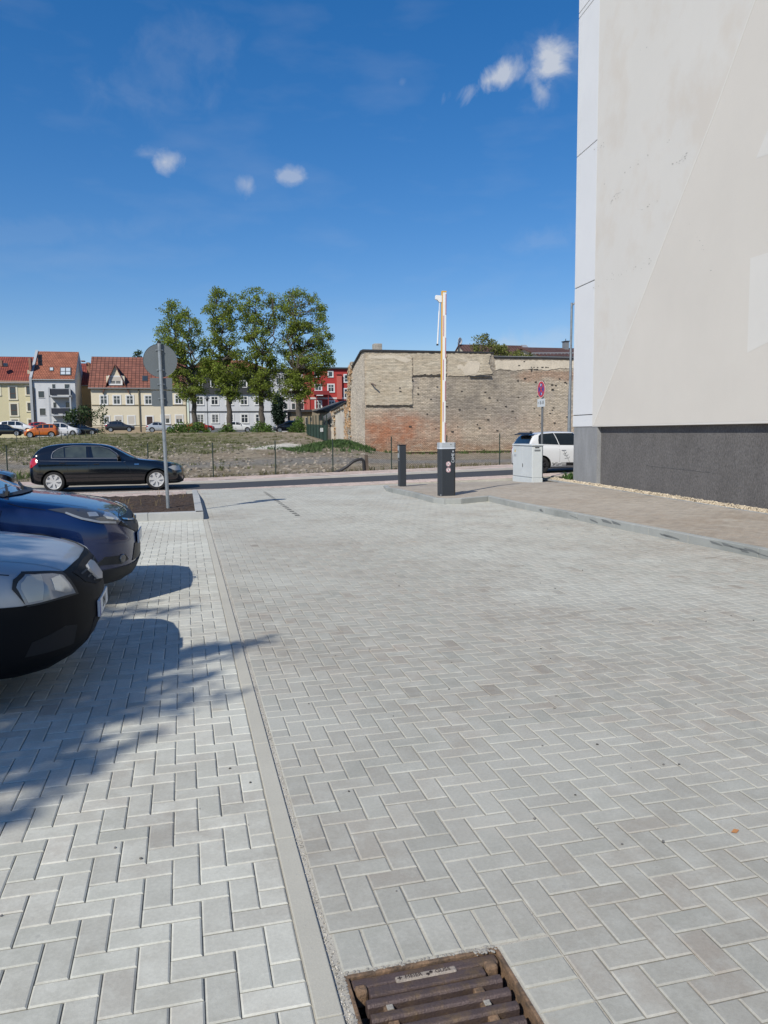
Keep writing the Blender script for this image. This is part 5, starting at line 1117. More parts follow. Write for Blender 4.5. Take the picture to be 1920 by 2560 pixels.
# --- E pale grey block
E_ = House('grey_apartment_house', 'pale grey flat fronted apartment house left of the red house', 138, 12, 684, 1075, 765.5, 928, mat('grey_wall', (.50, .51, .52), .9, var=.04, vs=.4))
mb = MB(); mb.box(-.3, E_.W+.2, -.3, 12.3, E_.zE-E_.zb, E_.zE-E_.zb+.35); mb.build('roof', M_tar, E_.root)
for y0, y1 in ((945, 962), (976, 994), (1008, 1024)):
    for x0 in (691, 710, 729, 750): E_.win(x0, y0, x0+9.5, y1, sty='one', trim=.12)
E_.win(708, 1026, 716, 1042, sty='one', trim=.1); mb = MB(); p = E_.q(700, 1060); p2 = E_.q(699, 935); mb.tube([(p[0], -.1, p[1]), (p[0], -.1, p2[1])], .1, 8); mb.build('downpipe', mat('zinc2', (.30, .31, .31), .5, metal=.4), E_.root)
# --- F red house
wr = mat('red_wall', (.44, .045, .040), .85, var=.04, vs=.5); wr2 = mat('light_red_wall', (.56, .13, .10), .85)
F_ = House('red_house', 'bright red four storey house with white windows and band beside the brick flank', 135, 12, 766, 1080, 905, 923, wr)
mb = MB(); mb.box(-.3, F_.W+.3, -.35, 12.3, F_.zE-F_.zb, F_.zE-F_.zb+.3); mb.build('roof', M_tar, F_.root)
for r_ in ((787.5, 929.5, 798, 942), (821, 929, 831.5, 942)): F_.win(*r_, sty='one', trim=.14)
for r_ in ((788.5, 961.5, 803, 976), (820.5, 961.5, 834.5, 979.5), (789, 1003, 803, 1021), (822, 1003, 835.5, 1016)): F_.win(*r_, sty='cross', trim=.16)
for r_ in ((861, 937.5, 870, 955), (861, 972.5, 870, 994)): F_.win(*r_, sty='mid', trim=.16)
F_.box('white_band', 766, 993.5, 905, 998, .002, .08, mat('band_white', (.66, .60, .58), .8)); F_.box('pilaster', 842, 940, 853, 998, .081, .5, wr2); F_.box('pilaster', 767, 940, 773, 1040, .081, .16, wr2)
a, b, c, d = F_.rect(841, 940, 854, 936.5); mb = MB(); mb.add([(a, -.6, b), (c, -.6, b), (c, -.002, b), (a, -.002, b), ((a+c)/2, -.3, d+.1)], [(0, 1, 4), (1, 2, 4), (2, 3, 4), (3, 0, 4)]); mb.build('pilaster_cap', mat('zinc2', (.30, .31, .31), .5, metal=.4), F_.root, recalc=True)
a, b, c, d = F_.rect(784, 988, 819, 978); mb = MB(); mb.box(a, c, -1.8, -.01, b, d); po = mb.build('balcony', mat('dark_red', (.26, .028, .030), .8), F_.root); a, b, c, d = F_.rect(787, 990.5, 803, 988.4); mb = MB(); mb.box(a, c, -1.84, -1.70, b, d); mb.build('awning_rail', M_frame, po)
for xx in (788, 817): a, b, c, d = F_.rect(xx-1.2, 1030, xx+1.2, 988); mb = MB(); mb.box(a, c, -1.7, -1.45, b, d); mb.build('porch_post', MATS['dark_red'], F_.root)
for x0, y0, x1, y1 in ((850.5, 925, 858, 910.5), (793, 925, 801, 914)): a, b, c, d = F_.rect(x0, y0, x1, y1); mb = MB(); mb.box(a, c, 4, 5, b-1, d); mb.build('chimney', mat('yellow_brick', (.42, .32, .18), .9), F_.root)
# --- low sheds in front of the red house
wsd = mat('shed_wall', (.31, .26, .175), .95, var=.12, vs=.8, fine=.08, fs=8, col2=(.26, .21, .15), mask=(.6, .5, .62))
S = House('low_shed', 'long low brown rendered shed with dark roof edge below the red house', 118, 5, 730, 1082, 797, 1030, wsd, cat='shed')
a, b, c, d = S.rect(721, 1033, 797, 1026); mb = MB(); mb.box(a, c, -.5, 5.2, S.zE-S.zb, S.zE-S.zb+.35); mb.build('roof', M_tar, S.root)
for x0, y0, x1, y1 in ((764, 1044, 767.5, 1062), (776, 1043, 779, 1053), (785, 1045, 789, 1060), (735, 1046, 738, 1058)): S.win(x0, y0, x1, y1, sty='one', trim=.03, proud=.01, sash=M_dark)
S2 = House('flat_annex', 'small brown flat annex standing between the low shed and the brick flank', 112, 6, 796, 1082, 828, 1023, wsd, cat='shed')
S2.win(818, 1047, 821, 1058, sty='one', trim=.03, proud=.01, sash=M_dark)
mb = MB(); a, b, c, d = S2.rect(795, 1026, 829, 1022); mb.box(a, c, -.1, 6.1, S2.zE-S2.zb+.002, S2.zE-S2.zb+.14); mb.build('coping', mat('shed_coping', (.34, .26, .2), .9), S2.root)
# lean-to roof climbing to the right
S3 = thing('lean_to_roof', 'grey felt lean to roof sloping up towards the brick flank', 'shed roof', (at(805, 1024, 100).x, 100, 0)); x_ = S3.location.x
pts = [at(805, 1024, 100), at(872, 999, 100), at(872, 1012, 100), at(850, 1018, 100), at(822, 1030, 100)]
mb = MB(); mb.yprism([(p.x-x_, p.z) for p in pts][::-1], 0, 9); mb.build('roof', mat('felt', (.10, .10, .095), .9, var=.15, vs=1), S3, recalc=True)
pts = [at(824, 1030, 100.2), at(872, 1012, 100.2), at(872, 1100, 100.2), at(824, 1100, 100.2)]; mb = MB(); mb.yprism([(p.x-x_, p.z) for p in pts][::-1], .05, 8); mb.build('wall', wsd, S3, recalc=True)
# tilted canopy and low wall in front of it
yc = Y2+1.2; q0, q1 = at(816, 1047, yc), at(841, 1030, yc); cn = thing('tilted_canopy', 'small grey tilted canopy roof leaning against the torn annex wall', 'canopy', (q0.x, yc, 0)); mb = MB()
mb.add([(0, 0, q0.z), (q1.x-q0.x, 0, q1.z), (q1.x-q0.x, 2, q1.z+.2), (0, 2, q0.z+.2), (0, 0, q0.z-.18), (q1.x-q0.x, 0, q1.z-.18), (q1.x-q0.x, 2, q1.z), (0, 2, q0.z)], [(0, 1, 2, 3), (0, 4, 5, 1), (4, 7, 6, 5), (3, 2, 6, 7), (0, 3, 7, 4)]); mb.build('roof_sheet', mat('felt', (.1, .1, .095), .9), cn, recalc=True)
mb = MB(); mb.box(.2, .34, .3, .44, field_z(q0.x, yc)-.3, q0.z); mb.box(.9, 1.04, .3, .44, field_z(q0.x, yc)-.3, q0.z+.3); mb.build('timber_post', mat('old_wood', (.11, .085, .065), .9), cn)
q0, q1 = at(819, 1068, Y2-.6), at(835, 1066, Y2-.6); lw = MB(); lw.box(0, q1.x-q0.x, 0, .3, -2.2, 0); o = lw.build('low_wall', MATS['annex_plaster']); o.location = (q0.x, Y2-.6, q0.z); tag(o, 'low pale plastered wall joining the green gate to the torn annex', 'wall')
# green slatted gate running back from the wall
g0, g1 = at(818, 1091, Y2-1), at(766, 1077, 88); gt = at(818, 1063, Y2-1).z
gt2 = at(766, 1060, 88).z; gg = thing('green_fence', 'dark green boarded fence running back from the low wall towards the trees', 'fence', (g0.x, g0.y, 0)); mb = MB(); n = 34
for k in range(n):
    u, v = k/n, (k+.86)/n; pa, pb_ = g0.lerp(g1, u), g0.lerp(g1, v); za, zb_ = gt+(gt2-gt)*u, gt+(gt2-gt)*v
    mb.add([(pa.x-g0.x, pa.y-g0.y, pa.z-.4), (pb_.x-g0.x, pb_.y-g0.y, pb_.z-.4), (pb_.x-g0.x, pb_.y-g0.y, zb_), (pa.x-g0.x, pa.y-g0.y, za), (pa.x-g0.x+.05, pa.y-g0.y, pa.z-.4), (pb_.x-g0.x+.05, pb_.y-g0.y, pb_.z-.4), (pb_.x-g0.x+.05, pb_.y-g0.y, zb_), (pa.x-g0.x+.05, pa.y-g0.y, za)], [(0, 1, 2, 3), (7, 6, 5, 4), (3, 2, 6, 7), (0, 3, 7, 4), (1, 5, 6, 2)])
mb.build('boards', mat('gate_green', (.012, .05, .035), .6, var=.2, vs=1), gg)
mb = MB()
for k in range(0, n+1, 5): p = g0.lerp(g1, k/n); mb.box(p.x-g0.x-.06, p.x-g0.x+.02, p.y-g0.y, p.y-g0.y+.08, p.z-.4, gt+(gt2-gt)*k/n+.9)
mb.build('post', M_green, gg); p = g0.lerp(g1, .12); mb = MB()
for k in range(3): mb.box(p.x-g0.x-.08-.0, p.x-g0.x-.07, p.y-g0.y+k*.55, p.y-g0.y+k*.55+.35, gt-.55, gt-.2)
mb.build('white_notice', M_frame, gg)
# --- roofs seen over the brick building
Rr = House('brown_roof_house', 'house with brown ridge roof and satellite dish rising behind the brick building', 84, 9, 1182, 1000, 1340, 905, mat('gable_cream', (.62, .56, .45), .9))
Rr.gable(859.5, M_tile_dk, side=.1, over=.1); mb = MB()
mb.add([(Rr.W+.12, -.4, Rr.ze-.1), (Rr.W+.8, -.4, Rr.ze-.1), (Rr.W+.8, 4.5, Rr.zR-Rr.zb+.25), (Rr.W+.12, 4.5, Rr.zR-Rr.zb+.25)], [(0, 1, 2, 3)]); o = mb.build('verge_sheet', mat('zinc', (.40, .41, .42), .5), Rr.root); so = o.modifiers.new('t', 'SOLIDIFY'); so.thickness = .12
dq = Rr.q(1149, 853, 4); dz = MB(); Md = Matrix.Translation((dq[0], 3.9, dq[1]))@Matrix.Rotation(R_(35), 4, 'Z'); dz.lathe([(0, .09), (.18, .07), (.33, .02), (.42, -.05)], 24, Md); o = dz.build('satellite_dish', M_frame, Rr.root, smooth=True); so = o.modifiers.new('t', 'SOLIDIFY'); so.thickness = .02
mb = MB(); mb.tube([(dq[0], 4.0, dq[1]-1.0), (dq[0], 4.0, dq[1])], .03, 8); mb.build('dish_pole', M_dark, o); a = Rr.q(1151, 866, 4); b = Rr.q(1156, 853, 4); mb = MB(); mb.box(a[0], b[0], 4.3, 4.9, a[1]-.5, b[1]); mb.build('chimney', M_dark, Rr.root)
R2 = House('dark_roof_house', 'house with long dark brown roof and grey chimney, behind the lower brick wall', 78, 10, 1356, 1000, 1560, 893, mat('gable_cream', (.62, .56, .45), .9))
R2.gable(864, M_tile_dk, side=.15, xl=-.3, over=.2); a = R2.q(1408.5, 876, 4.5); b = R2.q(1417.5, 855, 4.5); mb = MB(); mb.box(a[0], b[0], 4.0, 4.8, a[1]-.8, b[1]); ch = mb.build('chimney', mat('zinc2', (.3, .31, .31), .5), R2.root)
mb = MB(); mb.box(a[0]-.08, b[0]+.08, 3.9, 4.9, b[1], b[1]+.08); mb.tube([((a[0]+b[0])/2, 4.4, b[1]), ((a[0]+b[0])/2, 4.4, b[1]+.35)], .04, 6); mb.build('chimney_cap', M_dark, ch)
p0, p1 = R2.onroof(1330, 886), R2.onroof(1500, 885); mb = MB(); mb.bar(p0+Vector((0, 0, .15)), p1+Vector((0, 0, .15)), .05, .10)
for k in range(20): p = p0.lerp(p1, k/19); mb.bar(p, p+Vector((0, 0, .2)), .05, .05)
mb.build('snow_guard', mat('zinc', (.4, .41, .42), .5), R2.root)
# street lamp before the mansard house
lq = at(520.5, 1079, 108); lt = at(517, 995, 108); la = thing('old_style_lamp', 'slim black lantern street lamp before the white mansard house', 'street lamp', (lq.x, 108, field_z(lq.x, 108))); h_ = lt.z-field_z(lq.x, 108)
mb = MB(); mb.tube([(0, 0, 0), (0, 0, .8), (0, 0, h_-.3)], [.09, .06, .04], 8); mb.build('post', M_dark, la); mb = MB(); mb.lathe([(.02, .45), (.08, .30), (.34, .08), (.36, .02), (.20, 0), (.14, -.35), (0, -.36)], 12, Matrix.Translation((0, 0, h_-.1))@Matrix.Rotation(R_(90), 4, 'X')); mb.build('lantern', M_dark, la, smooth=True)
# ================================================================== TREES AND BUSHES
def leaf_mat(name, col, trans=.35): return mat(name, col, .65, attr=True, trans=trans, spec=.3)
M_bark = mat('bark', (.095, .080, .065), .95, var=.25, vs=3, fine=.2, fs=12, bump=.8, bs=10, stretch=(1, 1, .3))
M_lime = leaf_mat('lime_leaf', (.27, .34, .06), .55); M_bush = leaf_mat('bush_leaf', (.11, .19, .035), .35); M_darkleaf = leaf_mat('dark_leaf', (.05, .085, .028), .3); M_coni = leaf_mat('conifer', (.016, .034, .020), .1); M_will = leaf_mat('willow_leaf', (.20, .22, .06), .4)
def leaves(blobs, per, size, seed, droop=0, flat=.0):
    """leaf-sized faces clustered round the twig ends; blobs: (centre, radius, squash)"""
    r = np.random.RandomState(seed); V = []; F = []; T = []
    for (c, rad, sq) in blobs:
        n = int(per*(rad**2)); d = r.normal(0, 1, (n, 3)); d /= np.linalg.norm(d, axis=1)[:, None]; q = r.rand(n)**.42
        P = np.array(c)+d*q[:, None]*rad*np.array([1, 1, sq]); P[:, 2] -= droop*q*rad*r.rand(n); bt = r.uniform(.72, 1.25)
        for i in range(n):
            a = r.normal(0, 1, 3); a /= np.linalg.norm(a); b = np.cross(a, r.normal(0, 1, 3)); b /= np.linalg.norm(b); s = size*r.uniform(.6, 1.3); a = a*s; b = b*s*.62; k = len(V); p = P[i]
            V += [p-a, p-b*.9+a*.1, p+a, p+b*.9+a*.1]; F.append((k, k+1, k+2, k+3)); T.append(bt*r.uniform(.70, 1.3))
    return V, F, T
def leafobj(name, blobs, per, size, seed, material, parent, **k):
    V, F, T = leaves(blobs, per, size, seed, **k); me = bpy.data.meshes.new(name); me.from_pydata([tuple(v) for v in V], [], F); a = me.attributes.new('tone', 'FLOAT', 'FACE'); a.data.foreach_set('value', np.array(T, dtype=np.float32)); me.materials.append(material)
    o = bpy.data.objects.new(name, me); COL.objects.link(o); o.parent = parent; return o
def curve(p0, p1, r0, r1, rnd, wob, n=5, lift=0):
    p0, p1 = Vector(p0), Vector(p1); L = (p1-p0).length; pts = []; rs = []
    for i in range(n+1):
        t = i/n; w = math.sin(math.pi*t)*wob*L; pts.append(p0.lerp(p1, t)+Vector((rnd.uniform(-w, w), rnd.uniform(-w, w), rnd.uniform(-w, w)*.4-lift*math.sin(math.pi*t)*L))); rs.append(r0+(r1-r0)*t**.8)
    return pts, rs
def broadleaf(name, label, cat, base, trunk_top, trunk_r, clumps, per, size, seed, lm, group=None, wob=.08, leaders=3, nsub=3, bare=.25, trunk_name='trunk'):
    """trunk, leaders and boughs running out to every leaf clump; clumps in world coordinates (centre, radius)"""
    rnd = random.Random(seed); t = thing(name, label, cat, base, 0, group); B = Vector(base); mb = MB(); tt = Vector(trunk_top)-B
    pts, rs = curve((0, 0, -.4), tt, trunk_r*1.25, trunk_r*.8, rnd, .02, 7); rs[0] = trunk_r*1.6; mb.tube(pts, rs, 10)
    cl = [(Vector(c)-B, r) for c, r in clumps]; top = max(c.z for c, r in cl); ctr = sum((c for c, r in cl), Vector())/len(cl); lead = []
    for k in range(leaders):
        hi = sorted(cl, key=lambda q: -q[0].z)[:max(leaders*3, 8)]; g = hi[rnd.randrange(len(hi))][0] if k else hi[0][0]
        p, r_ = curve(tt, g, trunk_r*(.62-.07*k), trunk_r*.10, rnd, wob, 9); mb.tube(p, r_, 7); lead += [(a, b) for a, b in zip(p, r_)]
    lead.append((tt, trunk_r*.6)); blobs = []
    for c, r in cl:
        cand = sorted(lead, key=lambda q: (q[0]-c).length+max(0, q[0].z-c.z+.8)*1.6)[:2]; a, ra = cand[0]; p, r_ = curve(a, c, max(.03, min(ra*.7, trunk_r*.28)), .018, rnd, wob*1.3, 6, lift=-.03); mb.tube(p, r_, 5)
        for k in range(nsub):
            d = Vector((rnd.gauss(0, 1), rnd.gauss(0, 1), rnd.gauss(.1, .7))).normalized()*r*rnd.uniform(.5, .95); q, s_ = curve(p[-2], c+d, .022, .008, rnd, .12, 3); mb.tube(q, s_, 4, cap=False)
            blobs.append((c+d*.75, r*rnd.uniform(.42, .68), .8))
        blobs.append((c, r*.62, .8))
    mb.build(trunk_name, M_bark, t, smooth=True); leafobj('crown', blobs, per, size, seed+50, lm, t); return t
def outline_clumps(Y, rows, depth, seed, rad=(.8, 1.25), dens=.62, boost=0):
    """rows: (photo y, x left, x right) -> clump centres filling that outline with real depth"""
    rnd = random.Random(seed); out = []
    for i in range(len(rows)-1):
        y0, l0, r0 = rows[i]; y1, l1, r1 = rows[i+1]; n = max(1, int((y1-y0)*((r0-l0)+(r1-l1))/2/170*dens*(1.45 if boost and y0 > boost else 1)))
        for k in range(n):
            u = rnd.random(); y = y0+(y1-y0)*u; l = l0+(l1-l0)*u; r = r0+(r1-r0)*u; v = rnd.random(); edge = 7; x = l+edge*.6+(r-l-edge*1.2)*v; half = (r-l)/2/FPX*Y
            w = 1-abs(2*v-1)**2; d = rnd.uniform(-1, 1)*min(depth, half*1.1)*math.sqrt(max(0.05, w)); p = at(x, y, Y); out.append((Vector((p.x, p.y+d, p.z)), rnd.uniform(*rad)))
    return out
YT = 93.0
trees = [
 ('lime_tree', 'leftmost of the four lime trees, leaning crown and curved trunk behind the round sign back', (487, 1074), (484, 985), .30,
  [(760, 420, 452), (775, 410, 470), (790, 400, 480), (805, 398, 510), (820, 392, 512), (835, 376, 512), (855, 378, 510), (870, 398, 508), (900, 408, 520), (930, 420, 530), (960, 428, 530), (985, 440, 525), (1000, 455, 515)]),
 ('lime_tree', 'second lime tree from the left with tall narrow crown before the mansard house', (575, 1080), (571, 985), .32,
  [(732, 530, 588), (745, 508, 592), (770, 505, 592), (800, 520, 598), (840, 508, 596), (870, 506, 604), (900, 512, 606), (930, 518, 610), (955, 530, 612), (980, 540, 605), (998, 550, 595)]),
 ('lime_tree', 'third lime tree from the left with forked crown at the end of the mansard house', (656, 1068), (652, 990), .33,
  [(729, 615, 655), (742, 596, 688), (765, 598, 692), (800, 602, 694), (840, 606, 692), (880, 608, 694), (910, 604, 696), (940, 606, 694), (965, 618, 690), (985, 625, 685), (1003, 635, 675)]),
 ('lime_tree', 'rightmost and broadest of the four lime trees, in front of the grey and red houses', (751, 1070), (744, 985), .36,
  [(723, 712, 742), (740, 698, 790), (765, 696, 815), (800, 694, 832), (840, 698, 836), (870, 700, 834), (890, 702, 838), (910, 700, 838), (935, 696, 812), (960, 700, 808), (985, 702, 775), (1003, 715, 760)])]
for i, (nm, lb_, b, tp_, tr, rows) in enumerate(trees):
    pb2 = at(b[0], b[1], YT); zb_ = min(pb2.z, field_z(pb2.x, YT)); base = (pb2.x, YT, zb_); tt_ = at(tp_[0], tp_[1], YT)
    broadleaf(nm, lb_, 'tree', base, (tt_.x, YT, tt_.z), tr, outline_clumps(YT, rows, 3.2, 30+i, (.6, 1.05), 1.12 if i else 1.0, boost=850), 92, .115, 60+i, M_lime, 'lime trees in a row beyond the open ground', leaders=4, wob=.10)
def bush(name, label, cat, Y, rows, depth, seed, lm, rad=(.35, .65), dens=3.2, per=190, size=.11, stems=6, group=None, zoff=0, wobz=0):
    cl = outline_clumps(Y, rows, depth, seed, rad, dens); cx_ = sum(c.x for c, r in cl)/len(cl); z0_ = (field_z(cx_, Y))+zoff; t = thing(name, label, cat, (cx_, Y, z0_), 0, group); rnd = random.Random(seed); B = Vector((cx_, Y, z0_)); mb = MB(); blobs = []
    for k, (c, r) in enumerate(cl):
        c = c-B
        if k % 2 == 0: p, r_ = curve((rnd.uniform(-.2, .2), rnd.uniform(-.1, .1), -.2), c, .03, .01, rnd, .06, 4); mb.tube(p, r_, 4)
        blobs.append((c, r, .85))
    mb.build('stems', M_bark, t); leafobj('foliage', blobs, per, size, seed+9, lm, t); return t
g_ = 'bushes at the feet of the lime trees'
bush('bush', 'low spreading green bush round the foot of the leftmost lime tree', 'bush', 92.2, [(1060, 465, 505), (1068, 425, 520), (1084, 415, 525)], 1.2, 3, M_bush, group=g_)
bush('bush', 'low green bush round the foot of the second lime tree', 'bush', 92.0, [(1067, 560, 590), (1074, 545, 595), (1084, 540, 600)], 1.0, 4, M_bush, group=g_)
bush('bush', 'rounded green bush round the foot of the third lime tree', 'bush', 92.0, [(1060, 640, 668), (1068, 630, 675), (1086, 622, 684)], 1.1, 5, M_bush, group=g_)
bush('bush', 'tallest green bush, round the foot of the broad right lime tree', 'bush', 90.0, [(1050, 735, 756), (1062, 726, 762), (1084, 718, 768)], 1.3, 6, M_bush, group=g_)
bush('bush', 'flat green bush trailing right of the third lime tree', 'bush', 90.5, [(1080, 672, 700), (1090, 664, 720)], .8, 7, M_bush, group=g_, rad=(.25, .4))
bush('shrub', 'loose upright shrub standing before the left end of the cream house', 'shrub', 95, [(1017, 248, 262), (1030, 236, 272), (1045, 238, 278), (1060, 240, 266), (1080, 245, 262)], 1.1, 8, M_darkleaf, rad=(.35, .7), dens=1.1, per=85, size=.13)
bush('shrub', 'dark spreading shrub hiding the foot of the ochre house', 'shrub', 104, [(1020, 185, 235), (1032, 170, 245), (1046, 165, 248), (1062, 190, 250)], 1.6, 9, M_darkleaf, rad=(.6, 1.0), dens=1.0, per=85, size=.17)
bush('conifer', 'dense dark conifer standing right of the white mansard house', 'conifer', 112, [(990, 688, 700), (1005, 686, 706), (1025, 686, 711), (1045, 686, 708), (1062, 686, 706)], 1.6, 10, M_coni, rad=(.6, .9), dens=6, per=170, size=.16)
bush('willow_bush', 'yellow green willow like tree rising behind the taller part of the brick wall', 'tree', 70, [(836, 1196, 1214), (846, 1182, 1226), (858, 1176, 1238), (870, 1172, 1246), (884, 1168, 1262)], 1.6, 11, M_will, rad=(.35, .6), dens=2.0, per=210, size=.10)
bush('willow_bush', 'lower yellow green bushes showing above the right part of the brick wall', 'bush', 70, [(870, 1240, 1258), (880, 1232, 1300), (888, 1232, 1325), (898, 1232, 1330)], 1.4, 12, M_will, rad=(.35, .55), dens=2.4, per=210, size=.10)
bush('distant_tree', 'dark tree top showing above the cream house roof', 'tree', 140, [(880, 338, 352), (890, 332, 362), (900, 330, 366)], 1.6, 13, M_darkleaf, rad=(.5, .8), dens=2, per=90, size=.2)
# tree standing to the left of the viewpoint; its crown shades the bays
rt = random.Random(21); cl = []
for k in range(170):
    for _ in range(40):
        x, y, z = rt.uniform(-13.5, -6.0), rt.uniform(-5.0, 3.2), rt.uniform(4.6, 10.0)
        h = z/math.tan(SUN_EL); sx, sy = x+h*.695, y+h*.72
        edge = -.05 if 4.5 < sy < 7.2 else -.75
        if sx < edge-.35 and sy > 3.55+.25*math.sin(sx*2) and sy < 10.5: break
    else: continue
    cl.append((Vector((x, y, z)), rt.uniform(.50, .75)))
for (sx, sy, z, r_) in ((-.55, 5.45, 7.4, .42), (-.2, 5.75, 7.2, .34), (.12, 5.95, 7.5, .28), (.40, 6.12, 7.3, .19), (-.75, 4.9, 7.0, .48), (-.85, 4.3, 6.8, .45), (-.45, 4.75, 7.1, .28), (-.98, 3.85, 6.9, .30), (-.25, 5.25, 7.6, .18), (-.6, 4.35, 7.3, .18), (-.55, 5.0, 6.6, .30), (-.50, 5.45, 6.8, .32), (-.45, 5.9, 6.5, .30), (-.45, 6.3, 6.9, .32), (-.5, 6.8, 6.7, .32), (-.35, 5.65, 6.2, .22), (-.1, 4.75, 6.9, .22), (0, 5.3, 7.2, .24), (-.3, 4.2, 7, .22), (-.6, 3.9, 6.8, .28), (-1.0, 3.5, 7, .32), (-.7, 3.55, 7.3, .2), (.2, 5.7, 7.1, .24), (.38, 6.0, 7.3, .22), (.58, 6.12, 7.2, .15), (-.15, 5.6, 7.5, .28), (-1.2, 3.9, 6.6, .4), (-.9, 4.5, 6.9, .4), (-.6, 5.0, 7.2, .35), (-1.1, 3.25, 6.8, .25), (-.8, 3.45, 7.2, .16), (-1.5, 3.5, 7, .4)):
    h = z/math.tan(SUN_EL); cl.append((Vector((sx-h*.695, sy-h*.72, z)), r_))
broadleaf('maple_tree', 'broad tree beside the parking bays whose crown shades the parked cars', 'tree', (-10.6, -1.4, 0), (-10.3, -1.2, 3.6), .22, cl, 270, .075, 77, M_lime, leaders=4, wob=.06)

# ================================================================== CARS
def pchip(pts):
    xs = [p[0] for p in pts]; ys = [p[1] for p in pts]; n = len(xs); h = [xs[i+1]-xs[i] for i in range(n-1)]; dl = [(ys[i+1]-ys[i])/h[i] for i in range(n-1)]; m_ = [dl[0]]+[0 if dl[i-1]*dl[i] <= 0 else 2*dl[i-1]*dl[i]/(dl[i-1]+dl[i]) for i in range(1, n-1)]+[dl[-1]]
    def f(x):
        if x <= xs[0]: return ys[0]
        if x >= xs[-1]: return ys[-1]
        i = 0
        while x > xs[i+1]: i += 1
        t = (x-xs[i])/h[i]; return (2*t**3-3*t**2+1)*ys[i]+(t**3-2*t**2+t)*h[i]*m_[i]+(-2*t**3+3*t**2)*ys[i+1]+(t**3-t**2)*h[i]*m_[i+1]
    return f
def paint(name, col, metal=0.0, rough=.28): return mat('paint_'+name, col, rough, metal=metal, coat=.9, spec=.5, var=.02, vs=1)
M_tyre = mat('tyre', (.016, .016, .017), .85, fine=.1, fs=60); M_wheelarch = mat('arch_black', (.006, .006, .007), .95)
M_rim = mat('alloy', (.46, .47, .48), .38, metal=.7); M_cg = mat('car_glass', (.012, .017, .020), .04, spec=.9, coat=.5); M_trim = mat('plastic_trim', (.020, .022, .024), .62); M_lens = mat('headlamp', (.26, .28, .30), .12, spec=.9, coat=1); M_lensd = mat('headlamp_dark', (.055, .060, .07), .12, coat=1); M_tail = mat('tail_lamp', (.42, .012, .02), .15, coat=1); M_chrome = mat('chrome', (.62, .63, .64), .12, metal=1); M_gap = mat('panel_gap', (.004, .004, .005), .9)
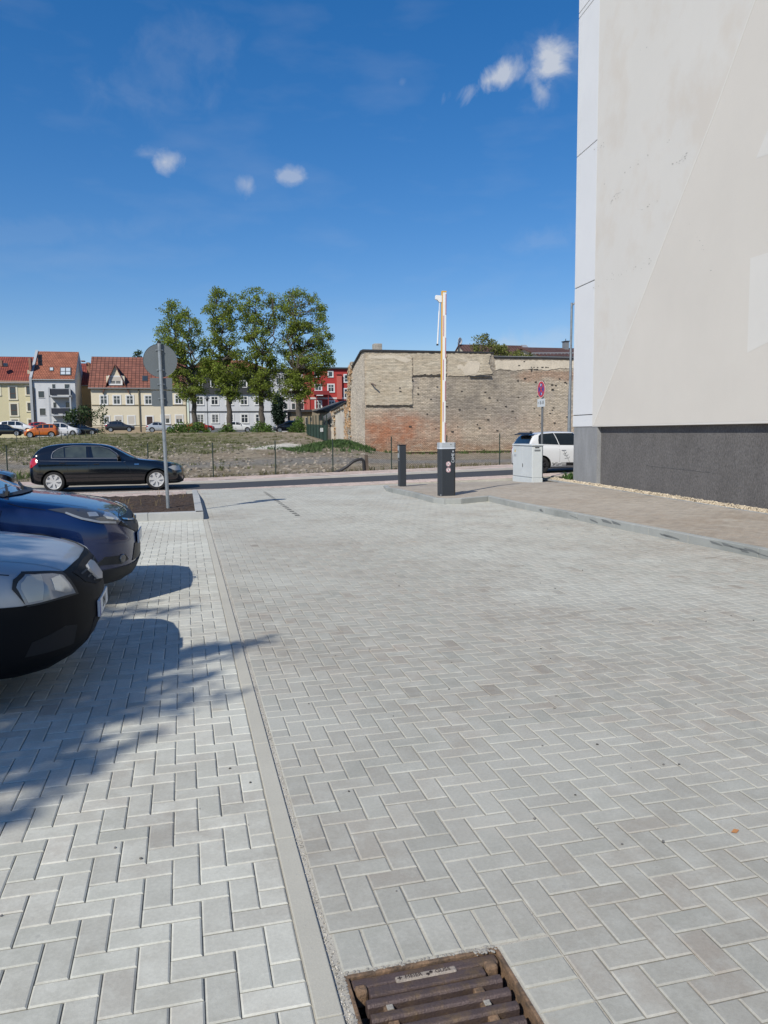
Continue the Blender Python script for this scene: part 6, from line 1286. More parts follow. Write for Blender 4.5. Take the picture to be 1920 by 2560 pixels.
class Car:
    def __init__(s, name, label, cat, loc, rz, L, W, top, belt, bottom, paint_, axles, wr=.32, nose=(.55, 2.6), tail=(.4, 3.0), tumble=.42, res=64, w0=0, group=None, arch=1.12, sill=.94, shoulder=.93, spokes=7, rim=M_rim, lx=1.0, hub=.66, wheelw=.20):
        s.L, s.W = L, W; s.top = pchip(top); s.belt = pchip(belt); s.bot = pchip(bottom); s.root = thing(name, label, cat, loc, rz, group); s.tumble = tumble; s.wr = wr
        def wid(d):
            a, n = nose; b, m_ = tail; v = 1.0
            if d < a: v *= (1-(1-d/a)**n)**(1/n)
            if L-d < b: v *= (1-(1-(L-d)/b)**m_)**(1/m_)
            return W/2*(v*(1-w0)+w0)
        st = sorted(set([.004, .012, .025, .045, .07]+[.1+(L-.2)*i/res for i in range(res+1)]+[L-.07, L-.045, L-.025, L-.01, L-.003])); NH = 26; V = []; 
        for d in st:
            w, zt, zb, bl = wid(d), s.top(d), s.bot(d), s.belt(d); bl = min(bl, zt-.05); g = max(0, zt-bl-.10); ye = w*shoulder-tumble*g*min(1, w/(W/2)); mid = zb+(bl-zb)*.45
            cp = [(0, zb), (w*.80, zb), (w*sill, zb+.05), (w*.985, zb+(bl-zb)*.22), (w, mid), (w*.992, bl-(bl-zb)*.22), (w*(shoulder+.03), bl-.01), (w*shoulder-tumble*g*.10, bl+.02+g*.08)]
            if g > .02: cp += [(w*shoulder-(w*shoulder-ye)*.55, bl+(zt-bl)*.55), (ye*.99, zt-.10*min(1, g*3)-.01), (ye*.90, zt-.035), (ye*.55, zt-.006), (0, zt)]
            else: cp += [(w*.88, zt-.035), (w*.80, zt-.022), (w*.66, zt-.012), (w*.35, zt-.003), (0, zt)]
            # resample smoothly (catmull-rom on arc length)
            P = [Vector((p[0], p[1])) for p in cp]; acc = [0]
            for a, b in zip(P[:-1], P[1:]): acc.append(acc[-1]+max(1e-4, (b-a).length))
            fy = pchip(list(zip(acc, [p.x for p in P]))); fz = pchip(list(zip(acc, [p.y for p in P]))); half = []
            for k in range(NH+1):
                # keep control spacing: parameter by control index so rings line up
                u = k/NH*(len(P)-1); i = min(int(u), len(P)-2); a = acc[i]+(acc[i+1]-acc[i])*(u-i); half.append((fy(a), fz(a)))
            ring = [(-y, z) for y, z in half]+[(y, z) for y, z in half[-2:0:-1]]; V += [(-d, y, z) for y, z in ring]
        n = 2*NH; F = [(i*n+k, i*n+(k+1) % n, (i+1)*n+(k+1) % n, (i+1)*n+k) for i in range(len(st)-1) for k in range(n)]+[tuple(range(n-1, -1, -1)), tuple((len(st)-1)*n+k for k in range(n))]
        me = bpy.data.meshes.new('body'); me.from_pydata(V, [], F); bm = bmesh.new(); bm.from_mesh(me); bmesh.ops.recalc_face_normals(bm, faces=bm.faces); bm.to_mesh(me); s.bvh = BVHTree.FromBMesh(bm); bm.free()
        me.materials.append(paint_); me.materials.append(M_wheelarch); me.polygons.foreach_set('use_smooth', [True]*len(me.polygons)); o = bpy.data.objects.new('body', me); COL.objects.link(o)
        # wheel arches
        bmc = bmesh.new()
        for ax in axles:
            for sg_ in (-1, 1):
                r = bmesh.ops.create_cone(bmc, cap_ends=True, segments=40, radius1=wr*arch+.012, radius2=wr*arch+.012, depth=.42, matrix=Matrix.Translation((-ax, sg_*(W/2-.12), wr+.005))@Matrix.Rotation(R_(90), 4, 'X'))
        cm = bpy.data.meshes.new('cut'); bmc.to_mesh(cm); bmc.free(); cm.materials.append(paint_); cm.materials.append(M_wheelarch); cm.polygons.foreach_set('material_index', [1]*len(cm.polygons)); co = bpy.data.objects.new('cut', cm); COL.objects.link(co)
        md = o.modifiers.new('b', 'BOOLEAN'); md.operation = 'DIFFERENCE'; md.object = co; md.solver = 'EXACT'; dg = bpy.context.evaluated_depsgraph_get(); me2 = bpy.data.meshes.new_from_object(o.evaluated_get(dg)); bpy.data.objects.remove(co); o.modifiers.clear(); o.data = me2; me2.name = 'body'; me2.set_sharp_from_angle(angle=R_(42)); o.parent = s.root; s.body = o
        s.tyrew = wheelw; s.wheel0 = None
        for ax in axles:
            for sg_ in (-1, 1): s.wheel(ax, sg_*(W/2-.035), sg_, spokes, rim, hub)
    def wheel(s, ax, y, sg_, spokes, rim, hub):
        wr = s.wr; w = s.tyrew; M = Matrix.Translation((-ax, y, wr))@Matrix.Rotation(R_(180 if sg_ < 0 else 0), 4, 'Z') # outside = +y local
        rr = wr*hub; mb = MB(); mb.lathe([(rr, -w), (wr-.02, -w), (wr-.004, -w+.03), (wr, -w/2), (wr-.004, -.03), (wr-.02, -.006), (rr+.012, 0), (rr, -.012)], 36, M); t = mb.build('wheel', M_tyre, s.root, smooth=True)
        mb = MB(); mb.lathe([(rr+.002, -.014), (rr-.004, -.004), (rr-.018, -.008), (rr-.03, -.05), (.03, -.055)], 36, M); mb.lathe([(0, -.016), (.05, -.014), (.058, -.03)], 20, M)
        for k in range(spokes):
            a = 2*math.pi*k/spokes+.2; u = Vector((math.cos(a), 0, math.sin(a))); v = Vector((-math.sin(a), 0, math.cos(a))); q = [u*.03-v*.022+Vector((0, -.016, 0)), u*(rr-.006)-v*rr*.21*7/spokes+Vector((0, -.006, 0)), u*(rr-.006)+v*rr*.21*7/spokes+Vector((0, -.006, 0)), u*.03+v*.022+Vector((0, -.016, 0))]
            q += [p+Vector((0, -.025, 0)) for p in q]; mb.add([M@p for p in q], [(0, 1, 2, 3), (0, 4, 5, 1), (3, 2, 6, 7), (1, 5, 6, 2)])
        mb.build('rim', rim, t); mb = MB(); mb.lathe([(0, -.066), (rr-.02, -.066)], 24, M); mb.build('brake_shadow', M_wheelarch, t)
    def pt(s, mode, u, v, sgn=-1, s0=1.0):
        if mode == 'side': o, d = Vector((-u, sgn*3, v)), Vector((0, -sgn, 0))
        elif mode == 'front': o, d = Vector((2, u, v)), Vector((-1, 0, 0))
        elif mode == 'rear': o, d = Vector((-s.L-2, u, v)), Vector((1, 0, 0))
        elif mode == 'top': o, d = Vector((-u, v, 4)), Vector((0, 0, -1))
        elif mode == 'wrap': # u angle in degrees from straight ahead (positive = towards sgn side), pivot s0 behind the nose
            a = R_(u); d = Vector((-math.cos(a), -sgn*math.sin(a), 0)); o = Vector((-s0, 0, v))-d*4
        elif mode == 'rwrap':
            a = R_(u); d = Vector((math.cos(a), -sgn*math.sin(a), 0)); o = Vector((-s.L+s0, 0, v))-d*4
        h = s.bvh.ray_cast(o, d)
        if h[0] is None: h = s.bvh.find_nearest(o+d*3.3)
        nn = h[1] if h[1].dot(d) < 0 else -h[1]; return h[0], nn
    def decal(s, name, poly, mode, material, off=.004, sgn=-1, s0=1.0, cell=.05, parent=None, label=None):
        bm = bmesh.new(); vs = [bm.verts.new((u, v, 0)) for u, v in poly]; f = bm.faces.new(vs); us = [p[0] for p in poly]; vv = [p[1] for p in poly]; cu = cell*(1 if mode not in ('wrap', 'rwrap') else 60)
        x = math.floor(min(us)/cu)*cu
        while x < max(us): bmesh.ops.bisect_plane(bm, geom=bm.verts[:]+bm.edges[:]+bm.faces[:], plane_co=(x, 0, 0), plane_no=(1, 0, 0)); x += cu
        y = math.floor(min(vv)/cell)*cell
        while y < max(vv): bmesh.ops.bisect_plane(bm, geom=bm.verts[:]+bm.edges[:]+bm.faces[:], plane_co=(0, y, 0), plane_no=(0, 1, 0)); y += cell
        bmesh.ops.triangulate(bm, faces=[f for f in bm.faces if len(f.verts) > 4])
        inn = {}
        for v in bm.verts: p, nn = s.pt(mode, v.co.x, v.co.y, sgn, s0); v.co = p+nn*off; inn[v] = p-nn*.004
        bd_ = [e for e in bm.edges if e.is_boundary]; r = bmesh.ops.extrude_edge_only(bm, edges=bd_); src = {}
        newv = [g for g in r['geom'] if isinstance(g, bmesh.types.BMVert)]
        from mathutils import kdtree
        kd = kdtree.KDTree(len(inn)); lst = list(inn.items())
        for i, (v, p) in enumerate(lst): kd.insert(v.co, i)
        kd.balance()
        for v in newv: _, i, _ = kd.find(v.co); v.co = lst[i][1]
        bmesh.ops.recalc_face_normals(bm, faces=bm.faces)
        bm.normal_update(); test = max(bm.faces, key=lambda f: f.calc_area()); c = test.calc_center_median(); h = s.bvh.find_nearest(c)
        if h[1] is not None and (c-h[0]).dot(test.normal) < 0: bmesh.ops.reverse_faces(bm, faces=bm.faces)
        me = bpy.data.meshes.new(name); bm.to_mesh(me); bm.free(); me.materials.append(material); me.polygons.foreach_set('use_smooth', [True]*len(me.polygons)); me.set_sharp_from_angle(angle=R_(35)); o = bpy.data.objects.new(name, me); COL.objects.link(o); o.parent = parent or s.root
        if label: o['label'] = label
        return o
    def line(s, pts, mode='side', w=.007, sgn=-1, s0=1.0, material=None, name='panel_gap', off=.002, parent=None):
        mb = MB(); P = []
        for i in range(len(pts)-1):
            a, b = pts[i], pts[i+1]; n = max(1, int(math.hypot((b[0]-a[0])/(60 if 'wrap' in mode else 1), b[1]-a[1])/.06))
            for k in range(n+(i == len(pts)-2)): t = k/n; P.append(s.pt(mode, a[0]+(b[0]-a[0])*t, a[1]+(b[1]-a[1])*t, sgn, s0))
        q = [p+nn*off for p, nn in P]; V = []
        for i, (p, nn) in enumerate(P):
            d = (q[min(i+1, len(q)-1)]-q[max(i-1, 0)]).normalized(); c = d.cross(nn).normalized()*w/2; V += [q[i]-c, q[i]+c]
        mb.add(V, [(2*i, 2*i+1, 2*i+3, 2*i+2) for i in range(len(q)-1)]); return mb.build(name, material or M_gap, parent or s.body)
    def glass(s, side_polys, fz, rz, fw=(.66, .52), rw=(.60, .50)):
        for sg_ in (-1, 1):
            for p in side_polys: s.decal('side_window', p, 'side', M_cg, sgn=sg_, cell=.08)
        h = s.W/2/.87
        s.decal('windscreen', [(-fw[0]*h, fz[0]), (fw[0]*h, fz[0]), (fw[1]*h, fz[1]), (-fw[1]*h, fz[1])], 'front', M_cg, cell=.08)
        s.decal('rear_window', [(-rw[0]*h, rz[0]), (rw[0]*h, rz[0]), (rw[1]*h, rz[1]), (-rw[1]*h, rz[1])], 'rear', M_cg, cell=.08)
    def mirror(s, d, z, material, y=None):
        for sg_ in (-1, 1):
            p, nn = s.pt('side', d, z, sg_); mb = MB(); mb.blob((p.x, p.y+sg_*.10, p.z+.05), .06, .095, .062, 8); mb.bar((p.x, p.y-sg_*.02, p.z-.01), (p.x, p.y+sg_*.06, p.z+.02), .05, .03); mb.build('wing_mirror', material, s.root, smooth=True)
    def handle(s, d, z, material):
        for sg_ in (-1, 1): p, nn = s.pt('side', d, z, sg_); mb = MB(); mb.bar((p.x-.08, p.y+sg_*.022, p.z), (p.x+.08, p.y+sg_*.022, p.z), .020, .022); mb.build('door_handle', material, s.body)
    def plate(s, y, z, mode='front', txt=None, w=.52, h=.11):
        p, nn = s.pt(mode, y, z); sgx = 1 if mode == 'front' else -1; x = p.x+sgx*.012; mb = MB(); mb.box(x-.008, x+.008, y-w/2, y+w/2, z-h/2, z+h/2); o = mb.build('number_plate', M_frame, s.root, bevel=.003)
        mb = MB(); mb.box(x-.009, x+.0092, (y-w/2)*1 if sgx < 0 else y-w/2, y-w/2+.045, z-h/2+.002, z+h/2-.002) if sgx < 0 else mb.box(x-.009, x+.0092, y-w/2+.002, y-w/2+.045, z-h/2+.002, z+h/2-.002); mb.build('blue_band', mat('plate_blue', (.02, .05, .30), .5), o)
        if txt: text(txt, 'lettering', .095, M_blk, frame((0, sgx, 0), (0, 0, 1), (sgx, 0, 0), (x+sgx*.0088, y+.02, z)), o, .0006, sx=.85)
        return o
# ---- silver van, nearest
P_silver = mat('paint_silver', (.42, .44, .46), .42, metal=.30, coat=.35, spec=.5, var=.02, vs=1); P_blue = paint('blue', (.006, .022, .095), metal=.35, rough=.25); P_black = paint('black', (.004, .005, .007), rough=.12); P_white = paint('white', (.74, .75, .75), rough=.3)
van = Car('silver_van', 'silver van with unpainted black bumper parked nearest on the left', 'van', (-.60, 5.62, 0), 0, 4.5, 1.74,
    [(0, .60), (.015, .65), (.045, .70), (.09, .76), (.14, .805), (.22, .845), (.4, .893), (.7, .945), (1.0, .99), (1.15, 1.02), (1.85, 1.46), (2.3, 1.56), (3.4, 1.60), (4.3, 1.58), (4.45, 1.3), (4.5, .8)],
    [(0, .60), (.3, .80), (1.15, .93), (4.5, .98)], [(0, .50), (.02, .40), (.06, .33), (.14, .27), (.35, .22), (.8, .20), (3.8, .22), (4.4, .3), (4.5, .5)], P_silver, (.84, 3.6), wr=.315, nose=(.50, 2.2), arch=1.14)
suv = Car('blue_suv', 'dark metallic blue compact suv parked nose out beside the silver van', 'car', (-.50, 8.45, 0), 0, 4.29, 1.78,
    [(0, .60), (.02, .68), (.05, .75), (.09, .81), (.14, .86), (.24, .91), (.45, .975), (.8, 1.045), (1.1, 1.085), (1.2, 1.105), (2.0, 1.50), (2.4, 1.58), (2.9, 1.60), (3.6, 1.54), (4.0, 1.40), (4.2, 1.05), (4.29, .7)],
    [(0, .55), (.25, .82), (1.15, 1.0), (4.0, 1.10), (4.29, 1.0)], [(0, .42), (.02, .34), (.06, .28), (.14, .24), (.4, .22), (.9, .22), (3.6, .24), (4.2, .35), (4.29, .5)], P_blue, (.88, 3.50), wr=.335, nose=(.55, 2.5), arch=1.14)
# ---- black hatchback on the street
YB_ = 25.25; nb = at(461, 1180, YB_).x; rb = at(66, 1180, YB_).x; Lb = nb-rb
k_ = Lb/4.24; zb_ = at(390, 1224.5, YB_).z
hatch = Car('black_hatchback', 'glossy black five door hatchback driving along the street', 'car', (nb, YB_+.875, zb_), 0, Lb, 1.75,
    [(0, .58), (.04, .67), (.12, .75), (.30, .825), (.57, .885), (.88, .938), (1.19, .968), (1.41, 1.0), (1.68, 1.12), (1.92, 1.252), (2.16, 1.375), (2.4, 1.44), (2.7, 1.475), (3.12, 1.49), (3.59, 1.485), (4.0, 1.44), (4.26, 1.35), (4.40, 1.22), (4.51, 1.04), (4.57, .95), (4.61, .86), (Lb, .68)],
    [(d*k_, z) for d, z in [(0, .55), (.5, .75), (1.3, .90), (3.4, .945), (4.24, .93)]], [(d*k_, z) for d, z in [(0, .36), (.05, .24), (.2, .19), (.7, .18), (3.3, .18), (3.9, .22), (4.18, .30), (4.24, .42)]], P_black, (.86, 3.88), wr=.318, nose=(.5, 2.6), arch=1.10, spokes=7, rim=mat('hubcap', (.62, .62, .61), .4, metal=.2), hub=.72)
# ---- white city car partly hidden by the office block
YU = 25.0; ru = at(1318, 1150, YU).x; Lu = 3.60; zu = at(1370, 1184, YU).z
mini = Car('white_city_car', 'small white city car with black checker stripes, half hidden by the office block', 'car', (ru+Lu, YU+.82, zu), 0, Lu, 1.65,
    [(0, .60), (.05, .75), (.15, .84), (.5, .93), (.8, .99), (1.45, 1.40), (1.8, 1.48), (2.4, 1.49), (3.0, 1.45), (3.25, 1.38), (3.38, 1.22), (3.50, .98), (3.56, .80), (3.60, .55)],
    [(0, .60), (.8, .88), (3.6, .93)], [(0, .4), (.1, .22), (.5, .18), (3.1, .18), (3.5, .26), (3.6, .36)], P_white, (.60, 3.02), wr=.30, nose=(.4, 2.8), tail=(.28, 3.2), tumble=.34, arch=1.12, spokes=8, rim=mat('dark_alloy', (.05, .05, .055), .4, metal=.5))
def mir(poly): return [(-u, v) for u, v in poly][::-1]
def both(car, name, poly, mode, material, **k):
    for sg_ in (-1, 1): o = car.decal(name, poly, mode, material, sgn=sg_, **k)
    return o
def auto_windows(car, ranges, lo=.035, up=.085, minh=.12):
    polys = []
    for a, b in ranges:
        n = 8; ds = [a+(b-a)*i/n for i in range(n+1)]; lo_ = [(d, car.belt(d)+lo) for d in ds if car.top(d)-up-car.belt(d)-lo > minh*.3]; hi = [(d, car.top(d)-up-.012*abs(d-car.L/2)) for d, _ in lo_]
        if len(lo_) > 2: polys.append(lo_+hi[::-1])
    return polys
# ---------------- silver van
c = van
bum = c.decal('bumper', [(-74, .67), (-52, .662), (-39, .672), (-33.5, .80), (-15, .803), (0, .800), (15, .803), (33.5, .80), (39, .672), (52, .662), (74, .67), (72, .225), (40, .225), (0, .25), (-40, .225), (-72, .225)][::-1], 'wrap', mat('bumper_black', (.004, .0042, .005), .66, spec=.2), off=.010, cell=.035)
for sg_ in (-1, 1):
    c.decal('headlamp_surround', [(50.6, .655), (40, .660), (29.5, .655), (31.5, .735), (33.5, .800), (39, .820), (49.8, .845), (53.4, .815), (54.2, .765)], 'wrap', M_trim, sgn=sg_, off=.012, cell=.03)
    h = c.decal('headlamp', [(51.1, .667), (46.4, .669), (38.7, .674), (31.6, .667), (33.2, .73), (35.5, .785), (39.5, .805), (49.5, .828), (52.2, .804), (53, .771)], 'wrap', M_lens, sgn=sg_, off=.016, cell=.025)
    c.decal('reflector', [(37.2, .69), (33.6, .685), (34.6, .735), (37.2, .79), (41.5, .785), (41.2, .72)], 'wrap', mat('reflector', (.62, .66, .68), .18, metal=.7), sgn=sg_, off=.019, cell=.025, parent=h)
    c.decal('indicator', [(50.3, .68), (46, .68), (45.0, .74), (44.5, .815), (49.2, .820), (51.6, .79), (51.9, .76)], 'wrap', mat('indicator_lens', (.50, .49, .44), .2, coat=1), sgn=sg_, off=.018, cell=.025, parent=h)
gr_ = c.decal('grille', [(27, .775), (0, .785), (-27, .775), (-22, .70), (-10, .645), (0, .635), (10, .645), (22, .70)], 'wrap', M_wheelarch, off=.013, cell=.03)
for z in (.675, .71, .745): c.line([(-24+(.76-z)*140, z), (0, z-.006), (24-(.76-z)*140, z)], 'wrap', w=.012, material=M_trim, name='grille_bar', off=.018, parent=gr_)
bdg = c.decal('badge', [(-7, .665), (-9, .735), (-6, .758), (6, .758), (9, .735), (7, .665), (0, .645)][::-1], 'wrap', mat('badge_grey', (.45, .46, .47), .3, metal=.4), off=.030, cell=.03, parent=gr_)
c.decal('lower_intake', [(24, .33), (18, .45), (-18, .45), (-24, .33), (0, .31)], 'wrap', M_wheelarch, off=.012, cell=.04)
both(c, 'bumper_recess', [(52, .36), (50, .44), (38, .49), (32, .47), (34, .36)], 'wrap', mat('recess_black', (.008, .008, .009), .8), off=.012)
c.plate(0, .495, 'front', 'SPN J')
both(c, 'side_cladding', [(1.25, .30), (3.3, .30), (3.3, .40), (1.25, .40)], 'side', M_trim, off=.01)

for sg_ in (-1, 1): c.line([(54, .842), (72, .895), (88, .935)], 'wrap', sgn=sg_, w=.007); c.line([(1.18, .98), (1.22, .6), (1.25, .3)], 'side', sgn=sg_)
both(c, 'side_window', [(1.45, 1.06), (2.35, 1.06), (2.35, 1.46), (2.0, 1.45)], 'side', M_cg); c.decal('windscreen', [(-.68, 1.07), (.68, 1.07), (.56, 1.46), (-.56, 1.46)], 'front', M_cg)
# hood highlights come from the folded edge
for sg_ in (-1, 1): c.line([(.16, sg_*.50), (.5, sg_*.60), (1.1, sg_*.66)], 'top', w=.012, material=P_silver, name='bonnet_crease', off=.004)
# ---------------- blue suv
c = suv
for sg_ in (-1, 1):
    h = c.decal('headlamp', [(73, .968), (61.6, .972), (40, .935), (34, .905), (31.5, .842), (38.5, .795), (48.8, .818), (57, .862), (64, .925)], 'wrap', M_lensd, sgn=sg_, off=.006, cell=.03)
    c.decal('lamp_unit', [(40, .905), (36, .890), (35, .850), (38, .830), (44, .850), (45, .885)], 'wrap', mat('reflector', (.62, .66, .68), .18, metal=.7), sgn=sg_, off=.010, cell=.02, parent=h)
    c.decal('lamp_unit', [(53, .922), (48, .915), (48, .880), (53, .885)], 'wrap', MATS['reflector'], sgn=sg_, off=.010, cell=.02, parent=h)
    c.line([(64, .930), (57, .872), (48.8, .828), (38.9, .806)], 'wrap', w=.022, sgn=sg_, material=MATS['headlamp'], name='light_strip', off=.010, parent=h)
    c.decal('fog_recess', [(53, .43), (48, .50), (34, .485), (31, .43), (38, .405)], 'wrap', M_trim, sgn=sg_, off=.006, cell=.03)
    p, nn = c.pt('wrap', 37, .452, sg_); mb = MB(); mb.lathe([(0, .012), (.038, .010), (.045, 0)], 16, Matrix.Translation(p+nn*.008)@nn.to_track_quat('Y', 'Z').to_matrix().to_4x4()); mb.build('fog_lamp', MATS['headlamp_dark'], c.root, smooth=True)
    arc = [(.88-.425*math.cos(R_(a)), .335+.425*math.sin(R_(a))) for a in range(8, 173, 12)]; arc2 = [(.88-.385*math.cos(R_(a)), .335+.385*math.sin(R_(a))) for a in range(172, 7, -12)]
    c.decal('arch_trim', arc+arc2, 'side', M_trim, sgn=sg_, off=.006, cell=.05)
    c.line([(74, .965), (88, 1.0), (96, 1.035)], 'wrap', sgn=sg_, w=.007); c.line([(1.20, 1.06), (1.13, .97), (1.18, .75)], 'side', sgn=sg_)
    c.line([(46, .955), (60, 1.0), (88, 1.055)], 'wrap', sgn=sg_, w=.008)
    c.decal('chin', [(55, .235), (53, .375), (30, .375), (0, .385), (0, .26), (30, .24)], 'wrap', M_trim, sgn=sg_, off=.012, cell=.04)
g2_ = c.decal('grille', [(37, .785), (31, .845), (14, .835), (0, .832), (-14, .835), (-31, .845), (-37, .785), (-26, .72), (-14, .66), (0, .65), (14, .66), (26, .72)], 'wrap', mat('gloss_black', (.010, .011, .013), .45, spec=.25), off=.008, cell=.03)
c.line([(-30, .815), (-15, .78), (0, .765), (15, .78), (30, .815)], 'wrap', w=.022, material=M_chrome, name='chrome_bar', off=.020, parent=g2_)
mb = MB(); p, nn = c.pt('wrap', 0, .76)
for a, b in (((-.045, .045), (-.035, -.045)), ((.045, .045), (.035, -.045)), ((-.04, 0), (.04, 0))): mb.bar((p.x+.03, a[0], .765+a[1]), (p.x+.03, b[0], .765+b[1]), .014, .012, up=(1, 0, 0))
mb.build('emblem', M_chrome, g2_)
c.decal('lower_grille', [(26, .40), (20, .56), (-20, .56), (-26, .40)], 'wrap', MATS['gloss_black'], off=.006, cell=.04)
c.plate(0, .60, 'front', None)
c.decal('windscreen', [(-.72, 1.13), (.72, 1.13), (.58, 1.50), (-.58, 1.50)], 'front', mat('screen_glass', (.05, .10, .12), .04, spec=.9, coat=.5)); both(c, 'side_window', [(1.75, 1.10), (2.6, 1.12), (2.6, 1.48), (2.2, 1.46)], 'side', M_cg); both(c, 'side_window', [(2.68, 1.12), (3.5, 1.14), (3.3, 1.42), (2.68, 1.48)], 'side', M_cg)
c.line([(1.19, -.66), (1.10, -.3), (1.08, 0), (1.10, .3), (1.19, .66)], 'top', w=.09, material=M_trim, name='cowl', off=.012, parent=c.root)
mb = MB()
for y0_, y1_ in ((-.55, -.05), (.15, .62)):
    a, na = c.pt('top', 1.14, y0_); b, nb_ = c.pt('top', 1.26, y1_); mb.bar(a+na*.035, b+nb_*.035, .022, .022); mb.bar(a+na*.01, a+na*.05, .03, .03)
mb.build('wiper', M_trim, c.root); c.line([(.15, -.56), (.165, -.3), (.17, 0), (.165, .3), (.15, .56)], 'top', w=.008)
c.mirror(1.55, 1.08, P_blue)
# ---------------- black hatchback
c = hatch
def HP(*pts): return [(nb-at(60+x/3.95, 1100+y/3.95, YB_).x, at(60+x/3.95, 1100+y/3.95, YB_).z-zb_) for x, y in pts]
both(c, 'side_window', HP((276, 160), (292, 118), (330, 95), (378, 80), (392, 172), (290, 174)), 'side', mat('see_through_glass', (.045, .055, .045), .05, spec=.9, coat=.4, var=.5, vs=2.2), cell=.06)  # light showing through the car is put into this paler greenish glass colour
both(c, 'side_window', HP((392, 80), (460, 68), (602, 66), (612, 176), (404, 174)), 'side', MATS['see_through_glass'], cell=.06)
both(c, 'side_window', HP((652, 66), (740, 70), (830, 95), (900, 140), (930, 176), (682, 177)), 'side', MATS['see_through_glass'], cell=.06)
both(c, 'window_trim', HP((262, 150), (276, 118), (325, 86), (385, 66), (470, 58), (740, 60), (840, 84), (910, 130), (960, 184), (262, 184), (262, 180), (946, 178), (905, 136), (835, 90), (738, 65), (470, 63), (387, 71), (328, 91), (282, 120), (268, 150), (270, 180), (262, 180)), 'side', mat('satin_trim', (.25, .26, .27), .3, metal=.8), cell=.1, off=.006)
c.decal('windscreen', [(-.70, 1.00), (.70, 1.00), (.56, 1.33), (-.56, 1.33)], 'front', mat('screen_glass', (.05, .10, .12), .04, spec=.9, coat=.5)); c.decal('rear_window', [(-.60, .99), (.60, .99), (.52, 1.24), (-.52, 1.24)], 'rear', M_cg)
both(c, 'tail_lamp', HP((42, 240), (50, 195), (100, 178), (128, 200), (122, 238), (75, 275), (44, 285)), 'side', M_tail, off=.008, cell=.05)
both(c, 'headlamp', HP((1422, 270), (1470, 250), (1530, 255), (1545, 298), (1490, 302)), 'side', MATS['headlamp'], off=.008, cell=.05)
c.line(HP((150, 208), (400, 210), (700, 212), (1000, 215)), w=.010, material=MATS['satin_trim'], name='crease_shine'); c.line(HP((405, 180), (430, 300), (480, 400), (520, 440))); c.line(HP((618, 60), (640, 180), (640, 430))); c.line(HP((960, 185), (1050, 300), (1075, 430))); c.line(HP((520, 440), (1150, 436)))
c.line(HP((20, 320), (180, 325))); c.line(HP((1390, 310), (1560, 305)))
both(c, 'side_marker', HP((1090, 234), (1134, 234), (1134, 243), (1090, 243)), 'side', M_chrome, off=.006); c.handle(*HP((375, 228))[0], M_blk); c.handle(*HP((715, 238))[0], M_blk); c.mirror(*HP((935, 178))[0], M_blk)
c.decal('grille', [(-.38, .56), (.38, .56), (.36, .66), (-.36, .66)], 'front', M_chrome); c.decal('lower_grille', [(-.5, .28), (.5, .28), (.45, .42), (-.45, .42)], 'front', M_trim); both(c, 'sill', HP((520, 442), (1150, 438), (1150, 455), (520, 460)), 'side', M_trim, off=.008)
c.line(HP((1440, 395), (1590, 405)), w=.05, material=M_trim, name='front_lip', off=.02)
# ---------------- white city car
c = mini
def MP(*pts): return [((ru+Lu)-at(1230+x/7.213, 920+y/7.213, YU).x, at(1230+x/7.213, 920+y/7.213, YU).z-zu) for x, y in pts]
both(c, 'side_window', MP((862, 1370), (862, 1300), (885, 1225), (930, 1190), (1160, 1172), (1222, 1382)), 'side', M_cg, cell=.06)
both(c, 'side_window', [(a, b) for a, b in MP((1172, 1174), (1640, 1172), (1760, 1385), (1240, 1388))], 'side', M_cg, cell=.06)
c.decal('rear_window', [(-.66, 1.00), (.66, 1.00), (.56, 1.40), (-.56, 1.40)], 'rear', M_cg); c.decal('windscreen', [(-.62, 1.03), (.62, 1.03), (.52, 1.38), (-.52, 1.38)], 'front', M_cg)
mb = MB(); mb.yprism([(-Lu+.36, 1.462), (-Lu+.13, 1.405), (-Lu+.12, 1.375), (-Lu+.30, 1.41)], -.58, .58); mb.build('roof_spoiler', M_blk, c.root, bevel=.01, recalc=True)
both(c, 'tail_lamp', [(48, .70), (48, .92), (34, .92), (36, .72)], 'rwrap', M_tail, off=.006, s0=1.0)
c.decal('rear_bumper', [(-80, .16), (-80, .27), (-40, .33), (0, .35), (40, .33), (80, .27), (80, .16)][::-1], 'rwrap', M_trim, off=.006)
c.line(MP((1222, 1385), (1228, 1500), (1218, 1700))); c.line(MP((1050, 1790), (1450, 1800)), w=.012); c.line(MP((850, 1385), (1700, 1392)), w=.006)
st_ = c.decal('black_stripe', MP((1340, 1700), (1760, 1700), (1760, 1758), (1340, 1758)), 'side', M_blk, off=.005)
for (a, b, e, f) in ((1085, 1708, 1110, 1720), (1140, 1706, 1185, 1718), (1245, 1706, 1338, 1718), (1110, 1722, 1145, 1738), (1195, 1722, 1250, 1736), (1095, 1742, 1125, 1754), (1160, 1742, 1205, 1754), (1262, 1740, 1340, 1752)):
    c.decal('black_check', MP((a, b), (e, b), (e, f), (a, f)), 'side', M_blk, off=.005)
c.line(MP((1400, 1700), (1370, 1640), (1345, 1590), (1320, 1545)), w=.010, material=MATS['handle_grey'], name='plant_sticker', off=.004, parent=c.root)
for a in (((1345, 1590), (1300, 1570)), ((1345, 1590), (1375, 1560)), ((1360, 1620), (1310, 1635)), ((1365, 1635), (1400, 1600)), ((1325, 1550), (1280, 1550)), ((1322, 1548), (1345, 1515)), ((1320, 1545), (1295, 1500))): c.line(MP(*a), w=.016, material=MATS['handle_grey'], name='plant_leaf', off=.004, parent=c.root)
c.handle(*MP((1290, 1475))[0], P_white); mb = MB(); p, nn = c.pt('top', 2.72, -.25); mb.tube([p, p+Vector((-.14, 0, .22))], .007, 6); mb.build('aerial', M_blk, c.root)
c.plate(0, .62, 'rear', None)
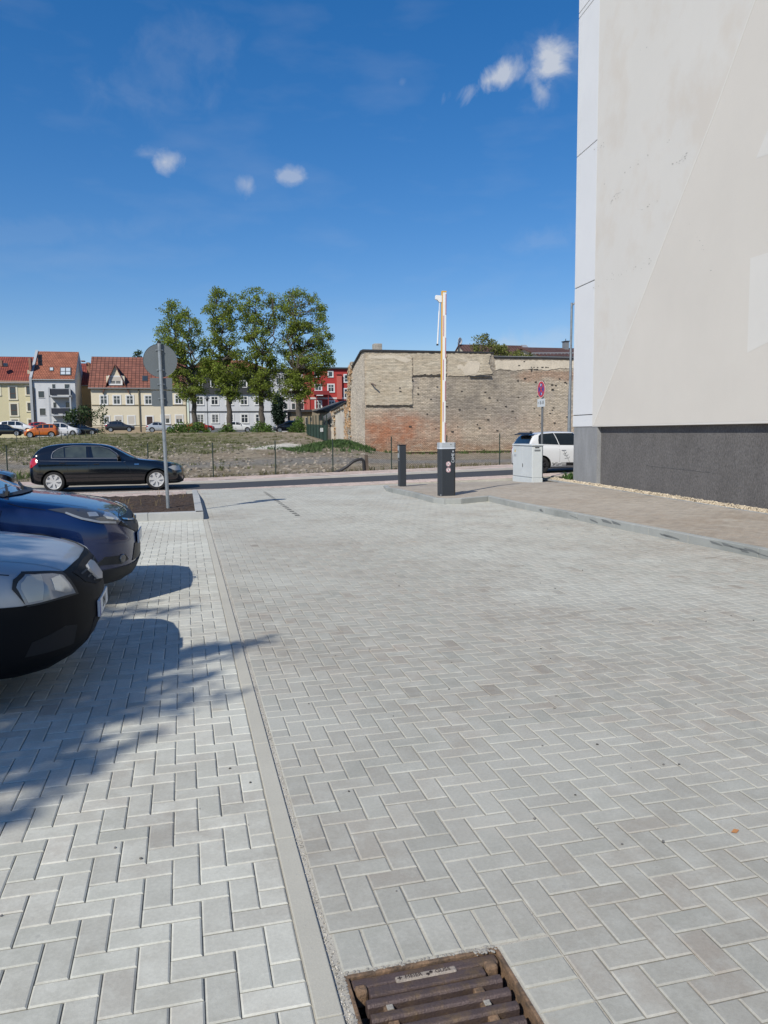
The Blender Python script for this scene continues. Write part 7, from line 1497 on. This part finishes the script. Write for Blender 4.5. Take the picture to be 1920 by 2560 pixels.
# ---------------- far parked cars
P_orange = paint('orange', (.55, .13, .012), metal=.2); P_red = paint('red', (.36, .012, .012)); P_dgrey = paint('dark_grey', (.045, .045, .05), metal=.5); P_lgrey = paint('light_silver', (.50, .53, .56), metal=.3)
TPL = dict(
 hatch=dict(L=4.2, H=1.45, top=[(0, .55), (.03, .66), (.12, .76), (.35, .84), (.9, .93), (1.2, 1.0), (1.8, 1.32), (2.2, 1.43), (2.7, 1.45), (3.4, 1.38), (3.75, 1.28), (4.0, 1.02), (4.12, .92), (4.2, .6)], belt=[(0, .55), (1.2, .90), (4.2, .98)], ax=(.8, 3.4), win=[(1.55, 2.35), (2.43, 3.15), (3.22, 3.55)], fz=(1.03, 1.36), rz=(1.0, 1.26), wr=.31, W=1.76),
 suv=dict(L=4.36, H=1.62, top=[(0, .6), (.03, .78), (.12, .90), (.35, .98), (.9, 1.06), (1.2, 1.12), (1.85, 1.50), (2.2, 1.60), (2.9, 1.62), (3.7, 1.55), (4.0, 1.42), (4.22, 1.08), (4.32, .95), (4.36, .6)], belt=[(0, .6), (1.2, 1.02), (4.36, 1.12)], ax=(.86, 3.50), win=[(1.6, 2.45), (2.53, 3.25), (3.32, 3.75)], fz=(1.16, 1.52), rz=(1.15, 1.45), wr=.35, W=1.84),
 mpv=dict(L=4.3, H=1.62, top=[(0, .55), (.03, .70), (.12, .82), (.4, .95), (.75, 1.03), (1.0, 1.12), (1.7, 1.50), (2.1, 1.60), (2.8, 1.62), (3.6, 1.58), (4.05, 1.45), (4.2, 1.05), (4.3, .6)], belt=[(0, .55), (1.1, .95), (4.3, 1.02)], ax=(.82, 3.45), win=[(1.35, 2.2), (2.28, 3.1), (3.18, 3.85)], fz=(1.14, 1.52), rz=(1.08, 1.45), wr=.31, W=1.78),
 coupe=dict(L=4.35, H=1.40, top=[(0, .55), (.03, .64), (.12, .74), (.4, .83), (.9, .90), (1.35, .97), (1.9, 1.25), (2.3, 1.37), (2.8, 1.40), (3.3, 1.32), (3.75, 1.08), (3.95, 1.01), (4.2, .98), (4.3, .9), (4.35, .6)], belt=[(0, .55), (1.3, .88), (4.35, .94)], ax=(.85, 3.45), win=[(1.7, 2.45), (2.52, 3.35)], fz=(1.0, 1.30), rz=(1.08, 1.28), wr=.32, W=1.78))
def far_car(tpl, name, label, xl, xr, ybot, Y, faces, paint_, rim=M_rim, z=None):
    T = TPL[tpl]; a, b = at(xl, ybot, Y).x, at(xr, ybot, Y).x; L = T['L']; W = T['W']
    if z is None: z = at((xl+xr)/2, ybot, Y).z
    k = (b-a)/L if .8 < (b-a)/L < 1.25 else 1; S = lambda pts: [(d*k, q) for d, q in pts]; loc = (b, Y+W/2, z) if faces == 'right' else (a, Y+W/2, z)
    if k == 1 and faces == 'left': loc = (a, Y+W/2, z)
    c = Car(name, label, 'car', loc, 0 if faces == 'right' else math.pi, L*k, W, S(T['top']), S(T['belt']), [(0, .38), (.1, .24), (.3, .2), (L*k-.5, .2), (L*k-.1, .3), (L*k, .42)], paint_, tuple(q*k for q in T['ax']), wr=T['wr'], res=34, spokes=5, rim=rim, hub=.72, group='cars parked before the far houses')
    c.glass(auto_windows(c, [(p*k, q*k) for p, q in T['win']]), T['fz'], T['rz']); Lk = L*k; tz = T['top'][2][1]
    both(c, 'headlamp', [(50, tz-.14), (34, tz-.16), (33, tz-.03), (55, tz+.01)], 'wrap', MATS['headlamp'], off=.008)
    both(c, 'tail_lamp', [(50, tz+.0), (30, tz+.0), (30, tz+.14), (52, tz+.16)], 'rwrap', M_tail, off=.008)
    for sg_ in (-1, 1): xd = (T['win'][0][1]+.04)*k; c.line([(xd, T['belt'][1][1]), (xd, .3)], sgn=sg_, w=.012); c.line([(T['win'][0][0]*k, T['belt'][1][1]), (T['win'][0][0]*k-.05, .3)], sgn=sg_, w=.012)
    c.mirror(T['win'][0][0]*k+.15, T['belt'][1][1]+.03, paint_); c.plate(0, .45, 'front'); c.plate(0, .62, 'rear'); return c
far_car('coupe', 'parked_car', 'long black car parked at the very left edge before the yellow house', -28, 58, 1090, 99, 'right', P_black)
far_car('mpv', 'parked_car', 'white car half hidden behind the black and orange cars', 30, 86, 1083, 108, 'right', P_white)
far_car('hatch', 'parked_car', 'red car just showing above the roof of the orange suv', 82, 150, 1082, 110, 'right', P_red)
c = far_car('suv', 'parked_car', 'bright orange suv parked before the white house', 57, 146, 1094.5, 96, 'left', P_orange)
both(c, 'lower_cladding', [(1.3, .22), (3.0, .22), (3.0, .36), (1.3, .36)], 'side', M_trim, off=.01)
c = far_car('mpv', 'parked_car', 'white compact van parked right behind the orange suv', 131, 200, 1089.5, 101, 'right', P_white)
far_car('hatch', 'parked_car', 'black car parked beside the white compact van under the dark shrub', 178, 247, 1087, 103.5, 'right', P_black)
c = far_car('hatch', 'parked_car', 'dark grey hatchback with white lettering on its rear side before the cream house', 262, 337, 1079.5, 108, 'right', P_dgrey)
p, nn = c.pt('side', 3.0, 1.15, -1); text('BIC', 'lettering', .26, M_frame, Matrix.Translation((-3.35, p.y-.025, 1.14))@frame((1, 0, 0), (0, .25, .97), (0, -.97, .25), (0, 0, 0)), c.root, .002)
c = far_car('coupe', 'parked_car', 'silver convertible with black soft top before the cream house door', 365, 438, 1080.5, 108, 'right', P_lgrey)
c.decal('soft_top', [(1.95, -.50), (3.75, -.52), (3.75, .52), (1.95, .50)], 'top', M_blk, off=.012, cell=.12); both(c, 'soft_top', [(1.75, 1.20), (2.2, 1.31), (2.8, 1.34), (3.3, 1.27), (3.7, 1.06), (3.5, 1.0), (3.2, 1.2), (2.5, 1.27)], 'side', M_blk, off=.010)
far_car('coupe', 'parked_car', 'red car parked behind the bush of the leftmost lime tree', 466, 538, 1079.5, 108, 'right', P_red)
far_car('hatch', 'parked_car', 'white hatchback parked between the second and third lime trees', 557, 633, 1080, 106, 'right', P_white)
far_car('suv', 'parked_car', 'dark grey suv parked between the conifer and the rightmost lime tree', 684, 762, 1081, 104, 'left', P_dgrey)
nx_ = at(30, 1180, 25.2).x; Tt = TPL['hatch']
c = Car('following_car', 'dark car at the left edge following behind the black hatchback', 'car', (nx_-.1, 26.1, -.27), 0, 4.3, 1.76, Tt['top'], Tt['belt'], [(0, .38), (.1, .24), (.3, .2), (3.8, .2), (4.3, .42)], P_dgrey, (.8, 3.4), wr=.31, res=34)
c.glass(auto_windows(c, Tt['win']), Tt['fz'], Tt['rz']); both(c, 'headlamp', [(72, .70), (36, .58), (34, .70), (60, .76)], 'wrap', M_lensd, off=.008)
# short stakes at the edge of the far parking area
for i, (x, y0_, y1_) in enumerate(((42, 1108, 1080), (99, 1096, 1078), (154, 1103, 1087), (170, 1102, 1085), (186, 1100, 1082), (200, 1098, 1080), (215, 1096, 1079), (229, 1095, 1078), (245, 1093, 1078))):
    Y = 84+i*.4; p = at(x, y0_, Y); q = at(x, y1_, Y); zf_ = field_z(p.x, Y); mb = MB(); mb.tube([(0, 0, -.3), (0, 0, max(.8, q.z-zf_))], .035, 6); mb.tube([(0, 0, max(.8, q.z-zf_)-.001), (0, 0, max(.8, q.z-zf_)+.03)], .05, 6)
    o = mb.build('fence_stake', M_green); o.location = (p.x, Y, zf_); tag(o, 'thin dark stake at the grassy edge of the far parking area', 'stake', 'stakes along the far parking area')
